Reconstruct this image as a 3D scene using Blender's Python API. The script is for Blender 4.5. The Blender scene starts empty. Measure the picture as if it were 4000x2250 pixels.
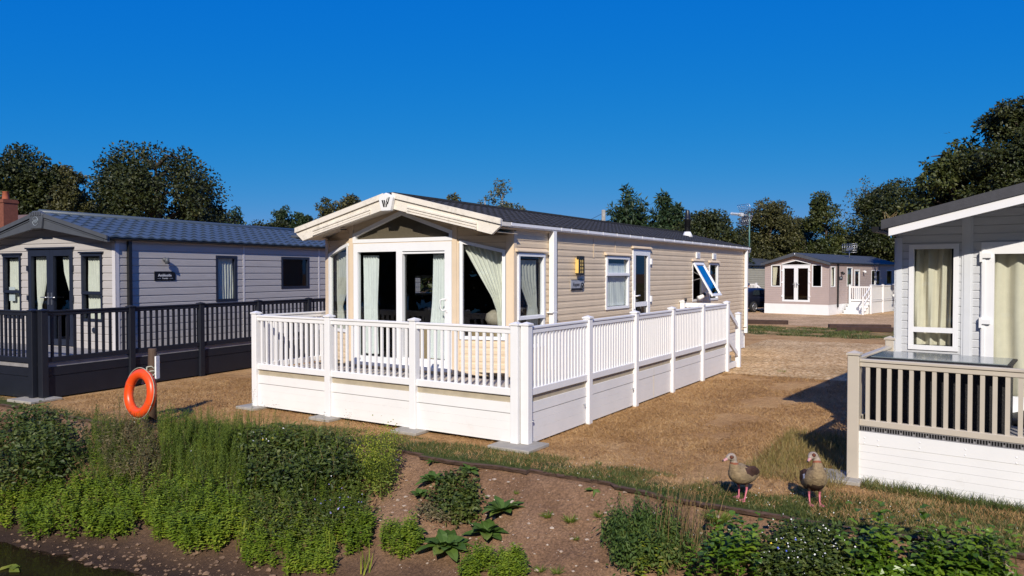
import bpy, bmesh, math, random
import numpy as np
from mathutils import Vector, Matrix, noise as mnoise
R_ = math.radians
rng = np.random.default_rng(7)
random.seed(7)
scene = bpy.context.scene
COL = scene.collection

# ---------------------------------------------------------------- camera, sky, sun, exposure
CAM_LOC = Vector((5.3768, -8.7550, 2.4)); CAM_YAW = -0.56791; CAM_PITCH = -0.02001; FOC = 2914.3 / 4000.0
cd = bpy.data.cameras.new("camera"); cam = bpy.data.objects.new("camera", cd); COL.objects.link(cam)
cd.sensor_fit = 'HORIZONTAL'; cd.sensor_width = 36.0; cd.lens = 36.0 * FOC
cd.clip_start = 0.05; cd.clip_end = 3000
cam.location = CAM_LOC
cam.rotation_euler = (math.pi / 2 + CAM_PITCH, 0.0, -CAM_YAW)
scene.camera = cam
SUN_EL = R_(33.0); SUN_AZ = R_(154.0)           # azimuth measured clockwise from +Y, towards the sun
to_sun = Vector((math.sin(SUN_AZ) * math.cos(SUN_EL), math.cos(SUN_AZ) * math.cos(SUN_EL), math.sin(SUN_EL)))
w = bpy.data.worlds.new("World"); scene.world = w; w.use_nodes = True
nt = w.node_tree; bg = nt.nodes['Background']
sky = nt.nodes.new('ShaderNodeTexSky'); sky.sky_type = 'NISHITA'; sky.sun_disc = False
sky.sun_elevation = SUN_EL; sky.sun_rotation = SUN_AZ
sky.air_density = 1.0; sky.dust_density = 0.25; sky.ozone_density = 4.0; sky.altitude = 200
# the camera rendered this clear sky as a deep, even blue: grade the three channels of the sky colour
SKY_S = 0.085
sp_ = nt.nodes.new('ShaderNodeSeparateColor'); cb_ = nt.nodes.new('ShaderNodeCombineColor'); nt.links.new(sky.outputs[0], sp_.inputs[0])
for ch, (ref, val, ex, top) in enumerate(((.40, .058, 2.85, .47), (.237, .149, .60, 1.2), (.50, .57, .05, 1.5))):
    last = sp_.outputs[ch]
    for op, v in (('MULTIPLY', SKY_S / ref), ('MINIMUM', top / ref), ('POWER', ex), ('MULTIPLY', val / SKY_S)):
        q = nt.nodes.new('ShaderNodeMath'); q.operation = op; nt.links.new(last, q.inputs[0]); q.inputs[1].default_value = v; last = q.outputs[0]
    nt.links.new(last, cb_.inputs[ch])
nt.links.new(cb_.outputs[0], bg.inputs['Color'])
bg.inputs['Strength'].default_value = SKY_S
sl = bpy.data.lights.new("sun", 'SUN'); sl.energy = 4.6; sl.angle = R_(0.5); sl.color = (1.0, 0.925, 0.82)
so = bpy.data.objects.new("sun", sl); COL.objects.link(so)
so.rotation_euler = (-to_sun).to_track_quat('-Z', 'Y').to_euler(); so.location = (20, -30, 30)
scene.view_settings.view_transform = 'Standard'; scene.view_settings.look = 'None'
scene.view_settings.exposure = 0.15; scene.view_settings.gamma = 1.0; scene.view_settings.use_curve_mapping = False
try:
    scene.cycles.use_denoising = True; scene.cycles.denoiser = 'OPENIMAGEDENOISE'
except Exception:
    pass
scene.cycles.max_bounces = 8; scene.cycles.transparent_max_bounces = 24
scene.cycles.sample_clamp_indirect = 6.0

# ---------------------------------------------------------------- helpers
def srgb(r, g, b):
    f = lambda c: (c / 255 / 12.92) if c / 255 <= 0.04045 else ((c / 255 + 0.055) / 1.055) ** 2.4
    return (f(r), f(g), f(b))

def mat(name, col, rough=0.6, var=0.12, scale=6.0, bump=0.0, bscale=60.0, spec=0.4, metal=0.0, col2=None, stretch=None, dirt=None, coat=0.0, emit=None, backface=None):
    """noise-varied principled surface in object space"""
    m = bpy.data.materials.new(name); m.use_nodes = True
    t = m.node_tree; N = t.nodes; L = t.links; p = N['Principled BSDF']
    p.inputs['Roughness'].default_value = rough; p.inputs['Metallic'].default_value = metal
    p.inputs['Specular IOR Level'].default_value = spec
    if coat: p.inputs['Coat Weight'].default_value = coat; p.inputs['Coat Roughness'].default_value = 0.08
    tc = N.new('ShaderNodeTexCoord'); mp = N.new('ShaderNodeMapping'); L.new(tc.outputs['Object'], mp.inputs[0])
    if stretch: mp.inputs['Scale'].default_value = stretch
    nz = N.new('ShaderNodeTexNoise'); nz.inputs['Scale'].default_value = scale; nz.inputs['Detail'].default_value = 6; nz.inputs['Roughness'].default_value = 0.6
    L.new(mp.outputs[0], nz.inputs['Vector'])
    rp = N.new('ShaderNodeValToRGB'); rp.color_ramp.elements[0].position = 0.3; rp.color_ramp.elements[1].position = 0.7
    c2 = col2 if col2 else tuple(c * (1 - var) for c in col)
    c1 = col if col2 else tuple(min(1, c * (1 + var * 0.6)) for c in col)
    rp.color_ramp.elements[0].color = (*c2, 1); rp.color_ramp.elements[1].color = (*c1, 1)
    L.new(nz.outputs['Fac'], rp.inputs[0]); out = rp.outputs[0]
    if dirt:                                        # dirt = (colour, scale, threshold, amount): patches with a shape of their own
        n2 = N.new('ShaderNodeTexNoise'); n2.inputs['Scale'].default_value = dirt[1]; n2.inputs['Detail'].default_value = 8; n2.inputs['Roughness'].default_value = 0.72
        L.new(tc.outputs['Object'], n2.inputs['Vector'])
        r2 = N.new('ShaderNodeValToRGB'); r2.color_ramp.elements[0].position = dirt[2]; r2.color_ramp.elements[1].position = min(1, dirt[2] + 0.2)
        r2.color_ramp.elements[0].color = (0, 0, 0, 1); r2.color_ramp.elements[1].color = (dirt[3],) * 3 + (1,)
        L.new(n2.outputs['Fac'], r2.inputs[0])
        mx = N.new('ShaderNodeMixRGB'); L.new(r2.outputs[0], mx.inputs[0]); L.new(out, mx.inputs[1]); mx.inputs[2].default_value = (*dirt[0], 1)
        out = mx.outputs[0]
    L.new(out, p.inputs['Base Color'])
    if bump:
        bn = N.new('ShaderNodeTexNoise'); bn.inputs['Scale'].default_value = bscale; bn.inputs['Detail'].default_value = 5
        L.new(mp.outputs[0], bn.inputs['Vector'])
        bp = N.new('ShaderNodeBump'); bp.inputs['Strength'].default_value = bump; bp.inputs['Distance'].default_value = 0.02
        L.new(bn.outputs['Fac'], bp.inputs['Height']); L.new(bp.outputs[0], p.inputs['Normal'])
    if emit: p.inputs['Emission Color'].default_value = (*emit[0], 1); p.inputs['Emission Strength'].default_value = emit[1]
    return m

def leafmat(name, cols, rough=0.5, trans=0.25, spec=0.35, nscale=0.35):
    """leaf: colour differs from leaf to leaf and from clump to clump; some light passes through"""
    m = bpy.data.materials.new(name); m.use_nodes = True
    t = m.node_tree; N = t.nodes; L = t.links; p = N['Principled BSDF']
    g = N.new('ShaderNodeNewGeometry'); rp = N.new('ShaderNodeValToRGB')
    e = rp.color_ramp.elements
    e[0].color = (*cols[0], 1); e[1].color = (*cols[-1], 1)
    for i, c in enumerate(cols[1:-1]):
        k = e.new((i + 1) / (len(cols) - 1)); k.color = (*c, 1)
    tc = N.new('ShaderNodeTexCoord'); nz = N.new('ShaderNodeTexNoise'); nz.inputs['Scale'].default_value = nscale; nz.inputs['Detail'].default_value = 3
    L.new(tc.outputs['Object'], nz.inputs['Vector'])
    a = N.new('ShaderNodeMath'); a.operation = 'MULTIPLY_ADD'; L.new(g.outputs['Random Per Island'], a.inputs[0]); a.inputs[1].default_value = 0.55
    b = N.new('ShaderNodeMath'); b.operation = 'MULTIPLY_ADD'; L.new(nz.outputs['Fac'], b.inputs[0]); b.inputs[1].default_value = 1.3; b.inputs[2].default_value = -0.42
    L.new(b.outputs[0], a.inputs[2]); L.new(a.outputs[0], rp.inputs[0])
    L.new(rp.outputs[0], p.inputs['Base Color']); p.inputs['Roughness'].default_value = rough; p.inputs['Specular IOR Level'].default_value = spec
    tr = N.new('ShaderNodeBsdfTranslucent'); L.new(rp.outputs[0], tr.inputs['Color'])
    mx = N.new('ShaderNodeMixShader'); mx.inputs[0].default_value = trans
    L.new(p.outputs[0], mx.inputs[1]); L.new(tr.outputs[0], mx.inputs[2]); L.new(mx.outputs[0], N['Material Output'].inputs['Surface'])
    return m

def glassmat(name, tint=(0.9, 0.95, 0.95), refl=1.0, rough=0.0):
    """thin pane: clear with a fresnel mirror on top"""
    m = bpy.data.materials.new(name); m.use_nodes = True
    t = m.node_tree; N = t.nodes; L = t.links; N.remove(N['Principled BSDF'])
    tr = N.new('ShaderNodeBsdfTransparent'); tr.inputs['Color'].default_value = (*tint, 1)
    gl = N.new('ShaderNodeBsdfGlossy'); gl.inputs['Roughness'].default_value = rough
    ge = N.new('ShaderNodeNewGeometry'); dt = N.new('ShaderNodeVectorMath'); dt.operation = 'DOT_PRODUCT'; L.new(ge.outputs['Normal'], dt.inputs[0]); L.new(ge.outputs['Incoming'], dt.inputs[1])
    def mth(op, x, y):
        q = N.new('ShaderNodeMath'); q.operation = op; q.use_clamp = True
        for i, v in enumerate((x, y)):
            if isinstance(v, (int, float)): q.inputs[i].default_value = v
            else: L.new(v, q.inputs[i])
        return q
    ab = N.new('ShaderNodeMath'); ab.operation = 'ABSOLUTE'; L.new(dt.outputs['Value'], ab.inputs[0])
    pw = mth('POWER', mth('SUBTRACT', 1.0, ab.outputs[0]).outputs[0], 5.0)     # schlick, the same from both sides of the pane
    mu = mth('ADD', mth('MULTIPLY', pw.outputs[0], .9).outputs[0], .07 * refl)
    mx = N.new('ShaderNodeMixShader'); L.new(mu.outputs[0], mx.inputs[0]); L.new(tr.outputs[0], mx.inputs[1]); L.new(gl.outputs[0], mx.inputs[2])
    L.new(mx.outputs[0], N['Material Output'].inputs['Surface'])
    return m

class Fr:
    """a building's own frame: x to its right, y to its back, z up"""
    def __init__(s, o, yaw_deg):
        s.o = Vector(o); s.yaw = R_(yaw_deg); s.m = Matrix.Rotation(-s.yaw, 4, 'Z')
    def w(s, p): return s.o + s.m @ Vector(p)
W0 = Fr((0, 0, 0), 0)

class MB:
    def __init__(s): s.v = []; s.f = []; s.mi = []; s.cur = 0; s.smooth = []; s.sm = False
    def add(s, vs, fs):
        n = len(s.v); s.v += [tuple(v) for v in vs]
        for f in fs: s.f.append([i + n for i in f]); s.mi.append(s.cur); s.smooth.append(s.sm)
    def box(s, x0, x1, y0, y1, z0, z1):
        vs = [(x, y, z) for z in (z0, z1) for y in (y0, y1) for x in (x0, x1)]
        s.add(vs, [(0, 2, 3, 1), (4, 5, 7, 6), (0, 1, 5, 4), (2, 6, 7, 3), (0, 4, 6, 2), (1, 3, 7, 5)])
    def obox(s, c, ax, ay, az):                     # centre and three half-extent vectors
        c, ax, ay, az = map(Vector, (c, ax, ay, az))
        vs = [c + ax * i + ay * j + az * k for k in (-1, 1) for j in (-1, 1) for i in (-1, 1)]
        s.add(vs, [(0, 2, 3, 1), (4, 5, 7, 6), (0, 1, 5, 4), (2, 6, 7, 3), (0, 4, 6, 2), (1, 3, 7, 5)])
    def beam(s, a, b, wd, ht, up=(0, 0, 1)):
        a, b = Vector(a), Vector(b); d = (b - a); l = d.length; d.normalize(); up = Vector(up)
        sd = d.cross(up)
        if sd.length < 1e-5: sd = Vector((1, 0, 0))
        sd.normalize(); u2 = sd.cross(d)
        s.obox((a + b) / 2, d * (l / 2), sd * (wd / 2), u2 * (ht / 2))
    def quad(s, a, b, c, d): s.add([a, b, c, d], [(0, 1, 2, 3)])
    def poly(s, pts): s.add(pts, [tuple(range(len(pts)))])
    def prism(s, pts, d):                           # planar polygon pushed along d
        d = Vector(d); n = len(pts); a = [Vector(p) for p in pts]; b = [p + d for p in a]
        fs = [tuple(range(n))[::-1], tuple(range(n, 2 * n))] + [(i, (i + 1) % n, n + (i + 1) % n, n + i) for i in range(n)]
        s.add(a + b, fs)
    def tube(s, pts, r, n=8, cap=True):
        pts = [Vector(p) for p in pts]; m = len(pts); rs = r if isinstance(r, (list, tuple)) else [r] * m
        sm, s.sm = s.sm, True
        vs = []; ref = None
        for i, p in enumerate(pts):
            d = (pts[min(i + 1, m - 1)] - pts[max(i - 1, 0)]).normalized()
            if ref is None or abs(ref.dot(d)) > 0.98: ref = Vector((0, 0, 1)) if abs(d.z) < 0.9 else Vector((1, 0, 0))
            u = d.cross(ref).normalized(); v = u.cross(d); ref = -v if False else ref
            for k in range(n):
                a = 2 * math.pi * k / n; vs.append(p + (u * math.cos(a) + v * math.sin(a)) * rs[i])
        fs = [(i * n + k, i * n + (k + 1) % n, (i + 1) * n + (k + 1) % n, (i + 1) * n + k) for i in range(m - 1) for k in range(n)]
        if cap: fs += [tuple(range(n))[::-1], tuple(range((m - 1) * n, m * n))]
        s.add(vs, fs); s.sm = sm
    def lathe(s, c, prof, n=16, axis=(0, 0, 1)):    # prof: (radius, height)
        ax = Vector(axis).normalized(); s.tube([Vector(c) + ax * h for r, h in prof], [max(r, 1e-4) for r, h in prof], n)
    def build(s, name, m=None, parent=None, off=None):
        me = bpy.data.meshes.new(name)
        o_ = off if off is not None else (OFF.get(parent.name) if parent else Vector((0, 0, 0)))
        me.from_pydata([(v[0] - o_.x, v[1] - o_.y, v[2] - o_.z) for v in s.v], [], s.f)
        ms = m if isinstance(m, (list, tuple)) else [m]
        for k in ms: me.materials.append(k)
        if len(ms) > 1: me.polygons.foreach_set('material_index', s.mi)
        me.polygons.foreach_set('use_smooth', s.smooth)
        me.validate(); me.update()
        o = bpy.data.objects.new(name, me); COL.objects.link(o)
        if parent: o.parent = parent; OFF[o.name] = o_
        return o
OFF = {}
def tag(o, label=None, cat=None, group=None, kind=None):
    if label: o['label'] = label
    if cat: o['category'] = cat
    if group: o['group'] = group
    if kind: o['kind'] = kind
    return o
def thing(name, label, cat, fr=W0, base=(0, 0, 0), group=None):
    o = bpy.data.objects.new(name, None); COL.objects.link(o); o.empty_display_size = 0.2
    o.location = fr.w(base); o.rotation_euler = (0, 0, -fr.yaw); OFF[o.name] = Vector(base)
    return tag(o, label, cat, group)
def solo(name, mb, m, label, cat, fr=W0, base=(0, 0, 0), group=None, kind=None):
    o = mb.build(name, m, off=Vector(base)); o.location = fr.w(base); o.rotation_euler = (0, 0, -fr.yaw)
    return tag(o, label, cat, group, kind)
def bevel(o, wd=0.006, seg=1):
    b = o.modifiers.new('bevel', 'BEVEL'); b.width = wd; b.segments = seg; b.limit_method = 'ANGLE'; return o
def npmesh(name, V, F, m, parent=None, off=None, mi=None, smooth=False):
    """mesh straight from numpy arrays; F is (n,3) or (n,4)"""
    me = bpy.data.meshes.new(name); V = np.asarray(V, np.float32); F = np.asarray(F, np.int32)
    o_ = off if off is not None else (OFF.get(parent.name) if parent else Vector((0, 0, 0)))
    V = V - np.array(o_, np.float32)
    k = F.shape[1]
    me.vertices.add(len(V)); me.vertices.foreach_set('co', V.ravel())
    me.loops.add(F.size); me.loops.foreach_set('vertex_index', F.ravel())
    me.polygons.add(len(F)); me.polygons.foreach_set('loop_start', np.arange(0, F.size, k, dtype=np.int32))
    for mm in (m if isinstance(m, (list, tuple)) else [m]): me.materials.append(mm)
    if mi is not None: me.polygons.foreach_set('material_index', np.asarray(mi, np.int32))
    me.polygons.foreach_set('use_smooth', np.full(len(F), smooth))
    me.update(calc_edges=True)
    o = bpy.data.objects.new(name, me); COL.objects.link(o)
    if parent: o.parent = parent; OFF[o.name] = o_
    return o
def text_mesh(s, size, m, name, parent, origin, U, V, depth=0.004, bold=0.0, shear=0.0):
    """flat lettering laid at origin along U (reading direction) and V (up)"""
    c = bpy.data.curves.new(name, 'FONT'); c.body = s; c.size = size; c.extrude = depth; c.offset = bold; c.shear = shear
    c.align_x = 'CENTER'; c.align_y = 'CENTER'; c.resolution_u = 3
    t = bpy.data.objects.new(name, c); COL.objects.link(t)
    dg = bpy.context.evaluated_depsgraph_get(); me = bpy.data.meshes.new_from_object(t.evaluated_get(dg))
    COL.objects.unlink(t); bpy.data.objects.remove(t)
    U = Vector(U).normalized(); V = Vector(V).normalized(); Nn = U.cross(V); o_ = OFF[parent.name]
    for v in me.vertices: v.co = Vector(origin) - o_ + U * v.co.x + V * v.co.y + Nn * v.co.z
    me.materials.clear(); me.materials.append(m)
    o = bpy.data.objects.new(name, me); COL.objects.link(o); o.parent = parent; OFF[o.name] = o_
    return o

class Pl:
    """a wall plane: u along the wall (left to right seen from outside), z up, n outwards"""
    def __init__(s, a, b):
        s.a = Vector((a[0], a[1], 0)); b = Vector((b[0], b[1], 0)); s.U = (b - s.a); s.len = s.U.length; s.U.normalize()
        s.N = Vector((s.U.y, -s.U.x, 0))
    def p(s, u, z, n=0.0): return s.a + s.U * u + s.N * n + Vector((0, 0, z))
    def box(s, mb, u0, u1, z0, z1, n0, n1):
        c = s.p((u0 + u1) / 2, (z0 + z1) / 2, (n0 + n1) / 2)
        mb.obox(c, s.U * (abs(u1 - u0) / 2), -s.N * (abs(n1 - n0) / 2), Vector((0, 0, abs(z1 - z0) / 2)))
    def bar(s, mb, u0, z0, u1, z1, wd, n0, n1):      # bar lying in the wall plane
        a = s.p(u0, z0, (n0 + n1) / 2); b = s.p(u1, z1, (n0 + n1) / 2); mb.beam(a, b, abs(n1 - n0), wd, up=s.N.cross((b - a).normalized()))

def clip(poly, fn):                                 # keep fn(u,z) >= 0
    out = []
    for i in range(len(poly)):
        a, b = poly[i], poly[(i + 1) % len(poly)]; fa, fb = fn(*a), fn(*b)
        if fa >= 0: out.append(a)
        if (fa > 0) != (fb > 0) and abs(fa - fb) > 1e-9:
            t = fa / (fa - fb); out.append((a[0] + (b[0] - a[0]) * t, a[1] + (b[1] - a[1]) * t))
    return out
def cladding(mb, pl, u0, u1, z0, top, openings, pitch=0.12, prof=((0, .016), (.58, .014), (.68, .004), (1, .004)), zref=0.0):
    """lapped boards with real steps; top is a number or a list of (u,z) giving the roof line; openings: (u0,u1,z0,ztop_left,ztop_right)"""
    roof = [(u0, top), (u1, top)] if not isinstance(top, (list, tuple)) else list(top)
    cuts = sorted({u0, u1, *[o[0] for o in openings], *[o[1] for o in openings], *[r[0] for r in roof if u0 < r[0] < u1]})
    def line(pts, u):
        for (a, za), (b, zb) in zip(pts, pts[1:]):
            if a - 1e-6 <= u <= b + 1e-6: return (zb - za) / (b - a), za - (zb - za) / (b - a) * a
        return 0, pts[-1][1]
    for ca, cb in zip(cuts, cuts[1:]):
        if cb - ca < 1e-5: continue
        mid = (ca + cb) / 2; s_, c_ = line(roof, mid)
        seg = [((0, z0), None)]
        lo = (0.0, z0); parts = []
        for o in sorted([o for o in openings if o[0] < mid < o[1]], key=lambda o: o[2]):
            parts.append((lo, (0.0, o[2]))); k = (o[4] - o[3]) / (o[1] - o[0]); lo = (k, o[3] - k * o[0])
        parts.append((lo, (s_, c_)))
        for (ls, lc), (hs_, hc) in parts:
            zmin = min(ls * ca + lc, ls * cb + lc); zmax = max(hs_ * ca + hc, hs_ * cb + hc)
            k = math.floor((zmin - zref) / pitch)
            while zref + k * pitch < zmax:
                zb = zref + k * pitch; k += 1
                for (ta, na), (tb, nb) in zip(prof, prof[1:]):
                    q = [(ca, zb + ta * pitch), (cb, zb + ta * pitch), (cb, zb + tb * pitch), (ca, zb + tb * pitch)]
                    q = clip(clip(q, lambda u, z: z - (ls * u + lc)), lambda u, z: (hs_ * u + hc) - z)
                    if len(q) >= 3 and max(p[1] for p in q) - min(p[1] for p in q) > 1e-5:
                        mb.poly([pl.p(u, z, na + (nb - na) * ((z - zb) / pitch - ta) / (tb - ta)) for u, z in q])
                if zb > zmin + 1e-4 and zb < min(hs_ * ca + hc, hs_ * cb + hc) and zb > max(ls * ca + lc, ls * cb + lc):   # underside of the lap
                    mb.quad(pl.p(ca, zb, prof[-1][1]), pl.p(cb, zb, prof[-1][1]), pl.p(cb, zb, prof[0][1]), pl.p(ca, zb, prof[0][1]))

def window(parent, pl, u0, u1, z0, zl, zr=None, fm=None, gm=None, mid=None, fw=0.055, n0=-0.04, n1=0.03, name='window', sash_n=0.045, bars=(), hood=None, sash_top=False):
    """frame with mitred-looking bars, an opening sash that stands proud, a pane behind"""
    zr = zl if zr is None else zr
    mb = MB()
    pl.box(mb, u0, u1, z0, z0 + fw, n0, n1)
    pl.bar(mb, u0, zl - fw / 2, u1, zr - fw / 2, fw, n0, n1)
    pl.box(mb, u0, u0 + fw, z0 + fw, zl - fw * 0.6, n0, n1 - .002); pl.box(mb, u1 - fw, u1, z0 + fw, zr - fw * 0.6, n0, n1 - .002)
    if mid: pl.box(mb, u0 + fw, u1 - fw, mid - fw * .55, mid + fw * .55, n0, n1 - .004)
    if sash_top and mid:                             # raised opening light
        a, b, c, d = u0 + .012, u1 - .012, mid - .03, zl - .012
        for q in ((a, b, c, c + .05), (a, b, d - .05, d)): pl.box(mb, *q, n1 - .01, sash_n)
        for q in ((a, a + .05, c + .05, d - .05), (b - .05, b, c + .05, d - .05)): pl.box(mb, *q, n1 - .01, sash_n - .002)
    for q in bars: pl.box(mb, *q, n0, n1 - .006)
    f = mb.build(name, fm, parent); 
    g = MB(); i = fw * .8
    g.poly([pl.p(u0 + i, z0 + i, -.012), pl.p(u1 - i, z0 + i, -.012), pl.p(u1 - i, zr - i, -.012), pl.p(u0 + i, zl - i, -.012)])
    g.build('pane', gm, f)
    return f

def curtain(label, pl, rows, m, fr, nb=-0.14, amp=0.022, folds=7, group='curtains', ncols=44, name='curtain'):
    """hanging cloth with folds; rows: (z, u0, u1) from the top down"""
    rows = np.array(rows, float); zs = np.linspace(0, 1, 26); t = np.linspace(0, 1, len(rows))
    V = []; 
    for k in zs:
        z, a, b = (np.interp(k, t, rows[:, j]) for j in range(3))
        for c in np.linspace(0, 1, ncols):
            n = nb + amp * math.sin(c * folds * 2 * math.pi + 0.7 * math.sin(k * 3 + c * 5)) + 0.006 * math.sin(c * folds * 5.3 * math.pi + k * 4)
            V.append(pl.p(a + (b - a) * c, z, n))
    F = [(i * ncols + j, i * ncols + j + 1, (i + 1) * ncols + j + 1, (i + 1) * ncols + j) for i in range(25) for j in range(ncols - 1)]
    base = pl.p((rows[0, 1] + rows[0, 2]) / 2, rows[-1, 0], nb)
    o = npmesh(name, [tuple(v) for v in V], F, m, off=base, smooth=True); o.location = fr.w(base); o.rotation_euler = (0, 0, -fr.yaw)
    return tag(o, label, 'curtain', group)

def roof_tiles(mb, side, xc, xe, zc, ze, y0, y1, period=0.2, courses=7, amp=0.016, lift=0.022, res=8):
    """one slope of wavy interlocking tiles: courses step down the slope, each with its own lower edge"""
    ny = max(2, int((y1 - y0) / period * res)); ys = np.linspace(y0, y1, ny + 1)
    mb.sm = False
    for c in range(courses):
        t0, t1 = c / courses, (c + 1) / courses
        rows = []
        for t, h in ((t0, 0.0), (t0 + (t1 - t0) * .6, lift * .6), (t1, lift), (t1 + 0.001, 0.0)):
            x = xc + (xe - xc) * t; z = zc + (ze - zc) * t
            ph = (ys / period) % 1.0
            wv = amp * np.where(ph < .62, np.sin(ph / .62 * math.pi), -0.35 * np.sin((ph - .62) / .38 * math.pi))
            sc = 1.0 if h > 0 or t == t0 else 0.35
            rows.append([(x, y, z + h + (wv[i] * sc)) for i, y in enumerate(ys)])
        n = len(mb.v); vs = [v for r in rows for v in r]; fs = []
        for r in range(3):
            for i in range(ny):
                q = (r * (ny + 1) + i, r * (ny + 1) + i + 1, (r + 1) * (ny + 1) + i + 1, (r + 1) * (ny + 1) + i)
                fs.append(q if side < 0 else q[::-1])
        mb.add(vs, fs)

def ray_dir(px, py):                                # source-photo pixel (4000 x 2250) to a direction
    cy, sy, cp, sp = math.cos(CAM_YAW), math.sin(CAM_YAW), math.cos(CAM_PITCH), math.sin(CAM_PITCH)
    F = Vector((sy * cp, cy * cp, sp)); Rr = Vector((cy, -sy, 0)); Uu = Rr.cross(F)
    return F + Rr * ((px - 2000) / 2914.3) - Uu * ((py - 1125) / 2914.3)
def at_dist(px, py, d):                              # the point seen at that pixel d metres away along the ground
    v = ray_dir(px, py); v = v / math.hypot(v.x, v.y); return CAM_LOC + v * d
# ---------------------------------------------------------------- materials
WHITE = mat('white_plastic', (.80, .79, .78), .38, .03, 3, spec=.45, dirt=((.55, .5, .42), 5, .62, .35))
WHITE2 = mat('white_board', (.80, .79, .77), .45, .04, 2, dirt=((.5, .44, .36), 3, .6, .3))
CREAM = mat('cream_cladding', (.67, .535, .37), .5, .07, 2.5, bump=.08, bscale=90, dirt=((.74, .62, .46), 2.2, .58, .5))
CREAMTRIM = mat('cream_trim', (.70, .56, .40), .45, .05, 4)
FASCIA = mat('weathered_cream_fascia', (.78, .72, .62), .55, .06, 4, bump=.05, dirt=((.33, .30, .24), 7, .52, .6))
SOFFIT = mat('soffit', (.62, .55, .44), .6, .06, 3)
UPVC = mat('window_plastic', (.80, .80, .80), .32, .03, 3, spec=.5)
ROOFDARK = mat('dark_tiles', (.046, .044, .042), .7, .3, 9, bump=.3, bscale=140, spec=.22, dirt=((.09, .09, .085), 16, .55, .5))
ROOFBLUE = mat('blue_grey_tiles', (.058, .078, .100), .4, .15, 6, bump=.1, bscale=160, spec=.55)
ROOFGREY = mat('grey_tiles', (.055, .062, .068), .5, .2, 6, spec=.45)
SLATE = mat('slate_roof_edge', (.055, .055, .062), .6, .15, 12, bump=.15, bscale=120)
ANTHRA = mat('anthracite_plastic', (.0145, .0165, .024), .42, .15, 4, spec=.4)
ANTHRA2 = mat('anthracite_frame', (.018, .023, .040), .4, .12, 4, spec=.45)
GREYFASC = mat('grey_fascia', (.075, .082, .095), .5, .12, 5, bump=.08, spec=.4)
LILAC = mat('pale_lilac_cladding', (.44, .415, .40), .55, .06, 2, bump=.25, bscale=40, stretch=(1, 1, 8))
PALEGREY = mat('pale_grey_cladding', (.55, .56, .57), .55, .05, 2, bump=.2, bscale=45, stretch=(1, 1, 8))
MAUVE = mat('mauve_cladding', (.43, .345, .315), .55, .06, 2)
SAGE = mat('sage_cream_cladding', (.42, .40, .32), .6, .06, 2)
TAUPE = mat('taupe_plastic', (.52, .46, .375), .42, .05, 4, dirt=((.3, .26, .2), 6, .6, .3))
DECK = mat('deck_boards', (.46, .40, .32), .7, .25, 5, bump=.2, bscale=30, stretch=(1, 8, 1))
DECKGREY = mat('grey_deck_boards', (.26, .25, .25), .7, .2, 5, bump=.2, bscale=30)
BEAM = mat('deck_edge_beam', (.42, .36, .26), .7, .15, 6)
DARKIN = mat('interior_painted_shade', (.030, .022, .017), .7, .3, 3)  # the dimness of the rooms is put into this lining colour
CARPET = mat('brown_carpet', (.045, .033, .025), .95, .2, 20)
NET = mat('net_curtain', (.80, .82, .79), .8, .05, 10)
CLOTH = mat('cream_curtain_cloth', (.74, .73, .64), .85, .08, 8)
CLOTHP = mat('patterned_curtain_cloth', (.55, .54, .47), .85, .1, 9, dirt=((.16, .14, .12), 5.5, .56, .8))
TANSOFA = mat('tan_upholstery', (.42, .30, .17), .9, .12, 10)
GLASS = glassmat('window_glass', (.80, .84, .84), .9)
GLASSDARK = glassmat('tinted_glass', (.12, .12, .11), .75)
GLASSGABLE = glassmat('gable_glass', (.78, .76, .70), .8)
FROST = mat('frosted_table_glass', (.20, .235, .235), .12, .1, 5, spec=.6)
GLASSOPEN = glassmat('obscure_glass', (.30, .33, .34), 11)
GLASSTABLE = glassmat('table_glass', (.45, .52, .54), 1.6)
BLACK = mat('black_metal', (.012, .012, .013), .4, .2, 6, spec=.5)
STEEL = mat('galvanised_steel', (.55, .56, .58), .35, .1, 8, metal=.9)
SILVER = mat('brushed_plate', (.46, .47, .49), .38, .08, 12, metal=.35)
CONC = mat('concrete', (.34, .315, .27), .85, .15, 9, bump=.25, bscale=90)
WOODPOST = mat('weathered_post', (.10, .062, .040), .8, .35, 9, bump=.4, bscale=50, stretch=(1, 1, .15))
SLEEPER = mat('dark_timber', (.055, .030, .022), .85, .35, 5, bump=.4, bscale=30)
ROPE = mat('pale_rope', (.42, .42, .33), .9, .2, 60)
ORANGE = mat('orange_plastic', (.80, .075, .010), .36, .12, 7, spec=.5, dirt=((.55, .05, .02), 9, .6, .45))
BRICK = mat('red_brick', (.19, .065, .04), .85, .25, 12)
RED = mat('red_lens', (.45, .01, .01), .25, .1, 5, spec=.6)
AMBER = mat('amber_glass', (.75, .52, .16), .35, .1, 12, spec=.5)
BLACKPLATE = mat('black_plate', (.008, .009, .012), .22, .1, 5, spec=.6)
LETTER = mat('letter_black', (.012, .012, .014), .5, .1, 5)
LETTERW = mat('letter_silver', (.6, .62, .66), .4, .1, 5)
PLASTICBLACK = mat('black_wicker', (.014, .013, .014), .55, .3, 60, bump=.6, bscale=120)
BARK = mat('tree_bark', (.075, .058, .042), .9, .3, 6, bump=.4, bscale=25, stretch=(1, 1, .25))
BARKPALE = mat('pale_bark', (.30, .29, .26), .85, .3, 8, bump=.2, bscale=25)

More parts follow.
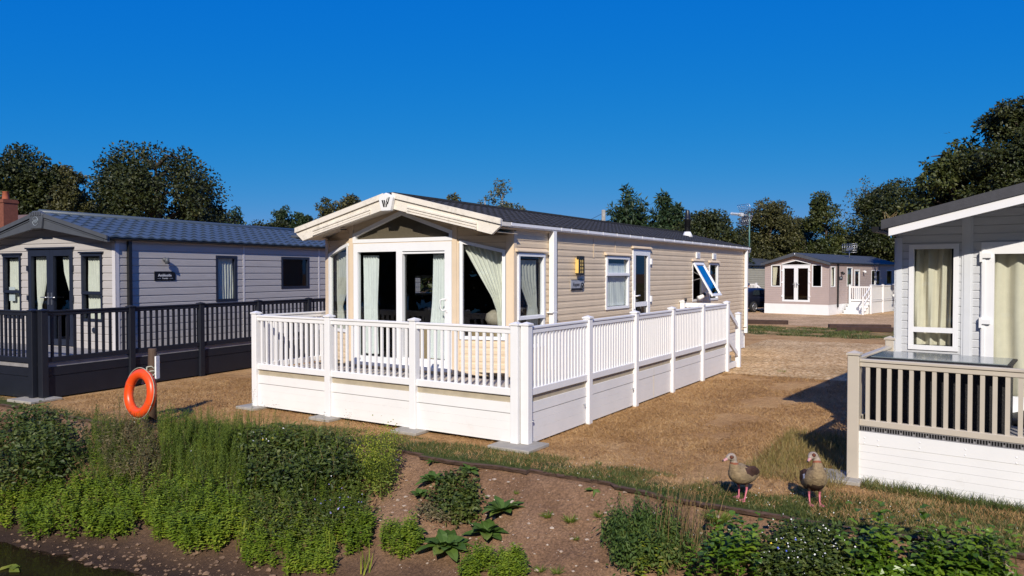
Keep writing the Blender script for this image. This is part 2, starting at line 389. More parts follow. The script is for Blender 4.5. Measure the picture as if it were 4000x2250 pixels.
# ---------------------------------------------------------------- ground, bank, pond
WATER_Z = -1.22
def fbm(x, y, s, o=4, seed=0.0): return mnoise.fractal(Vector((x * s, y * s, seed)), 0.9, 2.1, o)
def edge_y(x):
    t = min(1, max(0, (-1.2 - x) / 6.5)); t = t * t * (3 - 2 * t)
    return -1.06 - 1.25 * t + .05 * math.sin(x * 1.3) + .02 * math.sin(x * 4.1)
def ground_z(x, y):
    d = edge_y(x) - y
    if d <= 0: return -0.05
    sl_ = .52 + .06 * math.sin(x * .7)
    z = -0.05 - sl_ * d - .06 * min(1, d * 3)
    z += .07 * fbm(x, y, 1.1, 3) * min(1, d * 2) + .03 * fbm(x, y, 4.5, 3, 3) * min(1, d * 2)
    return max(z, -1.9 + .05 * fbm(x, y, .8))
def on_ground(px, py):                               # where the view through that pixel meets the ground
    v = ray_dir(px, py); t = 3.0; st = .2
    while t < 60:
        p = CAM_LOC + v * t
        if p.z < ground_z(p.x, p.y):
            if st < .004: break
            t -= st; st *= .25
        t += st
    return Vector((p.x, p.y, ground_z(p.x, p.y)))

def soil_material():
    m = bpy.data.materials.new('bare_soil'); m.use_nodes = True; t = m.node_tree; N = t.nodes; L = t.links; p = N['Principled BSDF']
    tc = N.new('ShaderNodeTexCoord'); p.inputs['Roughness'].default_value = .95; p.inputs['Specular IOR Level'].default_value = .12
    def noise(s, d=6, r=.6):
        n = N.new('ShaderNodeTexNoise'); n.inputs['Scale'].default_value = s; n.inputs['Detail'].default_value = d; n.inputs['Roughness'].default_value = r
        L.new(tc.outputs['Object'], n.inputs['Vector']); return n
    a = noise(1.3); rp = N.new('ShaderNodeValToRGB'); L.new(a.outputs['Fac'], rp.inputs[0]); e = rp.color_ramp.elements
    e[0].position = .32; e[0].color = (.170, .098, .055, 1); e[1].position = .68; e[1].color = (.34, .212, .125, 1)
    k = e.new(.5); k.color = (.26, .156, .090, 1)
    b = noise(38, 4); r2 = N.new('ShaderNodeValToRGB'); L.new(b.outputs['Fac'], r2.inputs[0]); r2.color_ramp.elements[0].color = (.5, .5, .5, 1); r2.color_ramp.elements[0].position = .3; r2.color_ramp.elements[1].color = (1.25, 1.22, 1.2, 1); r2.color_ramp.elements[1].position = .7
    mu = N.new('ShaderNodeMixRGB'); mu.blend_type = 'MULTIPLY'; mu.inputs[0].default_value = 1; L.new(rp.outputs[0], mu.inputs[1]); L.new(r2.outputs[0], mu.inputs[2])
    sx = N.new('ShaderNodeSeparateXYZ'); L.new(tc.outputs['Object'], sx.inputs[0])       # wet mud close above the water line
    mr = N.new('ShaderNodeMapRange'); mr.inputs['From Min'].default_value = WATER_Z + .05; mr.inputs['From Max'].default_value = WATER_Z + .55; L.new(sx.outputs['Z'], mr.inputs[0])
    mw = N.new('ShaderNodeMixRGB'); L.new(mr.outputs[0], mw.inputs[0]); mw.inputs[1].default_value = (.040, .026, .019, 1); L.new(mu.outputs[0], mw.inputs[2])
    L.new(mw.outputs[0], p.inputs['Base Color'])
    c = noise(16, 8, .7); bp = N.new('ShaderNodeBump'); bp.inputs['Strength'].default_value = .9; bp.inputs['Distance'].default_value = .05
    L.new(c.outputs['Fac'], bp.inputs['Height']); L.new(bp.outputs[0], p.inputs['Normal'])
    return m
SOIL = soil_material()
def grid_sheet(name, xs, ys, zf, m):
    V = np.array([(x, y, zf(x, y)) for y in ys for x in xs]); nx = len(xs); ny = len(ys)
    i = np.arange((ny - 1) * (nx - 1)); r = i // (nx - 1); c = i % (nx - 1)
    F = np.stack([r * nx + c, r * nx + c + 1, (r + 1) * nx + c + 1, (r + 1) * nx + c], 1)
    return npmesh(name, V, F, m, smooth=True)
xs = np.concatenate([[-900, -300, -90, -40, -22], np.arange(-15, 9.01, .07), [12, 20, 40, 90, 300, 900]])
ys = np.concatenate([[-120, -60, -25, -12], np.arange(-8, -.6, .07), [-.3, 1, 4, 10, 20, 40, 80, 200, 500, 1500]])
tag(grid_sheet('ground', xs, ys, ground_z, SOIL), kind='structure')
WATER = mat('pond_water', (.018, .012, .007), .06, .2, 2, bump=.05, bscale=5, spec=.5)
tag(grid_sheet('water', [-120, -20, 20, 120], [-110, -30, -1.5], lambda x, y: WATER_Z, WATER), kind='structure')

def lawn_material():
    m = bpy.data.materials.new('parched_lawn'); m.use_nodes = True; t = m.node_tree; N = t.nodes; L = t.links; p = N['Principled BSDF']
    p.inputs['Roughness'].default_value = .95; p.inputs['Specular IOR Level'].default_value = .1
    tc = N.new('ShaderNodeTexCoord'); sx = N.new('ShaderNodeSeparateXYZ'); L.new(tc.outputs['Object'], sx.inputs[0])
    def noise(s, d=6, r=.62, st=None):
        n = N.new('ShaderNodeTexNoise'); n.inputs['Scale'].default_value = s; n.inputs['Detail'].default_value = d; n.inputs['Roughness'].default_value = r
        if st:
            mp = N.new('ShaderNodeMapping'); mp.inputs['Scale'].default_value = st; L.new(tc.outputs['Object'], mp.inputs[0]); L.new(mp.outputs[0], n.inputs['Vector'])
        else: L.new(tc.outputs['Object'], n.inputs['Vector'])
        return n
    def math_(op, a, b=None, c=None, clamp=False):
        q = N.new('ShaderNodeMath'); q.operation = op; q.use_clamp = clamp
        for i, v in enumerate((a, b, c)):
            if v is None: continue
            if isinstance(v, (int, float)): q.inputs[i].default_value = v
            else: L.new(v, q.inputs[i])
        return q.outputs[0]
    a = noise(1.1); rp = N.new('ShaderNodeValToRGB'); L.new(a.outputs['Fac'], rp.inputs[0]); e = rp.color_ramp.elements
    e[0].position = .28; e[0].color = (.40, .225, .10, 1); e[1].position = .72; e[1].color = (.68, .44, .21, 1); k = e.new(.5); k.color = (.56, .335, .15, 1)
    b = noise(45, 6, .78); r2 = N.new('ShaderNodeValToRGB'); L.new(b.outputs['Fac'], r2.inputs[0]); r2.color_ramp.elements[0].position = .3; r2.color_ramp.elements[0].color = (.38, .36, .34, 1); r2.color_ramp.elements[1].position = .66; r2.color_ramp.elements[1].color = (1.32, 1.32, 1.32, 1)
    mu = N.new('ShaderNodeMixRGB'); mu.blend_type = 'MULTIPLY'; mu.inputs[0].default_value = 1; L.new(rp.outputs[0], mu.inputs[1]); L.new(r2.outputs[0], mu.inputs[2])
    n6 = noise(9, 5, .7); r6 = N.new('ShaderNodeValToRGB'); L.new(n6.outputs['Fac'], r6.inputs[0]); r6.color_ramp.elements[0].position = .34; r6.color_ramp.elements[0].color = (.78, .75, .72, 1); r6.color_ramp.elements[1].position = .62; r6.color_ramp.elements[1].color = (1.12, 1.12, 1.1, 1)
    mu6 = N.new('ShaderNodeMixRGB'); mu6.blend_type = 'MULTIPLY'; mu6.inputs[0].default_value = 1; L.new(mu.outputs[0], mu6.inputs[1]); L.new(r6.outputs[0], mu6.inputs[2]); mu = mu6
    # seams between the laid turf strips (run away from the pond), broken up by noise
    n3 = noise(2.2, 3); xw = math_('MULTIPLY_ADD', n3.outputs['Fac'], .25, sx.outputs['X'])
    fr_ = math_('FRACT', math_('DIVIDE', xw, 1.15)); ds = math_('ABSOLUTE', math_('SUBTRACT', fr_, .5))
    n5 = noise(1.7, 4); seam = math_('MULTIPLY', math_('GREATER_THAN', ds, .484), math_('GREATER_THAN', n5.outputs['Fac'], .54))
    ms = N.new('ShaderNodeMixRGB'); L.new(math_('MULTIPLY', seam, .5), ms.inputs[0]); L.new(mu.outputs[0], ms.inputs[1]); ms.inputs[2].default_value = (.10, .055, .025, 1)
    # living grass along the bank and in patches on the far side of the gravel
    n4 = noise(1.6, 5, .65)
    near = N.new('ShaderNodeMapRange'); near.inputs['From Min'].default_value = -.25; near.inputs['From Max'].default_value = -.72; tl = N.new('ShaderNodeMapRange'); tl.interpolation_type = 'SMOOTHSTEP'; tl.inputs['From Min'].default_value = -1.2; tl.inputs['From Max'].default_value = -7.7; tl.inputs['To Max'].default_value = 1.35; L.new(sx.outputs['X'], tl.inputs[0]); L.new(math_('ADD', sx.outputs['Y'], tl.outputs[0]), near.inputs[0])
    right = N.new('ShaderNodeMapRange'); right.inputs['From Min'].default_value = 3.2; right.inputs['From Max'].default_value = 4.6; right.inputs['To Max'].default_value = .75; L.new(sx.outputs['X'], right.inputs[0])
    gy = math_('MULTIPLY', math_('GREATER_THAN', sx.outputs['Y'], 20.8), math_('LESS_THAN', sx.outputs['Y'], 26))
    gg = math_('ADD', math_('ADD', near.outputs[0], right.outputs[0]), math_('MULTIPLY', gy, .62))
    gm = math_('MULTIPLY', math_('SUBTRACT', math_('ADD', gg, math_('MULTIPLY', n4.outputs['Fac'], 1.5)), 1.18), 2.4, clamp=True)
    gn = noise(30, 4, .7); rg = N.new('ShaderNodeValToRGB'); L.new(gn.outputs['Fac'], rg.inputs[0]); rg.color_ramp.elements[0].position = .3; rg.color_ramp.elements[0].color = (.035, .055, .014, 1); rg.color_ramp.elements[1].position = .7; rg.color_ramp.elements[1].color = (.12, .135, .040, 1)
    mg = N.new('ShaderNodeMixRGB'); L.new(gm, mg.inputs[0]); L.new(ms.outputs[0], mg.inputs[1]); L.new(rg.outputs[0], mg.inputs[2])
    L.new(mg.outputs[0], p.inputs['Base Color'])
    c = noise(85, 5, .75); bp = N.new('ShaderNodeBump'); bp.inputs['Strength'].default_value = .9; bp.inputs['Distance'].default_value = .03
    L.new(c.outputs['Fac'], bp.inputs['Height']); L.new(bp.outputs[0], p.inputs['Normal'])
    return m
LAWN = lawn_material(); TURFEDGE = mat('turf_edge', (.085, .050, .034), .95, .35, 14, bump=.6, bscale=40)
# turf: one sheet whose bank-side edge is the ragged row of strip ends, three centimetres thick
tx = [-30.0]; ty = []
x = -14.0; off_ = 0.0
edge = [(-60, -2.6), (-20, -2.5)]
while x < 12:
    wd = random.uniform(.5, 1.5); o_ = random.uniform(-.07, .05)
    for q in np.arange(0, wd, .09):
        edge.append((x + q, edge_y(x + q) + o_ + random.uniform(-.012, .012) + .0 * q))
    x += wd
edge += [(14, -1.0), (60, -1.0)]
mb = MB(); n = len(edge)
rows_y = [None, .25, 1.2, 3.0, 7.0, 14.0, 22.0, 60.0, 400.0]
V = []; 
for (ex, ey) in edge: V.append((ex, ey + .015, -.05))
for (ex, ey) in edge: V.append((ex, ey + random.uniform(-.012, .012), -.012 + random.uniform(-.006, .006)))
for (ex, ey) in edge: V.append((ex, ey + .03, 0.0))
for ry in rows_y[1:]:
    for (ex, ey) in edge: V.append((ex, ry if ry > 1 else ey + .7, 0.0))
F = []; MI = []
for r in range(2 + len(rows_y) - 1):
    for i in range(n - 1):
        F.append((r * n + i, r * n + i + 1, (r + 1) * n + i + 1, (r + 1) * n + i)); MI.append(1 if r < 2 else 0)
tag(npmesh('lawn', V, F, [LAWN, TURFEDGE], mi=MI), kind='structure')

def gravel_material(name, ca, cb, cc, sc):
    m = bpy.data.materials.new(name); m.use_nodes = True; t = m.node_tree; N = t.nodes; L = t.links; p = N['Principled BSDF']; p.inputs['Roughness'].default_value = .9; p.inputs['Specular IOR Level'].default_value = .2
    tc = N.new('ShaderNodeTexCoord'); vo = N.new('ShaderNodeTexVoronoi'); vo.inputs['Scale'].default_value = sc; L.new(tc.outputs['Object'], vo.inputs['Vector'])
    rp = N.new('ShaderNodeValToRGB'); sp = N.new('ShaderNodeSeparateColor'); L.new(vo.outputs['Color'], sp.inputs[0]); L.new(sp.outputs[0], rp.inputs[0])
    e = rp.color_ramp.elements; e[0].color = (*ca, 1); e[1].color = (*cc, 1); k = e.new(.55); k.color = (*cb, 1)
    n = N.new('ShaderNodeTexNoise'); n.inputs['Scale'].default_value = .7; n.inputs['Detail'].default_value = 5; L.new(tc.outputs['Object'], n.inputs['Vector'])
    r2 = N.new('ShaderNodeValToRGB'); L.new(n.outputs['Fac'], r2.inputs[0]); r2.color_ramp.elements[0].position = .3; r2.color_ramp.elements[0].color = (.72, .70, .66, 1); r2.color_ramp.elements[1].position = .7; r2.color_ramp.elements[1].color = (1.12, 1.1, 1.1, 1)
    mu = N.new('ShaderNodeMixRGB'); mu.blend_type = 'MULTIPLY'; mu.inputs[0].default_value = 1; L.new(rp.outputs[0], mu.inputs[1]); L.new(r2.outputs[0], mu.inputs[2]); L.new(mu.outputs[0], p.inputs['Base Color'])
    bp = N.new('ShaderNodeBump'); bp.inputs['Strength'].default_value = .55; bp.inputs['Distance'].default_value = .02; bp.invert = True; L.new(vo.outputs['Distance'], bp.inputs['Height']); L.new(bp.outputs[0], p.inputs['Normal'])
    return m
GRAVEL = gravel_material('tan_gravel', (.26, .15, .06), (.62, .40, .18), (.78, .60, .36), 20)
ROADG = gravel_material('road_gravel', (.38, .24, .115), (.54, .36, .19), (.68, .48, .29), 14)
def ragged_sheet(name, x0, x1, y0, y1, z, m, amp=.25):
    top = [(x, y1 + amp * fbm(x, y1, .6)) for x in np.arange(x0, x1 + .01, .3)]; bot = [(x, y0 + amp * .6 * fbm(x, y0 + 7, .9)) for x in np.arange(x0, x1 + .01, .3)]
    V = [(x, y, z) for x, y in bot] + [(x, y, z) for x, y in top]; n = len(bot)
    return tag(npmesh(name, V, [(i, i + 1, n + i + 1, n + i) for i in range(n - 1)], m), kind='structure')
ragged_sheet('gravel_path', -1.3, 16, 9.05, 18.9, .008, GRAVEL)
ragged_sheet('road', -40, 40, 26.9, 47, .006, ROADG, .3)
# ---------------------------------------------------------------- decks
class Deck:
    def __init__(s, name, label, fr, base, m, mskirt=None): s.t = thing(name, label, 'deck', fr, base); s.m = m; s.ms = mskirt or m; s.nb = 0; s.fr = fr; s.rest = MB()
    def post(s, x, y, z0=0.0, z1=1.68, h=.06, cap=True):
        mb = MB(); mb.box(x - h, x + h, y - h, y + h, z0, z1)
        o = bevel(mb.build('post', s.m, s.t), .006)
        if cap:
            c = MB(); g = h + .012; c.box(x - g, x + g, y - g, y + g, z1, z1 + .022)
            c.add([(x - g, y - g, z1 + .0225), (x + g, y - g, z1 + .0225), (x + g, y + g, z1 + .0225), (x - g, y + g, z1 + .0225), (x, y, z1 + .05)], [(0, 1, 4), (1, 2, 4), (2, 3, 4), (3, 0, 4)])
            c.build('post_cap', s.m, o)
        return o
    def panel(s, a, b, zt=1.66, zb=.70, hr=.1, br=.1, n=13, bw=.021, trim=True, depth=.03):
        pl = Pl(a, b); u0, u1 = 0.0, pl.len
        mb = MB(); pl.box(mb, u0, u1, zt - hr, zt - .036, -depth * .8, depth * .8); pl.box(mb, u0, u1, zt - .034, zt, -depth * 1.25, depth * 1.25)
        bevel(mb.build('handrail', s.m, s.t), .005)
        mb = MB(); pl.box(mb, u0, u1, zb, zb + br, -depth, depth); bevel(mb.build('bottom_rail', s.m, s.t), .005)
        for k in range(n):
            u = (k + .75) / (n + .5) * pl.len
            if s.nb < 98:
                mb = MB(); pl.box(mb, u - bw, u + bw, zb + br - .004, zt - hr + .004, -.014, .014); mb.build('baluster', s.m, s.t); s.nb += 1
            else: pl.box(s.rest, u - bw, u + bw, zb + br - .004, zt - hr + .004, -.014, .014)
        return pl
    def skirt(s, a, b, boards, n0=-.012, n1=.012, m=None):
        """boards: list of (z0, z1, n) standing n proud of the line"""
        pl = Pl(a, b); mb = MB()
        for z0, z1, nn in boards: pl.box(mb, 0, pl.len, z0, z1, n0 + nn, n1 + nn)
        return mb.build('skirt_panel', m or s.ms, s.t)
    def floor(s, rects, z, m, th=.03, wd=.145, along='x'):
        mb = MB()
        for x0, x1, y0, y1 in rects:
            if along == 'x':
                y = y0
                while y < y1 - .01: mb.box(x0, x1, y, min(y + wd - .006, y1), z - th, z); y += wd
            else:
                x = x0
                while x < x1 - .01: mb.box(x, min(x + wd - .006, x1), y0, y1, z - th, z); x += wd
        return mb.build('deck_floor', m, s.t)
    def done(s):
        if s.rest.v: tag(s.rest.build('baluster', s.m, s.t), kind='stuff')

SLAB_N = [0]
def slab(fr, x, y, label, hx=.27, hy=.27, rot=0.0, h=.05):
    mb = MB(); c, s_ = math.cos(rot), math.sin(rot)
    mb.obox((x, y, h / 2), (hx * c, hx * s_, 0), (-hy * s_, hy * c, 0), (0, 0, h / 2))
    return bevel(solo('paving_slab', mb, CONC, label, 'paving slab', fr, (x, y, 0), 'concrete slabs under deck posts'), .008)

# white deck of the cream lodge
D = Deck('veranda_deck', 'white plastic deck with slatted railing wrapped round the cream lodge', W0, (0, 0, 0), WHITE, WHITE2)
FX = [0 - .11, -1.93, -3.74, -5.56]; SY = [0, 1.865, 3.73, 5.594, 7.46, 9.32]
D.floor([(-5.52, -.03, .0, 1.2), (-1.10, -.03, 1.2, 9.3), (-5.52, -5.44, 1.2, 1.75)], .685, DECK)
D.post(-.112, -.05); D.post(.03, .0)
for x in FX[1:]: D.post(x, -.05)
for y in SY[1:]: D.post(.03, y)
D.post(-5.56, 1.75)
for a, b in zip(FX[::-1], FX[::-1][1:]):
    D.panel((a + .06, -.05), (b - .06, -.05), n=13)
    D.skirt((a + .06, -.05), (b - .06, -.05), [(.455, .60, .0), (.335, .445, -.006), (.215, .334, -.006), (.095, .214, -.006), (.05, .094, -.006)])
    D.skirt((a + .06, -.05), (b - .06, -.05), [(.60, .684, -.02)], m=BEAM)
for a, b in zip(SY, SY[1:]):
    D.panel((.03, a + .06), (.03, b - .06), n=17 if a < 6 else 16)
    D.skirt((.03, a + .06), (.03, b - .06), [(.455, .60, .0), (.335, .445, -.006), (.215, .334, -.006), (.095, .214, -.006), (.03, .094, -.006)])
    D.skirt((.03, a + .06), (.03, b - .06), [(.60, .684, -.02)], m=BEAM)
D.panel((-5.56, 1.69), (-5.56, .01), n=13)
D.skirt((-5.56, 1.69), (-5.56, .01), [(.455, .60, .0), (.05, .445, -.006)])
# gate across the side strip, steps and sloping stair rail behind it
D.post(-1.07, 9.32)
gp = Pl((-1.0, 9.32), (-.06, 9.32)); mb = MB(); gp.box(mb, 0, gp.len, 1.55, 1.66, -.02, .02); gp.box(mb, 0, gp.len, .78, .88, -.02, .02)
for k in range(8): u = .06 + k * .117; gp.box(mb, u - .02, u + .02, .88, 1.55, -.012, .012)
g = mb.build('gate', WHITE, D.t)
for z in (1.42, .98): h = MB(); h.box(-.045, .005, 9.23, 9.27, z, z + .09); h.build('hinge', BLACK, g)
h = MB(); h.tube([(-.98, 9.27, 1.69), (-.98, 9.27, 1.77)], .03, 10); h.build('latch', BLACK, g)
for k in range(3):
    mb = MB(); z = .51 - .17 * k; mb.box(-1.0, -.03, 9.36 + .28 * k, 9.66 + .28 * k, z - .03, z); mb.box(-1.0, -.03, 9.64 + .28 * k, 9.655 + .28 * k, z - .2 if z > .2 else 0, z - .03)
    mb.build('step', DECKGREY, D.t)
mb = MB(); mb.box(-.02, .02, 9.39, 10.24, .03, .17); mb.build('stringer', WHITE2, D.t)
for z in (1.52, .80):
    mb = MB(); mb.beam((.03, 9.38, z), (.03, 10.28, z - .47), .05, .10); mb.build('stair_rail', WHITE, D.t)
D.post(.03, 10.33, 0, 1.36)
mb = MB(); mb.box(.030, .0435, 4.62, 4.624, .05, .60); mb.build('panel_joint', BEAM, D.t)
for y, z in ((1.72, .33), (.13, .34), (3.62, .33)):
    mb = MB(); mb.tube([(.04, y, z), (.075, y - .02, z + .01), (.08, y - .05, z)], .011, 6); mb.build('fixing', STEEL, D.t)
D.done()
slab(W0, -.04, -.10, 'pale concrete slab under the twin corner posts of the white deck', .33, .28)
slab(W0, -1.93, -.12, 'concrete slab under the middle front post of the white deck', .24, .21, .03)
slab(W0, -3.74, -.10, 'concrete slab half hidden by weeds under a white deck post', .23, .2)
slab(W0, -5.58, -.08, 'concrete slab at the left end post of the white deck', .24, .22)

# anthracite deck of the lilac lodge
FL = Fr((-9.654, -1.707, 0), -6.63)
DL = Deck('veranda_deck', 'dark anthracite deck with slatted railing round the lilac lodge', FL, (0, 0, 0), ANTHRA)
DL.floor([(-5.6, -.03, .0, 2.29), (-.99, -.03, 2.29, 9.3)], .685, DECKGREY)
LY = [.0, 1.88, 3.69, 5.5, 7.37, 9.25]
DL.post(-.14, -.05, h=.063); DL.post(.03, .03, h=.063)
for y in LY[1:]: DL.post(.03, y, h=.063)
for a, b in zip(LY, LY[1:]):
    DL.panel((.03, a + .09), (.03, b - .06), n=11, bw=.026, zt=1.69)
    DL.skirt((.03, a + .09), (.03, b - .06), [(.445, .60, .0), (.03, .435, -.008)])
    DL.skirt((.03, a + .09), (.03, b - .06), [(.61, .684, -.02)], m=DECKGREY)
LX = [-.14, -1.97, -3.8, -5.63]
for x in LX[1:]: DL.post(x, -.05, h=.063)
for a, b in zip(LX[::-1], LX[::-1][1:]):
    DL.panel((a + .063, -.05), (b - .063, -.05), n=12, bw=.026, zt=1.69)
    DL.skirt((a + .063, -.05), (b - .063, -.05), [(.445, .60, .0), (.03, .435, -.008)])
    DL.skirt((a + .063, -.05), (b - .063, -.05), [(.61, .684, -.02)], m=DECKGREY)
DL.done()
slab(FL, -.06, -.08, 'concrete slab under the twin corner posts of the dark deck', .36, .30)

# taupe and white deck of the pale grey lodge
FR = Fr((4.09, .599, 0), 5.3)
DR = Deck('veranda_deck', 'taupe railed deck over white boards below the pale grey lodge', FR, (0, 0, 0), TAUPE, WHITE2)
DR.floor([(-.02, 4.4, .0, 1.88)], .655, DECKGREY)
DR.post(0, 0, 0, 1.46, h=.062); DR.post(0, 1.93, 0, 1.50, h=.055); DR.post(4.4, 0, 0, 1.46, h=.062)
DR.panel((.062, 0), (4.34, 0), zt=1.42, zb=.656, hr=.09, br=.07, n=38, bw=.021)
DR.panel((0, 1.87), (0, .062), zt=1.42, zb=.656, hr=.09, br=.07, n=14)
DR.skirt((.062, -.02), (4.4, -.02), [(.446, .592, .004), (.36, .444, 0), (.272, .358, 0), (.182, .270, 0), (.092, .180, 0), (.0, .09, 0)])
DR.skirt((0, 1.87), (0, .062), [(.446, .592, .004), (.0, .444, 0)])
mb = MB()                                            # black strip painted in for the shade inside the hollow board ends
pl = Pl((.062, -.02), (4.4, -.02)); pl.box(mb, 0, pl.len, .597, .652, -.05, -.012); mb.build('hollow_shade_strip', BLACK, DR.t)
mb = MB(); pl.box(mb, 0, pl.len, .594, .600, -.012, .008); pl.box(mb, 0, pl.len, .648, .654, -.012, .004)
u = .0
while u < pl.len:
    pl.box(mb, u, u + .005, .600, .648, -.012, .004); u += .026
    if int(u / .14) != int((u - .026) / .14): pl.box(mb, u - .02, u - .004, .600, .622, -.012, .006)
mb.build('hollow_board_ends', DECKGREY, DR.t)
mb = MB()
for u in (.06, .2, .62, 1.05, 1.5, 2.0): 
    for z in (.53, .47): mb.lathe(pl.p(u, z - .02 * math.sin(u * 9), .012), [(.009, 0), (.009, .004), (.004, .008)], 8, pl.N)
mb.build('screw_caps', WHITE, DR.t)
DR.done()
slab(FR, -.14, -.02, 'concrete slab in the shade under the taupe corner post', .24, .24, .1)

# ---------------------------------------------------------------- lodges
def gutter(parent, x, y0, y1, z, m, clips=None, r=.05):
    mb = MB(); pr = [(0, .035), (.085, .035), (.085, -.01), (.06, -.035), (.015, -.035), (0, -.02)]
    mb.prism([(x + a, y0, z + b) for a, b in pr], (0, y1 - y0, 0)); o = mb.build('gutter', m, parent)
    if clips:
        c = MB()
        for y in clips: c.prism([(x - .004 + a * 1.1, y, z + b * 1.12) for a, b in pr], (0, .022, 0))
        c.build('gutter_clip', m, o)
    return o
def pipe(parent, x, y, z0, z1, m, half=.045, brackets=()):
    mb = MB(); mb.box(x, x + half * 1.7, y - half, y + half, z0, z1); o = bevel(mb.build('downpipe', m, parent), .008)
    if brackets:
        b = MB()
        for z in brackets: b.box(x - .012, x + half * 1.75, y - half - .05, y + half + .012, z, z + .02)
        b.build('pipe_bracket', m, o)
    return o
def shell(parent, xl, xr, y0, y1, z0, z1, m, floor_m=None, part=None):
    """lining inside the outer walls; its dark colour stands in for the shade of the rooms"""
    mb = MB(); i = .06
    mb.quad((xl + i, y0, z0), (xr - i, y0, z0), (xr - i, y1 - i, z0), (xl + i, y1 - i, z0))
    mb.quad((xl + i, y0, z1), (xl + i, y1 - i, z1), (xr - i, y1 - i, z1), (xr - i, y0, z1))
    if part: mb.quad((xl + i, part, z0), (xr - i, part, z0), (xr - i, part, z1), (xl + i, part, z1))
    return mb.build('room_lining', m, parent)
def gable_z(x, xc, zr, s): return zr - s * abs(x - xc)

# ---- cream lodge
B = thing('mobile_home', 'cream clad lodge with dark tiled roof and glazed gable front', 'lodge', W0, (-1.15, 1.51, 0))
XC, HW = -3.29, 2.14; XR, XL = XC + HW, XC - HW; RZ, SL = 3.735, .2268
side = Pl((XR, 1.51), (XR, 15.3)); front = Pl((-4.52, 1.22), (-2.06, 1.22)); angr = Pl((-2.06, 1.22), (XR, 1.51)); angl = Pl((XL, 1.51), (-4.52, 1.22)); left = Pl((XL, 15.3), (XL, 1.51)); rear = Pl((XR, 15.3), (XL, 15.3))
yu = lambda y: y - 1.51
LW0, LW1 = 2.55, 3.35                                # small window in the far wall, seen through the angled bay pane
zt = 3.14
CP = ((0, .012), (.58, .0105), (.68, .004), (1, .004))
mb = MB()
so_ = [(yu(1.60), yu(2.50), 1.13, 2.74, 2.74), (yu(4.97), yu(6.12), 1.655, 2.75, 2.75), (yu(6.32), yu(7.28), .70, 2.925, 2.925), (yu(10.22), yu(11.04), 1.65, 2.70, 2.70), (yu(11.6), yu(12.4), 1.64, 2.68, 2.68)]
cladding(mb, side, 0.06, side.len, .60, zt, so_, .118, CP)
fz = lambda x: gable_z(x, XC, RZ - .05, SL)
cladding(mb, front, 0, front.len, .70, [(0, fz(-4.52)), (1.23, fz(XC)), (2.46, fz(-2.06))], [(.10, 1.23, .70, 3.09, 3.46), (1.23, 2.36, .70, 3.46, 3.09)] , .118, CP)
cladding(mb, angr, 0, angr.len, .70, [(0, fz(-2.06)), (angr.len, fz(XR))], [(.03, .84, 1.30, 2.96, 2.775)], .118, CP)
cladding(mb, angl, 0, angl.len, .70, [(0, fz(XL)), (angl.len, fz(-4.52))], [(.115, .925, 1.30, 2.775, 2.96)], .118, CP)
cladding(mb, left, 0, left.len, .60, zt, [(left.len - LW1, left.len - LW0, 1.9, 2.35, 2.35)], .118, CP)
cladding(mb, rear, 0, rear.len, .60, [(0, zt), (HW, RZ - .05), (2 * HW, zt)], [], .118, CP)
mb.build('wall', CREAM, B)
mb = MB(); side.box(mb, -.0, side.len, .02, .595, -.05, -.02)
for k in range(5): side.box(mb, 0, side.len, .03 + k * .113, .135 + k * .113, -.02, -.012)
rear.box(mb, 0, rear.len, .02, .595, -.05, -.02); left.box(mb, 0, left.len, .02, .595, -.05, -.02); front.box(mb, -.9, front.len + .9, .02, .69, -.35, -.32)
mb.build('skirting', WHITE2, B)
mb = MB()                                            # cream posts at the corners of the bay
for pl, a, b, z in ((front, -.0, .10, fz(-4.5)), (front, 2.36, 2.46, fz(-2.1)), (angr, .84, angr.len + .01, fz(XR) - .04), (angl, -.01, .11, fz(XL) - .04), (side, -.012, .07, zt - .06), (angr, 0, .03, 2.9), (angl, .925, .955, 2.9)):
    mb = MB(); pl.box(mb, a, b, .70, z, -.02, .026); mb.build('corner_post', CREAMTRIM, B)
roof = MB(); roof_tiles(roof, -1, XC, -1.03, RZ + .0, 3.205, .93, 15.42, .2, 8); roof.cur = 0
roof_tiles(roof, 1, XC, -5.55, RZ, 3.205, .93, 15.42, .4, 8, res=6)
rf = roof.build('roof', ROOFDARK, B)
mb = MB(); mb.beam((XC, .95, RZ + .03), (XC, 15.43, RZ + .03), .16, .04); mb.build('ridge_cap', ROOFDARK, rf)
mb = MB(); mb.box(XR + .012, -1.105, .96, 15.35, 3.10, 3.19); mb.box(-5.50, XL - .012, .95, 15.35, 3.12, 3.2); mb.build('eave_board', CREAMTRIM, rf)
mb = MB()
for s_ in (-1, 1): mb.quad((XC, .9, RZ - .10), (XC, 15.4, RZ - .10), (XC + s_ * 2.26, 15.4, RZ - .10 - SL * 2.26), (XC + s_ * 2.26, .9, RZ - .10 - SL * 2.26))
for s_ in (-1, 1): mb.quad((XC, .93, 3.52), (XC, 1.5, 3.52), (XC + s_ * 2.26, 1.5, 3.03), (XC + s_ * 2.26, .93, 3.03))
mb.build('soffit', SOFFIT, rf)
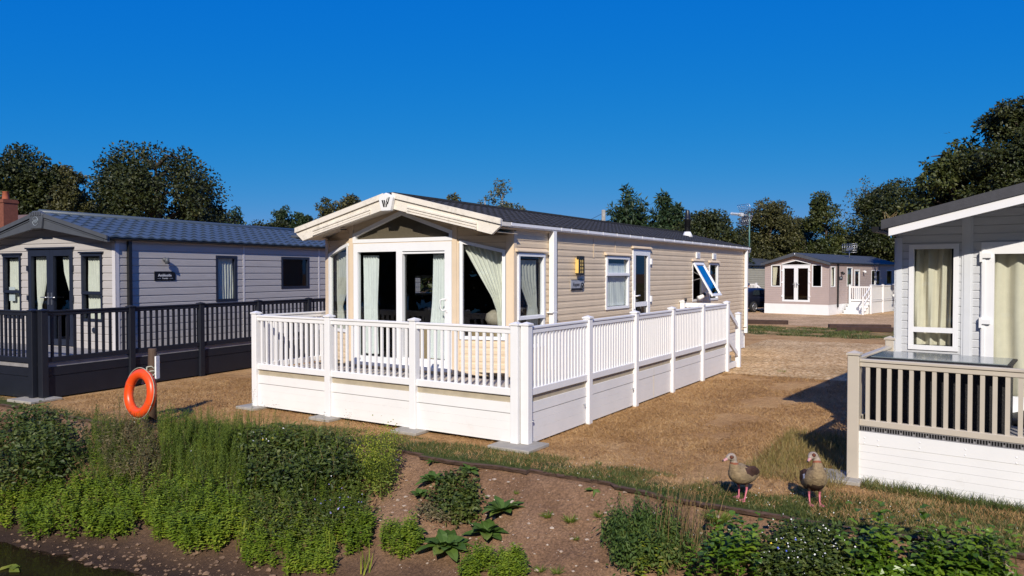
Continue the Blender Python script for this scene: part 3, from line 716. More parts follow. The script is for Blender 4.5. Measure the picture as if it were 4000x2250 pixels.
# big cream barge boards with the stepped panel, and the badge block at the peak
for s_ in (-1, 1):
    X = lambda d: XC + s_ * d
    mb = MB()
    mb.prism([(X(.10), .90, RZ + .02), (X(2.30), .90, 3.235), (X(2.30), .90, 3.135), (X(2.13), .90, 3.005), (X(.10), .90, RZ - .24)], (0, .05, 0))
    mb.prism([(X(.10), .868, RZ + .035), (X(2.315), .868, 3.245), (X(2.315), .868, 3.155), (X(.10), .868, RZ - .055)], (0, .031, 0))
    for dz, w_, pr_ in ((.118, .028, .875), (.158, .03, .882), (.2, .03, .868)):
        mb.prism([(X(.42), pr_, RZ - dz - .42 * SL + .0), (X(1.85), pr_, RZ - dz - 1.85 * SL), (X(1.85), pr_, RZ - dz - w_ - 1.85 * SL), (X(.42), pr_, RZ - dz - w_ - .42 * SL)], (0, .9 - pr_ - .0005, 0))
    mb.box(min(X(2.24), X(2.30)), max(X(2.24), X(2.30)), .955, 1.2, 3.14, 3.2)
    mb.build('barge_board', FASCIA, B)
mb = MB(); mb.prism([(XC - .165, .82, 3.69), (XC, .82, 3.77), (XC + .165, .82, 3.69), (XC + .105, .82, 3.46), (XC - .105, .82, 3.46)], (0, .08, 0))
bd = bevel(mb.build('badge_block', WHITE2, B), .008)
mb = MB()
P_ = lambda a, b: (XC + a, .8155, 3.60 + b)
for q in ([(-.085, .045), (-.055, .045), (-.015, -.075), (-.045, -.075)], [(-.04, .045), (-.015, .045), (.005, -.02), (-.01, -.06)], [(.0, -.075), (.028, -.075), (.052, .0), (.038, .02)],
          [(.012, .0), (.03, .055), (.055, .085), (.035, .015)], [(.045, -.02), (.075, .085), (.10, .085), (.058, -.035)]):
    mb.prism([P_(a, b) for a, b in q], (0, .0045, 0))
mb.build('emblem', LETTER, bd)
# glazing
window(B, angr, .04, .83, 1.30, 2.955, 2.775, UPVC, GLASS)
window(B, angl, .125, .915, 1.30, 2.775, 2.955, UPVC, GLASS)
window(B, side, yu(1.60), yu(2.50), 1.13, 2.74, None, UPVC, GLASS, mid=1.655, sash_top=True)
window(B, side, yu(4.97), yu(6.12), 1.655, 2.75, None, UPVC, GLASS, mid=2.375, sash_top=True)
window(B, side, yu(11.6), yu(12.4), 1.64, 2.68, None, UPVC, GLASS)
window(B, left, left.len - LW1, left.len - LW0, 1.9, 2.35, None, UPVC, GLASS)
ow = window(B, side, yu(10.22), yu(11.04), 1.65, 2.70, None, UPVC, GLASS, n1=.02)
bpy.data.objects.remove(ow.children[0])
mb = MB(); a0, a1 = yu(10.24), yu(11.02); tp, bt = (2.67, .03), (1.80, .54)                # top-hung sash swung outwards
def sp(u, t, d=0.0):
    z = tp[0] + (bt[0] - tp[0]) * t; n = tp[1] + (bt[1] - tp[1]) * t; return side.p(u, z, n) + side.N * d * .9 + Vector((0, 0, .44 * d))
def sb(u0, u1, t0, t1, d=.022):
    n0_ = len(mb.v); mb.add([sp(u, t, dd) for dd in (-d, d) for t in (t0, t1) for u in (u0, u1)], [(0, 2, 3, 1), (4, 5, 7, 6), (0, 1, 5, 4), (2, 6, 7, 3), (0, 4, 6, 2), (1, 3, 7, 5)])
sb(a0, a1, 0, .07); sb(a0, a1, .93, 1.0); sb(a0, a0 + .06, .07, .93, .021); sb(a1 - .06, a1, .07, .93, .021)
os_ = mb.build('open_sash', UPVC, B)
mb = MB(); mb.poly([sp(a0 + .05, .05), sp(a1 - .05, .05), sp(a1 - .05, .95), sp(a0 + .05, .95)]); mb.build('pane', GLASSOPEN, os_)
mb = MB(); mb.beam(side.p(a0 + .02, 2.2, .0), sp(a0 + .03, .45), .02, .012); mb.beam(side.p(a0 + .02, 2.45, .0), sp(a0 + .03, .4), .02, .012); mb.build('stay_arm', STEEL, os_)
# sliding doors
mb = MB(); U = lambda x: x + 4.52; f = front
f.box(mb, U(-4.41), U(-4.305), .80, 2.93, -.05, .03); f.box(mb, U(-2.31), U(-2.165), .80, 2.93, -.05, .03); f.box(mb, U(-4.305), U(-2.31), 2.78, 2.93, -.05, .03); f.box(mb, U(-4.305), U(-2.31), .80, .90, -.05, .03)
f.box(mb, U(-3.375), U(-3.24), .90, 2.78, -.05, .034)
f.box(mb, U(-3.24), U(-2.31), 2.735, 2.765, -.05, .02); f.box(mb, U(-3.24), U(-2.31), .9, .925, -.05, .02)
f.box(mb, U(-4.42), U(-2.16), .74, .80, -.05, .07)
dr = mb.build('patio_door', UPVC, B)
mb = MB(); f.box(mb, U(-4.44), U(-2.14), .69, .735, -.05, .02); mb.build('door_sill', CREAMTRIM, dr)
for a, b, n in ((-4.31, -3.37, -.012), (-3.245, -2.305, -.03)):
    g = MB(); g.poly([f.p(U(a), .895, n), f.p(U(b), .895, n), f.p(U(b), 2.785, n), f.p(U(a), 2.785, n)]); g.build('pane', GLASS, dr)
mb = MB(); c = lambda x, z, n: f.p(U(x), z, n); mb.tube([c(-2.27, 1.96, .03), c(-2.33, 1.96, .075), c(-2.36, 1.94, .08), c(-2.365, 1.80, .08), c(-2.33, 1.775, .075), c(-2.27, 1.78, .03)], .013, 8); mb.box(-2.285, -2.245, 1.18, 1.19, 1.74, 1.99); mb.build('handle', WHITE, dr)
# gable glazing
mb = MB(); gz = [( -4.36, 3.01), (-2.22, 3.01), (-2.22, 3.075), (-3.29, 3.42), (-4.36, 3.075)]
gw = MB(); wd = .065
f.box(gw, U(-4.425), U(-2.155), 2.945, 3.01, -.05, .032)
f.box(gw, U(-4.425), U(-4.36), 3.01, 3.10, -.05, .030); f.box(gw, U(-2.22), U(-2.155), 3.01, 3.10, -.05, .030)
f.bar(gw, U(-4.425), 3.0775, U(-3.288), 3.4525, wd, -.05, .031); f.bar(gw, U(-3.292), 3.4525, U(-2.155), 3.0775, wd, -.05, .0305)
g_ = gw.build('gable_window', UPVC, B)
g = MB(); g.poly([f.p(U(a), z, -.01) for a, z in ((-4.37, 3.0), (-2.21, 3.0), (-2.21, 3.09), (-3.29, 3.435), (-4.37, 3.09))]); g.build('pane', GLASSGABLE, g_)
g = MB(); g.poly([f.p(U(a), z, -.045) for a, z in ((-4.42, 2.96), (-2.16, 2.96), (-2.16, 3.09), (-3.29, 3.44), (-4.42, 3.09))]); g.build('pane_backing', mat('taupe_backing', (.17, .15, .12), .9, .08, 14), g_)  # taupe sheet added behind the pane to set its tone
mb = MB(); f.box(mb, U(-4.44), U(-2.14), 2.925, 2.944, -.02, .024); mb.build('transom', CREAMTRIM, g_)
# side door
mb = MB(); a, b = yu(6.32), yu(7.28)
side.box(mb, a, a + .13, .70, 2.92, -.04, .035); side.box(mb, b - .13, b, .70, 2.92, -.04, .035); side.box(mb, a + .13, b - .13, 2.79, 2.92, -.04, .035); side.box(mb, a + .13, b - .13, .70, .82, -.04, .035); side.box(mb, a + .13, b - .13, 1.66, 1.76, -.03, .025)
sd = mb.build('side_door', UPVC, B)
g = MB(); g.poly([side.p(a + .12, .81, -.01), side.p(b - .12, .81, -.01), side.p(b - .12, 2.80, -.01), side.p(a + .12, 2.80, -.01)]); g.build('pane', GLASSDARK, sd)
mb = MB(); side.box(mb, a + .05, a + .09, 1.62, 2.02, .035, .048); mb.tube([side.p(a + .07, 1.9, .04), side.p(a + .07, 1.9, .09), side.p(a + .24, 1.91, .09)], .014, 8); mb.build('handle', WHITE, sd)
for z in (2.6, 1.75): mb = MB(); side.box(mb, b + .0, b + .06, z, z + .13, .018, .065); mb.build('hinge', WHITE, sd)
# drip hoods over the openings, vents, joint covers
for (q0, q1, _, zz, _) in so_:
    mb = MB(); A, C = q0 - .06, q1 + .06
    mb.prism([side.p(A, zz + .012, .012), side.p(A, zz + .012, .075), side.p(A, zz + .03, .075), side.p(A, zz + .075, .022), side.p(A, zz + .075, .012)], side.U * (C - A)); mb.build('drip_hood', CREAMTRIM, B)
for y in (10.47, 11.87):
    mb = MB(); side.box(mb, yu(y), yu(y + .28), 2.79, 2.95, .012, .045); v_ = mb.build('vent', WHITE, B)
    mb = MB()
    for k in range(4): side.box(mb, yu(y + .05), yu(y + .23), 2.815 + k * .03, 2.828 + k * .03, .045, .052)
    mb.build('louvre', LETTERW, v_)
mb = MB()
for y, z0_, z1_ in ((4.42, 2.7, 3.09), (5.42, 2.82, 3.09)): side.box(mb, yu(y), yu(y + .03), z0_, z1_, .014, .019)
side.box(mb, side.len - .03, side.len + .02, .6, zt, -.02, .03)
mb.build('joint_strip', CREAMTRIM, B)
gutter(B, -1.10, .96, 15.45, 3.165, WHITE, [1.25, 2.9] + [2.62 + .66 * k for k in range(1, 20)])
pipe(B, XR + .02, 2.70, .69, 3.14, WHITE2, .06, (1.70,)); pipe(B, XR + .02, 15.16, .50, 3.14, WHITE2, .055, (1.95, .7))
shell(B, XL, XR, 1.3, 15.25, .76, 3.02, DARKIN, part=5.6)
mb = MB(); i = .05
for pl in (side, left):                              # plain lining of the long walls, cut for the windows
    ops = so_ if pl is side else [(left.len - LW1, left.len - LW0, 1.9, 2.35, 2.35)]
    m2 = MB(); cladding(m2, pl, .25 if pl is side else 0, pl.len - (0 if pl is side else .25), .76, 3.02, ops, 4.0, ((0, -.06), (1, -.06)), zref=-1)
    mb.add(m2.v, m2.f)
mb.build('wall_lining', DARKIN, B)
mb = MB(); mb.tube([side.p(yu(10.45), 1.74, .10), side.p(yu(10.6), 1.78, .16), side.p(yu(11.0), 1.95, .18)], .055, 14); fl = mb.build('boiler_flue', WHITE, B)
mb = MB(); mb.tube([side.p(yu(10.62), 1.79, .162), side.p(yu(10.72), 1.832, .166)], .059, 14); mb.tube([side.p(yu(10.98), 1.94, .18), side.p(yu(11.04), 1.965, .18)], .06, 14); mb.build('band', BLACK, fl)
mb = MB(); fx, fy = -2.25, 13.0; fzr = RZ - SL * (fx - XC)
mb.lathe((fx, fy, fzr - .02), [(.17, 0), (.12, .10), (.09, .16)], 16); ch = mb.build('flue_flashing', WHITE, B)
mb = MB(); mb.lathe((fx, fy, fzr + .13), [(.085, 0), (.085, .36), (.10, .37), (.10, .40), (.082, .41), (.065, .62), (.055, .64), (.055, .66)], 16); mb.build('flue_pipe', BLACK, B)
mb = MB(); mb.lathe((-4.58, 1.12, 3.205), [(.055, 0), (.06, -.012), (.05, -.016)], 16); mb.build('soffit_light', BLACK, B)

# things in and on the cream lodge
lamp = thing('wall_lamp', 'amber glass lantern in a dark grid case on the cream wall', 'wall lamp', W0, (-1.13, 3.74, 2.5))
mb = MB(); side.box(mb, yu(3.65), yu(3.83), 2.40, 2.68, .016, .10); mb.build('glass', AMBER, lamp)
mb = MB(); y0, y1 = yu(3.64), yu(3.84)
side.box(mb, y0, y1, 2.66, 2.72, .05, .112); side.box(mb, y0, y1, 2.36, 2.40, .05, .112)
side.box(mb, y0, y0 + .03, 2.40, 2.66, .09, .112); side.box(mb, y1 - .03, y1, 2.40, 2.66, .06, .112)
side.box(mb, (y0 + y1) / 2 - .005, (y0 + y1) / 2 + .005, 2.40, 2.66, .10, .110)
for k in range(3): side.box(mb, y0 + .03, y1 - .03, 2.46 + .065 * k, 2.467 + .065 * k, .10, .109)
mb.build('case', BLACK, lamp)
sg = thing('name_plate', 'silver name plate reading Aspen under the amber lantern', 'sign', W0, (-1.13, 3.71, 2.18))
mb = MB(); side.box(mb, yu(3.46), yu(3.97), 2.085, 2.275, .017, .032); mb.build('plate', SILVER, sg)
mb = MB(); side.box(mb, yu(3.46), yu(3.87), 2.08, 2.118, .03, .037); side.box(mb, yu(3.455), yu(3.975), 2.27, 2.28, .03, .036); 
mb.tube([side.p(yu(3.905) + .062 * math.cos(a), 2.15 + .062 * math.sin(a), .036) for a in np.linspace(0, 2 * math.pi, 25)], .008, 6)
mb.prism([side.p(yu(3.905) + a, 2.15 + b, .034) for a, b in ((-.035, .02), (-.01, .02), (.0, -.01), (.03, .045), (.045, .045), (.005, -.045), (-.01, -.045))], side.N * .005); mb.build('plate_marks', LETTER, sg)
text_mesh('Aspen', .105, LETTER, 'lettering', sg, side.p(yu(3.66), 2.185, .033), side.U, (0, 0, 1), .002, .001)
# aerial on its mast at the back corner
ae = thing('tv_aerial', 'yagi television aerial with grid reflector on a green mast', 'aerial', W0, (-1.06, 15.42, 3.0))
mb = MB(); mb.tube([(-1.06, 15.42, 2.9), (-1.06, 15.42, 4.32)], .022, 8); mb.build('mast', mat('green_mast', (.10, .22, .20), .5, .15, 9), ae)
mb = MB(); mb.box(-1.10, -1.02, 15.36, 15.46, 3.05, 3.13); mb.build('mast_clamp', STEEL, ae)
mb = MB(); c0 = Vector((-1.06, 15.42, 4.24)); dx = Vector((-.62, -.78, .05)).normalized(); sy_ = Vector((.78, -.62, 0)).normalized(); up_ = Vector((0, 0, 1))
mb.tube([c0 + dx * -.1, c0 + dx * .72], .016, 6)
for k in range(9):
    p_ = c0 + dx * (.30 + k * .048)
    mb.tube([p_ - sy_ * .09, p_ + sy_ * .09], .011, 5); mb.tube([p_ - up_ * .05, p_ + up_ * .05], .011, 5)
mb.obox(c0 + dx * .33, dx * .06, sy_ * .07, up_ * .05)
mb.build('boom', mat('aerial_alloy', (.62, .63, .64), .4, .1, 9, metal=.3), ae)
mb = MB()
for sgn in (-1, 1):
    for k in range(6):
        o1 = up_ * sgn * (.05 + .055 * k) + dx * (.10 + .03 * k); mb.tube([c0 + o1 - sy_ * .30, c0 + o1 + sy_ * .30], .007, 4)
    for k in range(7):
        s2 = sy_ * (-.30 + .10 * k); mb.tube([c0 + s2 + up_ * sgn * .05 + dx * .11, c0 + s2 + up_ * sgn * .33 + dx * .25], .006, 4)
mb.build('reflector', STEEL, ae)
# curtains, sofa and cushion inside
curtain('white net curtain gathered at the left end of the sliding doors', front, [(2.72, U(-4.29), U(-3.93)), (1.8, U(-4.27), U(-3.95)), (.93, U(-4.28), U(-3.92))], NET, W0, nb=-.12, folds=6)
curtain('long white net curtain at the right end of the sliding doors', front, [(2.72, U(-2.66), U(-2.28)), (1.9, U(-2.68), U(-2.28)), (1.0, U(-2.78), U(-2.28)), (.93, U(-2.78), U(-2.28))], NET, W0, nb=-.12, folds=7)
curtain('white curtain swept to the right across the angled bay window beside the door', angr, [(2.86, .05, .76), (2.6, .20, .77), (2.3, .38, .78), (2.0, .56, .785), (1.78, .64, .77), (1.55, .66, .785), (1.34, .64, .79)], CLOTH, W0, nb=-.13, folds=8)
curtain('grey patterned curtain tied back in the narrow angled window left of the door', angl, [(2.80, .19, .86), (2.3, .19, .70), (1.95, .20, .50), (1.75, .21, .40), (1.5, .20, .50), (1.34, .20, .52)], CLOTHP, W0, nb=-.13, folds=7)
curtain('circle patterned curtain tied back in the tall window round the corner', side, [(2.62, .17, .84), (2.3, .22, .85), (2.0, .42, .86), (1.85, .52, .85), (1.7, .5, .86), (1.2, .46, .87)], CLOTHP, W0, nb=-.055, folds=7, amp=.016)
curtain('plain net curtain filling the two part window beside the side door', side, [(2.60, yu(5.05), yu(6.04)), (2.2, yu(5.05), yu(6.04)), (1.72, yu(5.05), yu(6.04))], NET, W0, nb=-.046, folds=11, amp=.010)
curtain('brown striped curtain behind the open top hung window', side, [(2.6, yu(10.28), yu(10.55)), (1.68, yu(10.28), yu(10.5))], mat('brown_curtain', (.20, .13, .06), .9, .3, 12), W0, nb=-.11, folds=4)
sf = thing('sofa', 'tan sofa with its back to the glazed front of the lodge', 'sofa', W0, (-2.6, 1.95, .76))
mb = MB(); mb.box(-3.5, -1.6, 1.72, 1.92, .80, 1.50); bevel(mb.build('backrest', TANSOFA, sf), .05, 3)
mb = MB(); mb.box(-3.5, -1.6, 1.93, 2.6, .80, 1.18); bevel(mb.build('seat', TANSOFA, sf), .05, 3)
for x in (-3.72, -1.58):
    mb = MB(); mb.box(x, x + .2, 1.72, 2.6, .80, 1.38); bevel(mb.build('arm', TANSOFA, sf), .04, 3)
mb = MB(); 
for a in np.linspace(0, 1, 9)[:-1]: pass
mb.lathe((-1.66, 1.78, 1.51), [(.06, 0), (.15, .02), (.19, .1), (.17, .2), (.08, .26), (.01, .27)], 14); solo('cushion', mb, mat('beige_cushion', (.42, .36, .27), .9, .25, 9), 'beige cushion seen behind the angled bay window', 'cushion', W0, (-1.66, 1.78, 1.51))
# ---- lilac lodge with the blue-grey roof
HL = thing('mobile_home', 'lilac grey lodge with blue grey tiled roof and dark window frames', 'lodge', FL, (-1.01, 2.30, 0))
XR, XC, HW = -1.01, -3.25, 2.24; XL = XC - HW; YF, YB = 2.296, 14.6; RZ, SL = 3.78, .252
side = Pl((XR, YF), (XR, YB)); front = Pl((XL, YF), (XR, YF)); left = Pl((XL, YB), (XL, YF)); rear = Pl((XR, YB), (XL, YB))
yu = lambda y: y - YF; U = lambda x: x - XL
PROF = ((0, .020), (.80, .018), (.86, .004), (1, .004))
mb = MB(); zt = 3.14
fo = [(U(-4.10), U(-2.44), .70, 2.965, 2.965), (U(-2.14), U(-1.42), 1.30, 2.845, 2.845), (U(-5.10), U(-4.39), 1.30, 2.845, 2.845)]
so_ = [(yu(5.08), yu(5.78), 1.665, 2.85, 2.85), (yu(7.41), yu(8.57), 1.955, 2.865, 2.865)]
cladding(mb, side, 0, side.len, .62, zt, so_, .172, PROF)
cladding(mb, front, 0, front.len, .62, [(0, gable_z(XL, XC, RZ - .06, SL)), (HW, RZ - .06), (2 * HW, gable_z(XR, XC, RZ - .06, SL))], fo, .172, PROF)
cladding(mb, left, 0, left.len, .62, zt, [], .172, PROF); cladding(mb, rear, 0, rear.len, .62, [(0, zt), (HW, RZ - .06), (2 * HW, zt)], [], .172, PROF)
mb.build('wall', LILAC, HL)
mb = MB(); side.box(mb, 0, side.len, .02, .615, -.05, -.02); front.box(mb, 0, front.len, .02, .615, -.05, -.02); rear.box(mb, 0, rear.len, .02, .615, -.05, -.02); left.box(mb, 0, left.len, .02, .615, -.05, -.02); mb.build('skirting', ANTHRA, HL)
LTRIM = mat('lilac_trim', (.56, .54, .55), .5, .05, 4)
mb = MB(); side.box(mb, -.025, .075, .62, zt - .08, .0, .026); front.box(mb, front.len - .08, front.len + .026, .62, zt - .08, 0, .0255); mb.build('corner_post', LTRIM, HL)
mb = MB()
for y in (5.99, 8.98): side.box(mb, yu(y), yu(y) + .06, .62, zt - .02, .0, .025)
mb.build('joint_strip', LTRIM, HL)
rm = MB(); roof_tiles(rm, -1, XC, XR + .16, RZ, 3.185, 2.02, YB + .1, .3, 7, amp=.03, lift=.03, res=9); roof_tiles(rm, 1, XC, XL - .16, RZ, 3.185, 2.02, YB + .1, .3, 7, amp=.03, lift=.03, res=6)
rf = rm.build('roof', ROOFBLUE, HL)
mb = MB(); mb.tube([(XC, 2.02, RZ + .02), (XC, YB + .1, RZ + .02)], .075, 8); mb.build('ridge_cap', ROOFBLUE, rf)
mb = MB(); mb.beam((-1.9, 9.0, gable_z(-1.9, XC, RZ, SL) + .09), (-1.9, 9.42, gable_z(-1.9, XC, RZ, SL) + .09), .34, .07); mb.build('roof_vent', GREYFASC, rf)
mb = MB()
for s_ in (-1, 1): mb.quad((XC, 2.06, RZ - .085), (XC, YF, RZ - .085), (XC + s_ * 2.36, YF, RZ - .085 - SL * 2.36), (XC + s_ * 2.36, 2.06, RZ - .085 - SL * 2.36))
mb.quad((XR, 2.05, 3.12), (XR + .14, 2.05, 3.12), (XR + .14, YB, 3.12), (XR, YB, 3.12)); mb.build('soffit', SOFFIT, rf)
for s_ in (-1, 1):
    X = lambda d: XC + s_ * d
    mb = MB()
    mb.prism([(X(.16), 1.99, RZ + .03 - SL * .16), (X(2.40), 1.99, RZ + .03 - SL * 2.40), (X(2.40), 1.99, RZ - .10 - SL * 2.40), (X(.16), 1.99, RZ - .31 - SL * .16)], (0, .06, 0))
    mb.prism([(X(.16), 1.955, RZ + .05 - SL * .16), (X(2.42), 1.955, RZ + .05 - SL * 2.42), (X(2.42), 1.955, RZ - .035 - SL * 2.42), (X(.16), 1.955, RZ - .045 - SL * .16)], (0, .034, 0))
    mb.prism([(X(.25), 1.975, RZ - .075 - SL * .25), (X(2.3), 1.975, RZ - .07 - SL * 2.3), (X(2.3), 1.975, RZ - .085 - SL * 2.3), (X(.25), 1.975, RZ - .095 - SL * .25)], (0, .0145, 0))
    mb.build('barge_board', GREYFASC, HL)
mb = MB(); mb.prism([(XC - .26, 1.93, RZ - .03), (XC - .12, 1.93, RZ + .05), (XC + .12, 1.93, RZ + .05), (XC + .26, 1.93, RZ - .03), (XC + .2, 1.93, RZ - .36), (XC - .2, 1.93, RZ - .36)], (0, .10, 0)); bb = bevel(mb.build('badge_block', GREYFASC, HL), .02, 2)
mb = MB()
for k in range(5): mb.box(XC - .2 + .085 * k, XC - .14 + .085 * k, 1.915, 1.93, RZ - .06, RZ + .015)
mb.build('ribs', GREYFASC, bb)
BAD = mat('badge_grey', (.20, .23, .26), .45, .1, 9)
mb = MB(); mb.tube([(XC + .10 * math.cos(a), 1.928, RZ - .19 + .10 * math.sin(a)) for a in np.linspace(0, 2 * math.pi, 25)], .009, 6); mb.build('emblem_ring', BAD, bb)
text_mesh('ABI', .105, BAD, 'lettering', bb, (XC, 1.926, RZ - .19), (1, 0, 0), (0, 0, 1), .004, .002)
gutter(HL, XR + .06, 2.05, YB, 3.165, BLACK); 
mb = MB(); mb.box(XR + .02, XR + .10, 2.56, 2.64, .69, 3.15); mb.build('downpipe', BLACK, HL)
window(HL, front, U(-2.14), U(-1.42), 1.30, 2.845, None, ANTHRA2, GLASS, mid=1.95, fw=.065, sash_top=True)
window(HL, front, U(-5.10), U(-4.39), 1.30, 2.845, None, ANTHRA2, GLASS, mid=1.95, fw=.065, sash_top=True)
window(HL, side, yu(5.08), yu(5.78), 1.665, 2.85, None, ANTHRA2, GLASS, fw=.07)
window(HL, side, yu(7.41), yu(8.57), 1.955, 2.865, None, ANTHRA2, GLASS, fw=.07)
for a, b, z in ((-2.19, -1.37, 2.85), (-5.15, -4.34, 2.85), (-4.16, -2.38, 2.97)):
    mb = MB(); front.box(mb, U(a), U(b), z, z + .035, .015, .075); mb.build('drip_hood', ANTHRA2, HL)
for k, (a, b) in enumerate(((-4.10, -3.27), (-3.265, -2.44))):                         # the two leaves of the french doors
    mb = MB(); a_, b_ = U(a), U(b)
    front.box(mb, a_, a_ + .12, .72, 2.96, -.04, .035); front.box(mb, b_ - .12, b_, .72, 2.96, -.04, .035); front.box(mb, a_ + .12, b_ - .12, 2.80, 2.96, -.04, .034); front.box(mb, a_ + .12, b_ - .12, .72, .86, -.04, .034)
    d_ = mb.build('french_door', ANTHRA2, HL)
    g = MB(); g.poly([front.p(a_ + .11, .85, -.01), front.p(b_ - .11, .85, -.01), front.p(b_ - .11, 2.82, -.01), front.p(a_ + .11, 2.82, -.01)]); g.build('pane', GLASS, d_)
    hx = b_ - .06 if k == 0 else a_ + .06; sg_ = -1 if k == 0 else 1
    mb = MB(); front.box(mb, hx - .018, hx + .018, 1.66, 1.94, .035, .046); mb.tube([front.p(hx, 1.83, .045), front.p(hx, 1.83, .09), front.p(hx + sg_ * .2, 1.83, .09)], .013, 8); mb.build('handle', STEEL, d_)
    ex = a_ if k == 0 else b_
    for z in (2.45, 1.75, 1.0): mb = MB(); front.box(mb, ex - .03, ex + .03, z, z + .12, .03, .06); mb.build('hinge', ANTHRA2, d_)
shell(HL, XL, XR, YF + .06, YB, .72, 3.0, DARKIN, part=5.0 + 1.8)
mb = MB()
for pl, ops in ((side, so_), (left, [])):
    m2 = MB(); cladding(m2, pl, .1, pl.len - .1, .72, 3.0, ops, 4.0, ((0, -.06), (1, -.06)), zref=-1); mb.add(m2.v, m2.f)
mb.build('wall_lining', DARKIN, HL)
mb = MB(); mb.lathe(front.p(U(-1.72), 1.11, .015), [(.065, 0), (.065, .02), (.05, .03)], 16, front.N); mb.build('vent_cover', ANTHRA2, HL)
curtain('pale curtain in the right hand narrow window of the lilac lodge front', front, [(2.75, U(-2.07), U(-1.49)), (1.36, U(-2.07), U(-1.49))], CLOTH, FL, nb=-.11, folds=7)
curtain('pale curtain in the left hand narrow window of the lilac lodge front', front, [(2.75, U(-5.03), U(-4.46)), (1.36, U(-5.03), U(-4.46))], CLOTH, FL, nb=-.11, folds=7)
curtain('cream curtain tied back behind the left leaf of the dark french doors', front, [(2.78, U(-3.98), U(-3.56)), (2.2, U(-3.98), U(-3.62)), (1.75, U(-3.95), U(-3.74)), (1.62, U(-3.93), U(-3.80)), (.9, U(-3.96), U(-3.76))], CLOTH, FL, nb=-.11, folds=5)
curtain('cream curtain swept aside behind the right leaf of the dark french doors', front, [(2.78, U(-2.98), U(-2.56)), (2.4, U(-2.93), U(-2.56)), (2.0, U(-2.76), U(-2.56)), (1.8, U(-2.68), U(-2.56)), (.9, U(-2.70), U(-2.56))], CLOTH, FL, nb=-.11, folds=5)
curtain('pale curtain in the tall dark framed side window of the lilac lodge', side, [(2.78, yu(5.16), yu(5.70)), (1.73, yu(5.16), yu(5.70))], CLOTH, FL, nb=-.05, folds=6, amp=.012)
np_ = thing('name_plate', 'black name plate reading Ambleside on the lilac wall', 'sign', FL, (-1.0, 3.55, 2.33))
mb = MB(); y0, y1 = yu(3.27), yu(3.85)
mb.prism([side.p(y0, 2.225, .02), side.p(y1, 2.225, .02), side.p(y1, 2.37, .02), side.p(y1 - .03, 2.415, .02), side.p(y1 - .08, 2.44, .02), side.p(y0, 2.44, .02)], side.N * .014); mb.build('plate', BLACKPLATE, np_)
text_mesh('Ambleside', .088, LETTERW, 'lettering', np_, side.p((y0 + y1) / 2 - .01, 2.345, .035), side.U, (0, 0, 1), .002, .001)
text_mesh('Premier', .05, LETTERW, 'lettering', np_, side.p((y0 + y1) / 2, 2.275, .035), side.U, (0, 0, 1), .002)
mb = MB(); side.box(mb, y0 + .08, y0 + .17, 2.273, 2.278, .034, .036); side.box(mb, y1 - .17, y1 - .08, 2.273, 2.278, .034, .036); mb.build('rule', LETTERW, np_)
sl_ = thing('wall_lamp', 'small grey down light above the black name plate', 'wall lamp', FL, (-1.0, 3.55, 2.7))
mb = MB(); mb.lathe(side.p(yu(3.55), 2.72, .018), [(.05, 0), (.05, .03), (.02, .05), (.02, .08)], 14, side.N); mb.build('bracket', GREYFASC, sl_)
mb = MB(); mb.tube([side.p(yu(3.55), 2.76, .11), side.p(yu(3.55), 2.62, .12)], [.045, .055], 14); mb.build('lamp_head', GREYFASC, sl_)
fl_ = thing('floodlight', 'white and black floodlight high on the lilac wall near the cream lodge', 'wall lamp', FL, (-1.0, 9.75, 2.7))
mb = MB(); mb.lathe(side.p(yu(9.75), 2.78, .02), [(.06, 0), (.06, .05)], 14, side.N); mb.build('mount', WHITE, fl_)
mb = MB(); mb.tube([side.p(yu(9.75), 2.76, .07), side.p(yu(9.6), 2.70, .19)], [.05, .085], 14); mb.build('lamp_head', BLACK, fl_)
mb = MB(); front.box(mb, U(-4.95), U(-4.72), 1.72, 2.06, -.03, -.022); pn = solo('window_notice', mb, mat('paper', (.62, .66, .68), .8, .04, 9), 'printed white notice stuck inside the far left window', 'notice', FL, (-4.83, 2.3, 1.9))

# ---- pale grey lodge on the right
HR = thing('mobile_home', 'pale grey clad lodge with white framed doors cut by the frame', 'lodge', FR, (.08, 1.9, 0))
XL, YF, YB, HW = .075, 1.90, 13.0, 2.15; XC = XL + HW; XR = XC + HW; SL = .246
front = Pl((XL, YF), (XR, YF)); left = Pl((XL, YB), (XL, YF)); right = Pl((XR, YF), (XR, YB)); U = lambda x: x - XL
RZt = lambda x: 3.075 + SL * (x - .04) if x < XC else 3.075 + SL * (XC - .04) - SL * (x - XC)
PR = RZt(XC); PROF = ((0, .012), (.82, .012), (.9, .003), (1, .003))
fo = [(U(.225), U(.80), 1.39, 2.775, 2.775), (U(1.045), U(2.9), .66, 2.785, 2.785)]
mb = MB(); cladding(mb, front, 0, front.len, .66, [(0, PR - .16 - SL * HW), (HW, PR - .16), (2 * HW, PR - .16 - SL * HW)], fo, .104, PROF)
cladding(mb, left, 0, left.len, .60, 2.88, [], .104, PROF); cladding(mb, right, 0, right.len, .60, 2.88, [], .104, PROF); mb.build('wall', PALEGREY, HR)
GTRIM = mat('grey_white_trim', (.64, .655, .67), .45, .04, 4)
mb = MB(); front.box(mb, -.02, .07, .66, 2.87, 0, .022); left.box(mb, left.len - .11, left.len + .022, .60, 2.87, 0, .0225); mb.build('corner_post', GTRIM, HR)
mb = MB(); front.box(mb, U(.83), U(.955), .66, RZt(.9) - .17, 0, .02); front.box(mb, U(.855), U(.93), .66, RZt(.9) - .17, .02, .028); mb.build('pilaster', GTRIM, HR)
mb = MB(); left.box(mb, 0, left.len, .02, .6, -.04, -.01); mb.build('skirting', WHITE2, HR)
mb = MB()
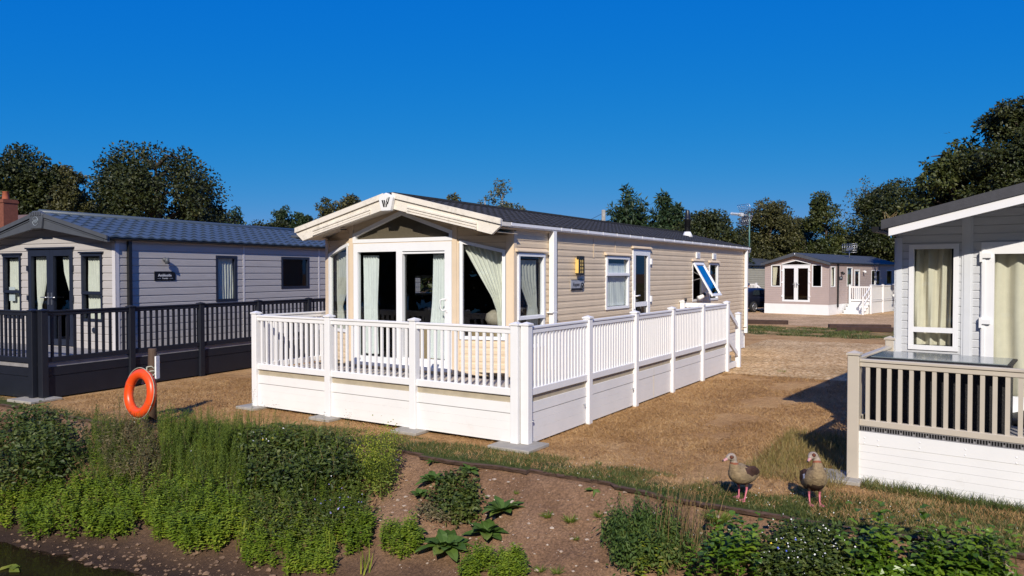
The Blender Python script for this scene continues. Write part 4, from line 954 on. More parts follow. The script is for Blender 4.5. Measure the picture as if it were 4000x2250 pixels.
for s_ in (-1, 1):
    X = lambda d: XC + s_ * d
    mb.prism([(X(0), 1.17, PR), (X(2.2), 1.17, PR - SL * 2.2), (X(2.2), 1.17, PR - .115 - SL * 2.2), (X(0), 1.17, PR - .13)], (0, 11.9, 0))
rf = mb.build('roof', SLATE, HR)
for s_ in (-1, 1):
    X = lambda d: XC + s_ * d
    mb = MB(); mb.prism([(X(0), 1.19, PR - .117), (X(2.115), 1.19, PR - .117 - SL * 2.115), (X(2.115), 1.19, PR - .117 - SL * 2.115 - .105), (X(0), 1.19, PR - .24)], (0, .05, 0)); mb.build('barge_board', WHITE, HR)
mb = MB()
for s_ in (-1, 1): mb.quad((XC, 1.22, PR - .17), (XC, YF, PR - .17), (XC + s_ * 2.12, YF, PR - .17 - SL * 2.12), (XC + s_ * 2.12, 1.22, PR - .17 - SL * 2.12))
mb.build('soffit', GTRIM, rf)
GRASSY = mat('dry_straw', (.42, .30, .13), .9, .3, 30)
mb = MB()
for k in range(9): mb.tube([(.06 + random.uniform(-.05, .1), 1.3 + random.uniform(-.05, .08), 3.05), (.06 + random.uniform(-.09, .13), 1.32, 3.14 + random.uniform(0, .06))], [.003, .001], 4)
mb.build('straw', GRASSY, rf)
gutter(HR, XL - .17, 1.22, 13, 2.96, BLACK)
window(HR, front, U(.225), U(.80), 1.39, 2.775, None, UPVC, GLASS, mid=1.655, fw=.06, bars=())
mb = MB(); front.box(mb, U(1.045), U(1.185), .66, 2.785, -.04, .04); front.box(mb, U(1.185), U(2.76), 2.64, 2.785, -.04, .04); front.box(mb, U(2.76), U(2.9), .66, 2.785, -.04, .04); front.box(mb, U(1.185), U(2.76), .66, .87, -.04, .04)
front.box(mb, U(1.055), U(1.09), .66, 2.72, .04, .05)
dr = mb.build('french_door', UPVC, HR)
g = MB(); g.poly([front.p(U(1.18), .86, -.01), front.p(U(2.77), .86, -.01), front.p(U(2.77), 2.65, -.01), front.p(U(1.18), 2.65, -.01)]); g.build('pane', GLASS, dr)
for z in (2.56, 1.73):
    mb = MB(); front.box(mb, U(1.03), U(1.06), z - .02, z + .11, .02, .075); front.box(mb, U(1.06), U(1.15), z + .03, z + .09, .04, .075); mb.build('hinge', UPVC, dr)
mb = MB(); front.box(mb, U(1.04), U(2.9), .64, .66, -.02, .10); mb.build('door_sill', UPVC, dr)
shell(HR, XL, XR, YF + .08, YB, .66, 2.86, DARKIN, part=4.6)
CREAMCLOTH = mat('cream_lined_curtain', (.80, .72, .56), .85, .06, 8)
curtain('cream curtain in the white framed window above the glass topped table', front, [(2.72, U(.28), U(.70)), (1.45, U(.28), U(.70))], CREAMCLOTH, FR, nb=-.12, folds=3, amp=.035)
curtain('cream full length curtain behind the white framed glazed doors', front, [(2.66, U(1.16), U(2.76)), (.86, U(1.16), U(2.76))], CREAMCLOTH, FR, nb=-.14, folds=7, amp=.045)
tb = thing('dining_table', 'black wicker table with a glass top standing against the taupe railing', 'table', FR, (.75, .52, .655))
mb = MB(); mb.box(.10, 1.50, .12, .95, 1.405, 1.43); bevel(mb.build('table_rim', PLASTICBLACK, tb), .006)
mb = MB(); mb.box(.14, 1.46, .16, .91, 1.4305, 1.4385); mb.build('glass_top', FROST, tb)
mb = MB(); mb.box(.13, 1.46, .15, .92, .70, 1.404); mb.build('body', PLASTICBLACK, tb)
for x in (.15, 1.38):
    for y in (.17, .85): mb = MB(); mb.box(x, x + .06, y, y + .05, .656, .70); mb.build('foot', PLASTICBLACK, tb)
pb = thing('parasol_base', 'black parasol base with a short stub on the grey deck', 'parasol base', FR, (1.62, 1.25, .655))
mb = MB(); mb.lathe((1.62, 1.25, .656), [(.27, 0), (.28, .05), (.24, .09), (.1, .14), (.05, .16)], 24); mb.build('base', BLACK, pb)
mb = MB(); mb.lathe((1.62, 1.25, .80), [(.032, 0), (.032, .10), (.05, .105), (.05, .17), (.045, .19)], 14); mb.build('stub', BLACK, pb)
mb = MB(); mb.box(1.60, 1.635, 1.212, 1.217, .84, .87); mb.build('sticker', WHITE, pb)

# ---- mauve lodge across the gravel
FM = Fr((-2.222, 36.488, 0), 10)
HM = thing('mobile_home', 'small mauve lodge with white skirting across the gravel road', 'lodge', FM, (0, 0, 0))
XL, XR, XC, HW, YB, SL, RZ = -3.74, 0.0, -1.87, 1.87, 13.5, .305, 3.57
front = Pl((XL, 0), (XR, 0)); side = Pl((XR, 0), (XR, YB)); left = Pl((XL, YB), (XL, 0)); rear = Pl((XR, YB), (XL, YB)); U = lambda x: x - XL
fo = [(U(-3.35), U(-2.76), 1.6, 2.89, 2.89), (U(-2.67), U(-1.05), .73, 2.84, 2.84), (U(-.94), U(-.37), 1.6, 2.89, 2.89)]
wn = [(.29, .98, 1.6, 2.78), (2.93, 3.87, 1.61, 2.75), (7.45, 8.27, 1.61, 2.59), (8.45, 9.25, 1.61, 2.59), (10.6, 11.86, 1.62, 2.6)]
so_ = [(a, b, c, d, d) for a, b, c, d in wn] + [(4.24, 5.22, .72, 2.62, 2.62)]
mb = MB(); P2 = ((0, .014), (.8, .012), (.88, .003), (1, .003))
cladding(mb, front, 0, front.len, .6, [(0, RZ - .05 - SL * HW), (HW, RZ - .05), (2 * HW, RZ - .05 - SL * HW)], fo + [], .11, P2); cladding(mb, side, 0, YB, .6, 2.97, so_, .11, P2); cladding(mb, left, 0, YB, .6, 2.97, [], .11, P2); cladding(mb, rear, 0, 2 * HW, .6, 2.97, [], .11, P2)
mb.build('wall', MAUVE, HM)
mb = MB(); front.box(mb, -.02, front.len, .0, .6, -.03, .004); side.box(mb, 0, YB, .0, .6, -.03, .004); mb.build('skirting', WHITE2, HM)
mb = MB(); side.box(mb, -.02, .07, .6, 2.95, 0, .02); front.box(mb, front.len - .06, front.len + .02, .6, 2.9, 0, .0195); mb.build('corner_post', MAUVE, HM)
rm = MB(); roof_tiles(rm, -1, XC, XR + .14, RZ, 2.985, -.22, YB + .1, .28, 6, amp=.02, lift=.015, res=6); roof_tiles(rm, 1, XC, XL - .14, RZ, 2.985, -.22, YB + .1, .28, 6, amp=.02, lift=.015, res=6); rf = rm.build('roof', ROOFGREY, HM)
mb = MB()
for s_ in (-1, 1): mb.quad((XC, -.2, RZ - .12), (XC, 0, RZ - .12), (XC + s_ * 2.0, 0, RZ - .12 - SL * 2), (XC + s_ * 2.0, -.2, RZ - .12 - SL * 2))
mb.build('soffit', GREYFASC, rf)
for s_ in (-1, 1):
    X = lambda d: XC + s_ * d
    mb = MB(); mb.prism([(X(0), -.26, RZ + .03), (X(2.03), -.26, RZ + .03 - SL * 2.03), (X(2.03), -.26, RZ - .10 - SL * 2.03), (X(0), -.26, RZ - .17)], (0, .05, 0)); mb.build('barge_board', GREYFASC, HM)
mb = MB(); mb.lathe((XC, -.262, RZ - .07), [(.05, 0), (.05, .01)], 14, (0, -1, 0)); mb.build('badge', STEEL, HM)
for a, b, c, d in ((U(-3.35), U(-2.76), 1.6, 2.89), (U(-.94), U(-.37), 1.6, 2.89)): window(HM, front, a, b, c, d, None, UPVC, GLASS, fw=.05)
for a, b, c, d in wn: window(HM, side, a, b, c, d, None, UPVC, GLASS, fw=.05)
for a, b in ((-2.67, -1.862), (-1.858, -1.05)):
    mb = MB(); front.box(mb, U(a), U(a) + .11, .73, 2.84, -.04, .03); front.box(mb, U(b) - .11, U(b), .73, 2.84, -.04, .03); front.box(mb, U(a) + .11, U(b) - .11, 2.68, 2.84, -.04, .029); front.box(mb, U(a) + .11, U(b) - .11, .73, .84, -.04, .029)
    d_ = mb.build('french_door', UPVC, HM); g = MB(); g.poly([front.p(U(a) + .1, .83, -.01), front.p(U(b) - .1, .83, -.01), front.p(U(b) - .1, 2.7, -.01), front.p(U(a) + .1, 2.7, -.01)]); g.build('pane', GLASS, d_)
    hx = U(b) - .05 if a < -2 else U(a) + .05; mb = MB(); mb.tube([front.p(hx, 1.75, .03), front.p(hx, 1.75, .08), front.p(hx + (-.16 if a < -2 else .16), 1.75, .08)], .014, 6); front.box(mb, hx - .02, hx + .02, 1.55, 1.85, .03, .045); mb.build('handle', STEEL, d_)
    ex = U(a) if a < -2 else U(b)
    for z in (2.5, 1.8, 1.0): mb = MB(); front.box(mb, ex - .04, ex + .03, z, z + .1, .02, .06); mb.build('hinge', UPVC, d_)
mb = MB(); A = [(U(-2.72), 2.86), (U(-1.0), 2.86), (U(-1.0), 2.93), (U(XC), 3.13), (U(-2.72), 2.93)]
front.bar(mb, U(-2.72), 2.93, U(XC), 3.14, .05, .0, .03); front.bar(mb, U(XC), 3.14, U(-1.0), 2.93, .05, .0, .0295); front.box(mb, U(-2.72), U(-1.0), 2.85, 2.89, 0, .028)
aw = mb.build('arched_window', UPVC, HM); g = MB(); g.poly([front.p(u, z, .018) for u, z in A]); g.build('pane', GLASSDARK, aw)
mb = MB(); side.box(mb, 4.24, 4.34, .72, 2.62, -.03, .03); side.box(mb, 5.12, 5.22, .72, 2.62, -.03, .03); side.box(mb, 4.34, 5.12, 2.52, 2.62, -.03, .03); side.box(mb, 4.34, 5.12, .72, 1.6, -.03, .028); d_ = mb.build('side_door', UPVC, HM)
g = MB(); g.poly([side.p(4.33, 1.59, -.01), side.p(5.13, 1.59, -.01), side.p(5.13, 2.53, -.01), side.p(4.33, 2.53, -.01)]); g.build('pane', GLASS, d_)
mb = MB(); mb.box(XR + .02, XR + .10, 1.28, 1.37, .42, 2.96); mb.build('downpipe', BLACK, HM); gutter(HM, XR + .06, -.2, YB, 2.95, BLACK)
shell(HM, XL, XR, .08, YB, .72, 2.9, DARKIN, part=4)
curtain('cream curtain in the left window of the mauve lodge front', front, [(2.82, U(-3.28), U(-3.02)), (2.2, U(-3.28), U(-3.06)), (1.68, U(-3.28), U(-3.1))], CREAMCLOTH, FM, nb=-.1, folds=4)
curtain('cream curtain in the narrow side window nearest the mauve lodge corner', side, [(2.7, .36, .9), (1.68, .36, .9)], CREAMCLOTH, FM, nb=-.1, folds=4)
curtain('dark green curtain in the second side window of the mauve lodge', side, [(2.7, 3.0, 3.75), (1.68, 3.0, 3.6)], mat('green_curtain', (.12, .15, .10), .9, .1, 6), FM, nb=-.1, folds=5)
s2 = thing('name_plate', 'tiny black name plate on the mauve wall beside the downpipe', 'sign', FM, (.02, 1.9, 2.1)); mb = MB(); side.box(mb, 1.64, 2.15, 2.0, 2.19, .016, .03); mb.build('plate', BLACKPLATE, s2); mb = MB(); side.box(mb, 1.8, 1.98, 2.12, 2.16, .03, .033); side.box(mb, 1.74, 2.05, 2.06, 2.075, .03, .033); mb.build('plate_marks', LETTERW, s2)
for k, (y, z, lab, m_) in enumerate(((1.9, 2.42, 'small dark lamp above the tiny black plate on the mauve wall', BLACK), (5.8, 2.5, 'white and brown flood lamp beside the mauve lodge side door', WHITE))):
    q = thing('wall_lamp', lab, 'wall lamp', FM, (.02, y, z)); mb = MB(); mb.tube([side.p(y, z, .016), side.p(y, z, .08)], .05, 12); mb.build('bracket', m_, q); mb = MB(); mb.tube([side.p(y, z + .03, .09), side.p(y - .05, z - .08, .2)], [.06, .08], 12); mb.build('lamp_head', m_, q)
DM = Deck('veranda_deck', 'white side deck with steps beside the mauve lodge', FM, (.6, 3.1, 0), WHITE, WHITE2)
DM.floor([(.03, 1.25, 3.2, 12.5)], .72, DECKGREY)
for x in (.12, 1.3): DM.post(x, 3.15, 0, 1.68, .055)
for y in (5.4, 7.6, 9.8, 12.0): DM.post(1.3, y, 0, 1.68, .055)
DM.panel((.18, 3.15), (1.24, 3.15), n=9, zt=1.62, zb=.74)
for a, b in ((3.15, 5.4), (5.4, 7.6), (7.6, 9.8), (9.8, 12.0)):
    DM.skirt((1.3, a + .055), (1.3, b - .055), [(.02, .70, -.012), (.82, 1.6, -.012)]); pl = Pl((1.3, a + .055), (1.3, b - .055)); mb = MB(); pl.box(mb, 0, pl.len, .71, .80, -.03, .03); pl.box(mb, 0, pl.len, 1.60, 1.66, -.03, .03); mb.build('handrail', WHITE, DM.t)
DM.skirt((.1, 3.17), (1.3, 3.17), [(.02, .70, -.012)])
for k in range(4):
    mb = MB(); z = .56 - .165 * k; y = 3.1 - .33 * (k + 1); mb.box(.12 , 1.26, y, y + .36, z - .04, z); mb.box(.12, 1.26, y + .02, y + .05, 0, z - .04); mb.build('step', WHITE2, DM.t)
DM.post(1.3, 1.75, 0, 1.05, .05)
for z in (1.58, 1.15): mb = MB(); mb.beam((1.3, 3.1, z), (1.3, 1.78, z - .62), .05, .07); mb.build('stair_rail', WHITE, DM.t)
DM.done()
a2 = thing('tv_aerial', 'small square grid aerial on the mauve lodge roof', 'aerial', FM, (-1.2, 7.0, 3.3)); mb = MB(); mb.tube([(-1.2, 7.0, 3.2), (-1.2, 7.0, 4.0)], .025, 6); mb.build('mast', STEEL, a2)
mb = MB()
for k in range(6): mb.tube([(-1.62, 6.95, 3.72 + .11 * k), (-.72, 6.9, 3.72 + .11 * k)], .012, 4)
for k in range(7): mb.tube([(-1.62 + .15 * k, 6.93, 3.70), (-1.62 + .15 * k, 6.93, 4.3)], .010, 4)
mb.obox((-1.1, 6.8, 3.95), (.2, 0, .05), (0, .08, 0), (0, 0, .08)); mb.build('reflector', STEEL, a2)

# ---- sage lodge and its white deck glimpsed behind, car, person
FS = Fr(tuple((at_dist(2912, 1052, 54.5) - Vector((.9, -.1, 0))).to_2d()) + (0,), 8)
HS = thing('mobile_home', 'sage cream lodge mostly hidden behind the cream lodge', 'lodge', FS, (0, 0, 0)); mb = MB()
fr_ = Pl((-3.8, 0), (.9, 0)); sd_ = Pl((.9, 0), (.9, 11))
cladding(mb, fr_, 0, fr_.len, .6, [(0, 2.9), (2.35, 3.5), (4.7, 2.9)], [], .13); cladding(mb, sd_, 0, 11, .6, 2.9, [], .13); mb.build('wall', SAGE, HS)
mb = MB(); rm = MB(); roof_tiles(rm, -1, -1.45, 1.1, 3.55, 2.93, -.2, 11.2, .28, 6, res=6); roof_tiles(rm, 1, -1.45, -4.0, 3.55, 2.93, -.2, 11.2, .28, 6, res=6); rm.build('roof', ROOFGREY, HS)
fr_.box(mb, 0, fr_.len, 0, .6, -.03, 0); sd_.box(mb, 0, 11, 0, .6, -.03, 0); mb.build('skirting', WHITE2, HS)
DS = Deck('veranda_deck', 'white railed deck behind the dark blue car', FS, (1.9, .5, 0), WHITE, WHITE2); DS.floor([(.95, 1.7, 0, 4)], .7, DECKGREY)
for x in (1.0, 1.7): DS.post(x, -.0, 0, 1.68)
DS.panel((1.06, 0), (1.64, 0), n=5); DS.skirt((1.06, 0), (1.64, 0), [(.03, .68, 0)]); mb = MB(); mb.beam((1.76, 0, 1.55), (2.4, 0, 1.0), .05, .1); mb.build('stair_rail', WHITE, DS.t); DS.post(2.45, 0, 0, 1.05); DS.done()

FC = Fr((-7.13, 39.16, 0), 17)                        # local +y is the way the car faces
NAVY = mat('navy_paint', (.008, .009, .015), .3, .1, 3, spec=.4, coat=.25); RUBBER = mat('tyre_rubber', (.018, .018, .018), .85, .2, 20); ALLOY = mat('alloy', (.6, .6, .62), .3, .08, 9, metal=.8); CARGLASS = mat('car_glass', (.02, .028, .03), .05, .1, 4, spec=.8)
CR = thing('parked_car', 'dark navy car parked beside the mauve lodge', 'car', FC, (0, 0, 0))
def car_section(y):
    prof = [(-2.15, .60, .95, .62), (-2.08, .38, 1.05, .80), (-1.6, .26, 1.08, .86), (-.6, .22, 1.02, .89), (.6, .22, .98, .89), (1.3, .26, .92, .87), (1.9, .34, .80, .80), (2.2, .48, .66, .58)]
    return [np.interp(y, [p[0] for p in prof], [p[k] for p in prof]) for k in (1, 2, 3)]
mb = MB(); mb.sm = True; ysC = np.linspace(-2.15, 2.2, 23); nn = 16; vs = []
for y in ysC:
    zb, zt_, hw = car_section(y)
    for k in range(nn):
        a = 2 * math.pi * k / nn; c, s_ = math.cos(a), math.sin(a); e = .5
        vs.append((hw * math.copysign(abs(c) ** e, c), y, (zb + zt_) / 2 + (zt_ - zb) / 2 * math.copysign(abs(s_) ** e, s_)))
n_ = len(ysC); fs = [(i * nn + k, i * nn + (k + 1) % nn, (i + 1) * nn + (k + 1) % nn, (i + 1) * nn + k) for i in range(n_ - 1) for k in range(nn)] + [tuple(range(nn))[::-1], tuple(range((n_ - 1) * nn, n_ * nn))]
mb.add(vs, fs); mb.build('body', NAVY, CR)
mb = MB(); mb.sm = True; cab = [(-1.95, 1.0, .62, 1.02), (-1.55, 1.02, .68, 1.30), (-.9, 1.0, .66, 1.45), (0, .98, .66, 1.47), (.5, .96, .66, 1.38), (1.15, .92, .74, .95)]
vs = []
for y, zb, hw, zt_ in cab: vs += [(-.80, y, zb - .08), (-hw - .04, y, zb + (zt_ - zb) * .75), (-hw + .12, y, zt_), (hw - .12, y, zt_), (hw + .04, y, zb + (zt_ - zb) * .75), (.80, y, zb - .08)]
fs = [(i * 6 + k, i * 6 + k + 1, i * 6 + 7 + k, i * 6 + 6 + k) for i in range(5) for k in range(5)] + [tuple(range(6))[::-1], tuple(range(30, 36))]; mb.add(vs, fs); mb.build('cabin', NAVY, CR)
for s_ in (-1, 1):
    for y0, y1 in ((-1.35, -.45), (-.38, .62)):
        mb = MB(); mb.prism([(s_ * .80, y0, 1.06), (s_ * .80, y1, 1.04), (s_ * .735, min(y1, .35), 1.33), (s_ * .735, y0 + .22 if y0 < -1 else y0, 1.34)], (s_ * .012, 0, .004)); mb.build('side_window', CARGLASS, CR)
    mb = MB(); mb.obox((s_ * .66, -2.06, .86), (.14, 0, 0), (0, .07, 0), (0, 0, .09)); bevel(mb.build('tail_light', RED, CR), .02)
mb = MB(); mb.prism([(-.6, -1.93, 1.03), (.6, -1.93, 1.03), (.55, -1.6, 1.29), (-.55, -1.6, 1.29)], (0, -.02, .02)); mb.build('rear_window', CARGLASS, CR)
def car_wheel(x, y):
    mb = MB(); s_ = 1 if x > 0 else -1; mb.lathe((x - s_ * .1, y, .33), [(.2, 0), (.32, .01), (.335, .05), (.335, .17), (.32, .21), (.22, .215)], 24, (s_, 0, 0)); t_ = mb.build('wheel', RUBBER, CR)
    mb = MB(); 
    for k in range(8):
        a = k * math.pi / 4; mb.beam((x + s_ * .112, y, .33), (x + s_ * .112, y + .21 * math.cos(a), .33 + .21 * math.sin(a)), .045, .02, up=(1, 0, 0))
    mb.tube([(x + s_ * .112, y + .215 * math.cos(a), .33 + .215 * math.sin(a)) for a in np.linspace(0, 2 * math.pi, 21)], .018, 6); mb.build('rim', ALLOY, t_)
for x in (-.84, .84):
    for y in (-1.35, 1.35): car_wheel(x, y)
# sleepers edging the gravel
for k, (ax, ay, bx, by, lab) in enumerate(((-4.9, 26.85, -2.43, 27.37, 'dark timber sleeper left of the grass strip by the gravel road'), (-.4, 25.7, 1.9, 26.7, 'dark timber sleeper angled across the grass in front of the mauve lodge steps'), (.1, 24.6, 2.4, 24.95, 'dark timber sleeper lying nearest the pale grey lodge wall'))):
    mb = MB(); mb.beam((ax, ay, .10), (bx, by, .10), .22, .2); bevel(solo('timber_sleeper', mb, SLEEPER, lab, 'sleeper', W0, (ax, ay, 0), 'timber sleepers'), .015)
# brick house behind the lilac lodge
FB = Fr(tuple(at_dist(-260, 1052, 33).to_2d()) + (0,), -8)
BH = thing('brick_house', 'red brick house whose chimney rises behind the lilac lodge', 'house', FB, (0, 0, 0))
mb = MB(); mb.box(-7, 2.6, 0, 7, 0, 2.9); mb.prism([(2.6, 0, 2.9), (2.6, 7, 2.9), (2.6, 3.5, 4.4)], (-.3, 0, 0)); mb.build('wall', BRICK, BH)
mb = MB(); mb.prism([(2.75, -.3, 2.8), (2.75, 3.5, 4.55), (2.75, 7.3, 2.8), (2.75, 7.3, 2.95), (2.75, 3.5, 4.7), (2.75, -.3, 2.95)], (-9.8, 0, 0)); rf = mb.build('roof', mat('pantiles', (.16, .10, .08), .8, .2, 8), BH)
def brick_chimney():
    p0 = at_dist(28, 1052, 33.5); q = FB.m.inverted() @ (Vector((p0.x, p0.y, 0)) - FB.o); return q
q = brick_chimney(); mb = MB(); mb.box(q.x - .26, q.x + .26, q.y - .26, q.y + .26, 3.2, 5.12); mb.box(q.x - .285, q.x + .285, q.y - .285, q.y + .285, 4.99, 5.07); c_ = mb.build('chimney', BRICK, BH)
mb = MB(); mb.lathe((q.x - .03, q.y, 5.12), [(.13, 0), (.12, .05), (.10, .28), (.12, .30)], 14); mb.build('chimney_pot', mat('terracotta', (.36, .10, .05), .8, .15, 9), c_)
mb = MB(); mb.beam((q.x - 1.2, q.y - .25, 4.45), (q.x - .33, q.y - .25, 4.45), .3, .12); mb.build('ridge_tile', CONC, rf)
# utility pole with a wire
up = at_dist(2357, 1052, 42); mb = MB(); mb.tube([(up.x, up.y, -.05), (up.x, up.y, 5.92)], [.14, .11], 10)
UP = thing('utility_pole', 'wooden pole with a wire behind the cream lodge roof', 'pole', W0, (up.x, up.y, 0)); mb.build('pole', BARKPALE, UP)
mb = MB(); u2 = at_dist(2000, 1052, 60); mb.tube([(up.x + (u2.x - up.x) * t, up.y + (u2.y - up.y) * t, 5.75 - 1.3 * t + .0 - 1.1 * t * (1 - t)) for t in np.linspace(0, 1, 9)], .012, 4); mb.build('wire', BLACK, UP)
# ---------------------------------------------------------------- foliage
def unit(v): return v / np.maximum(np.linalg.norm(v, axis=1, keepdims=True), 1e-9)
def leaf_arrays(pos, d, nrm, ln, wd, fold=.18, droop=.0):
    """two-faced folded leaves: base, left, middle, right, tip"""
    d = unit(d); nrm = unit(nrm - d * np.sum(nrm * d, 1, keepdims=True)); s = np.cross(d, nrm)
    ln = np.asarray(ln).reshape(-1, 1) * np.ones((len(pos), 1)); wd = np.asarray(wd).reshape(-1, 1) * np.ones((len(pos), 1))
    m = pos + d * ln * .45 - nrm * ln * droop * .3
    V = np.stack([pos, m + s * wd * .5 + nrm * wd * fold, m, m - s * wd * .5 + nrm * wd * fold, pos + d * ln - nrm * ln * droop], 1)
    k = np.arange(len(pos))[:, None] * 5
    F = np.concatenate([k + np.array([[0, 2, 1]]), k + np.array([[0, 3, 2]]), k + np.array([[1, 2, 4]]), k + np.array([[2, 3, 4]])], 0)
    return V.reshape(-1, 3), F
def broad_arrays(pos, d, nrm, ln, wd, droop=.3, fold=.15, wave=.06):
    """larger leaves with a rounded outline, an arching midrib and wavy margins"""
    n = len(pos); d = unit(np.asarray(d, float)); nrm = unit(nrm - d * np.sum(nrm * d, 1, keepdims=True)); s = np.cross(d, nrm); ln = np.asarray(ln).reshape(-1, 1) * np.ones((n, 1)); wd = np.asarray(wd).reshape(-1, 1) * np.ones((n, 1))
    T = [0, .18, .4, .62, .82, 1.0]; Wd = [.12, .62, .98, 1.0, .66, .04]; V = []
    for t, q in zip(T, Wd):
        m = pos + d * ln * t - nrm * ln * droop * t * t; up = nrm * wd * fold * q
        V += [m + s * wd * .5 * q + up + nrm * wd * wave * rng.normal(size=(n, 1)), m, m - s * wd * .5 * q + up + nrm * wd * wave * rng.normal(size=(n, 1))]
    V = np.stack(V, 1).reshape(-1, 3); k = np.arange(n)[:, None] * 18; F = []
    for i in range(5):
        a = 3 * i
        for u, v in ((0, 1), (1, 2)): F += [k + np.array([[a + u, a + v, a + 3 + v]]), k + np.array([[a + u, a + 3 + v, a + 3 + u]])]
    return V, np.concatenate(F, 0)
class Plant:
    """gathers leaves (material 0), stems (1) and flowers (2, 3...) for one object"""
    def __init__(s): s.V = []; s.F = []; s.M = []; s.n = 0
    def put(s, V, F, m):
        s.V.append(np.asarray(V, float)); s.F.append(np.asarray(F) + s.n); s.M.append(np.full(len(F), m)); s.n += len(V)
    def leaves(s, pos, d, nrm, ln, wd, m=0, **k):
        if len(pos): s.put(*leaf_arrays(np.asarray(pos, float), np.asarray(d, float), np.asarray(nrm, float), ln, wd, **k), m)
    def broad(s, pos, d, nrm, ln, wd, m=0, **k): s.put(*broad_arrays(np.asarray(pos, float), d, np.asarray(nrm, float), ln, wd, **k), m)
    def blades(s, base, tip, wd, m=1, mid=None):
        """flat tapering blades or stems, bent through mid"""
        base = np.asarray(base, float); tip = np.asarray(tip, float); mid = (base + tip) / 2 if mid is None else np.asarray(mid, float)
        a = rng.uniform(0, 6.28, len(base)); sd = np.stack([np.cos(a), np.sin(a), np.zeros(len(base))], 1) * np.asarray(wd).reshape(-1, 1) * .5
        V = np.stack([base - sd, base + sd, mid - sd * .8, mid + sd * .8, tip - sd * .2, tip + sd * .2], 1).reshape(-1, 3); k = np.arange(len(base))[:, None] * 6
        F = np.concatenate([k + np.array([[0, 1, 3]]), k + np.array([[0, 3, 2]]), k + np.array([[2, 3, 5]]), k + np.array([[2, 5, 4]])], 0)
        s.put(V, F, m)
    def stars(s, pos, r, m, up=None):
        pos = np.asarray(pos, float)                 # small flower heads: two crossed tilted squares
        for q in range(2):
            a = unit(rng.normal(size=pos.shape) + np.array([0, -.6, 1.0])); b = unit(np.cross(a, rng.normal(size=pos.shape))); c = np.cross(a, b); rr = np.asarray(r).reshape(-1, 1) * np.ones((len(pos), 1))
            V = np.stack([pos + b * rr, pos + c * rr, pos - b * rr, pos - c * rr], 1).reshape(-1, 3); k = np.arange(len(pos))[:, None] * 4
            s.put(V, np.concatenate([k + np.array([[0, 1, 2]]), k + np.array([[0, 2, 3]])], 0), m)
    def build(s, name, ms, label=None, cat=None, group=None, kind=None, parent=None, base=None):
        V = np.concatenate(s.V); F = np.concatenate(s.F); M = np.concatenate(s.M)
        if parent is None:
            b = Vector(base) if base is not None else Vector((float(V[:, 0].mean()), float(V[:, 1].mean()), float(V[:, 2].min())))
            o = npmesh(name, V, F, ms, off=b, mi=M); o.location = b
        else: o = npmesh(name, V, F, ms, parent=parent, mi=M)
        return tag(o, label, cat, group, kind)

G = lambda *a: [tuple(c) for c in a]
TREE_DK = leafmat('dark_oak_leaf', G((.010, .016, .003), (.024, .033, .007), (.044, .053, .012), (.085, .085, .022)), nscale=.5, trans=.15)
TREE_MD = leafmat('ash_leaf', G((.016, .025, .005), (.036, .050, .010), (.068, .080, .017), (.12, .12, .034)), nscale=.5, trans=.15)
TREE_OL = leafmat('olive_leaf', G((.022, .027, .007), (.048, .050, .013), (.085, .082, .024), (.15, .13, .045)), nscale=.6, trans=.15)
TREE_CF = leafmat('conifer_needle', G((.010, .022, .009), (.020, .042, .016), (.038, .065, .024), (.07, .10, .036)), nscale=.6, trans=.1)
TREE_BR = leafmat('birch_leaf', G((.035, .045, .020), (.075, .085, .038), (.12, .125, .06), (.16, .16, .08)), nscale=.6)

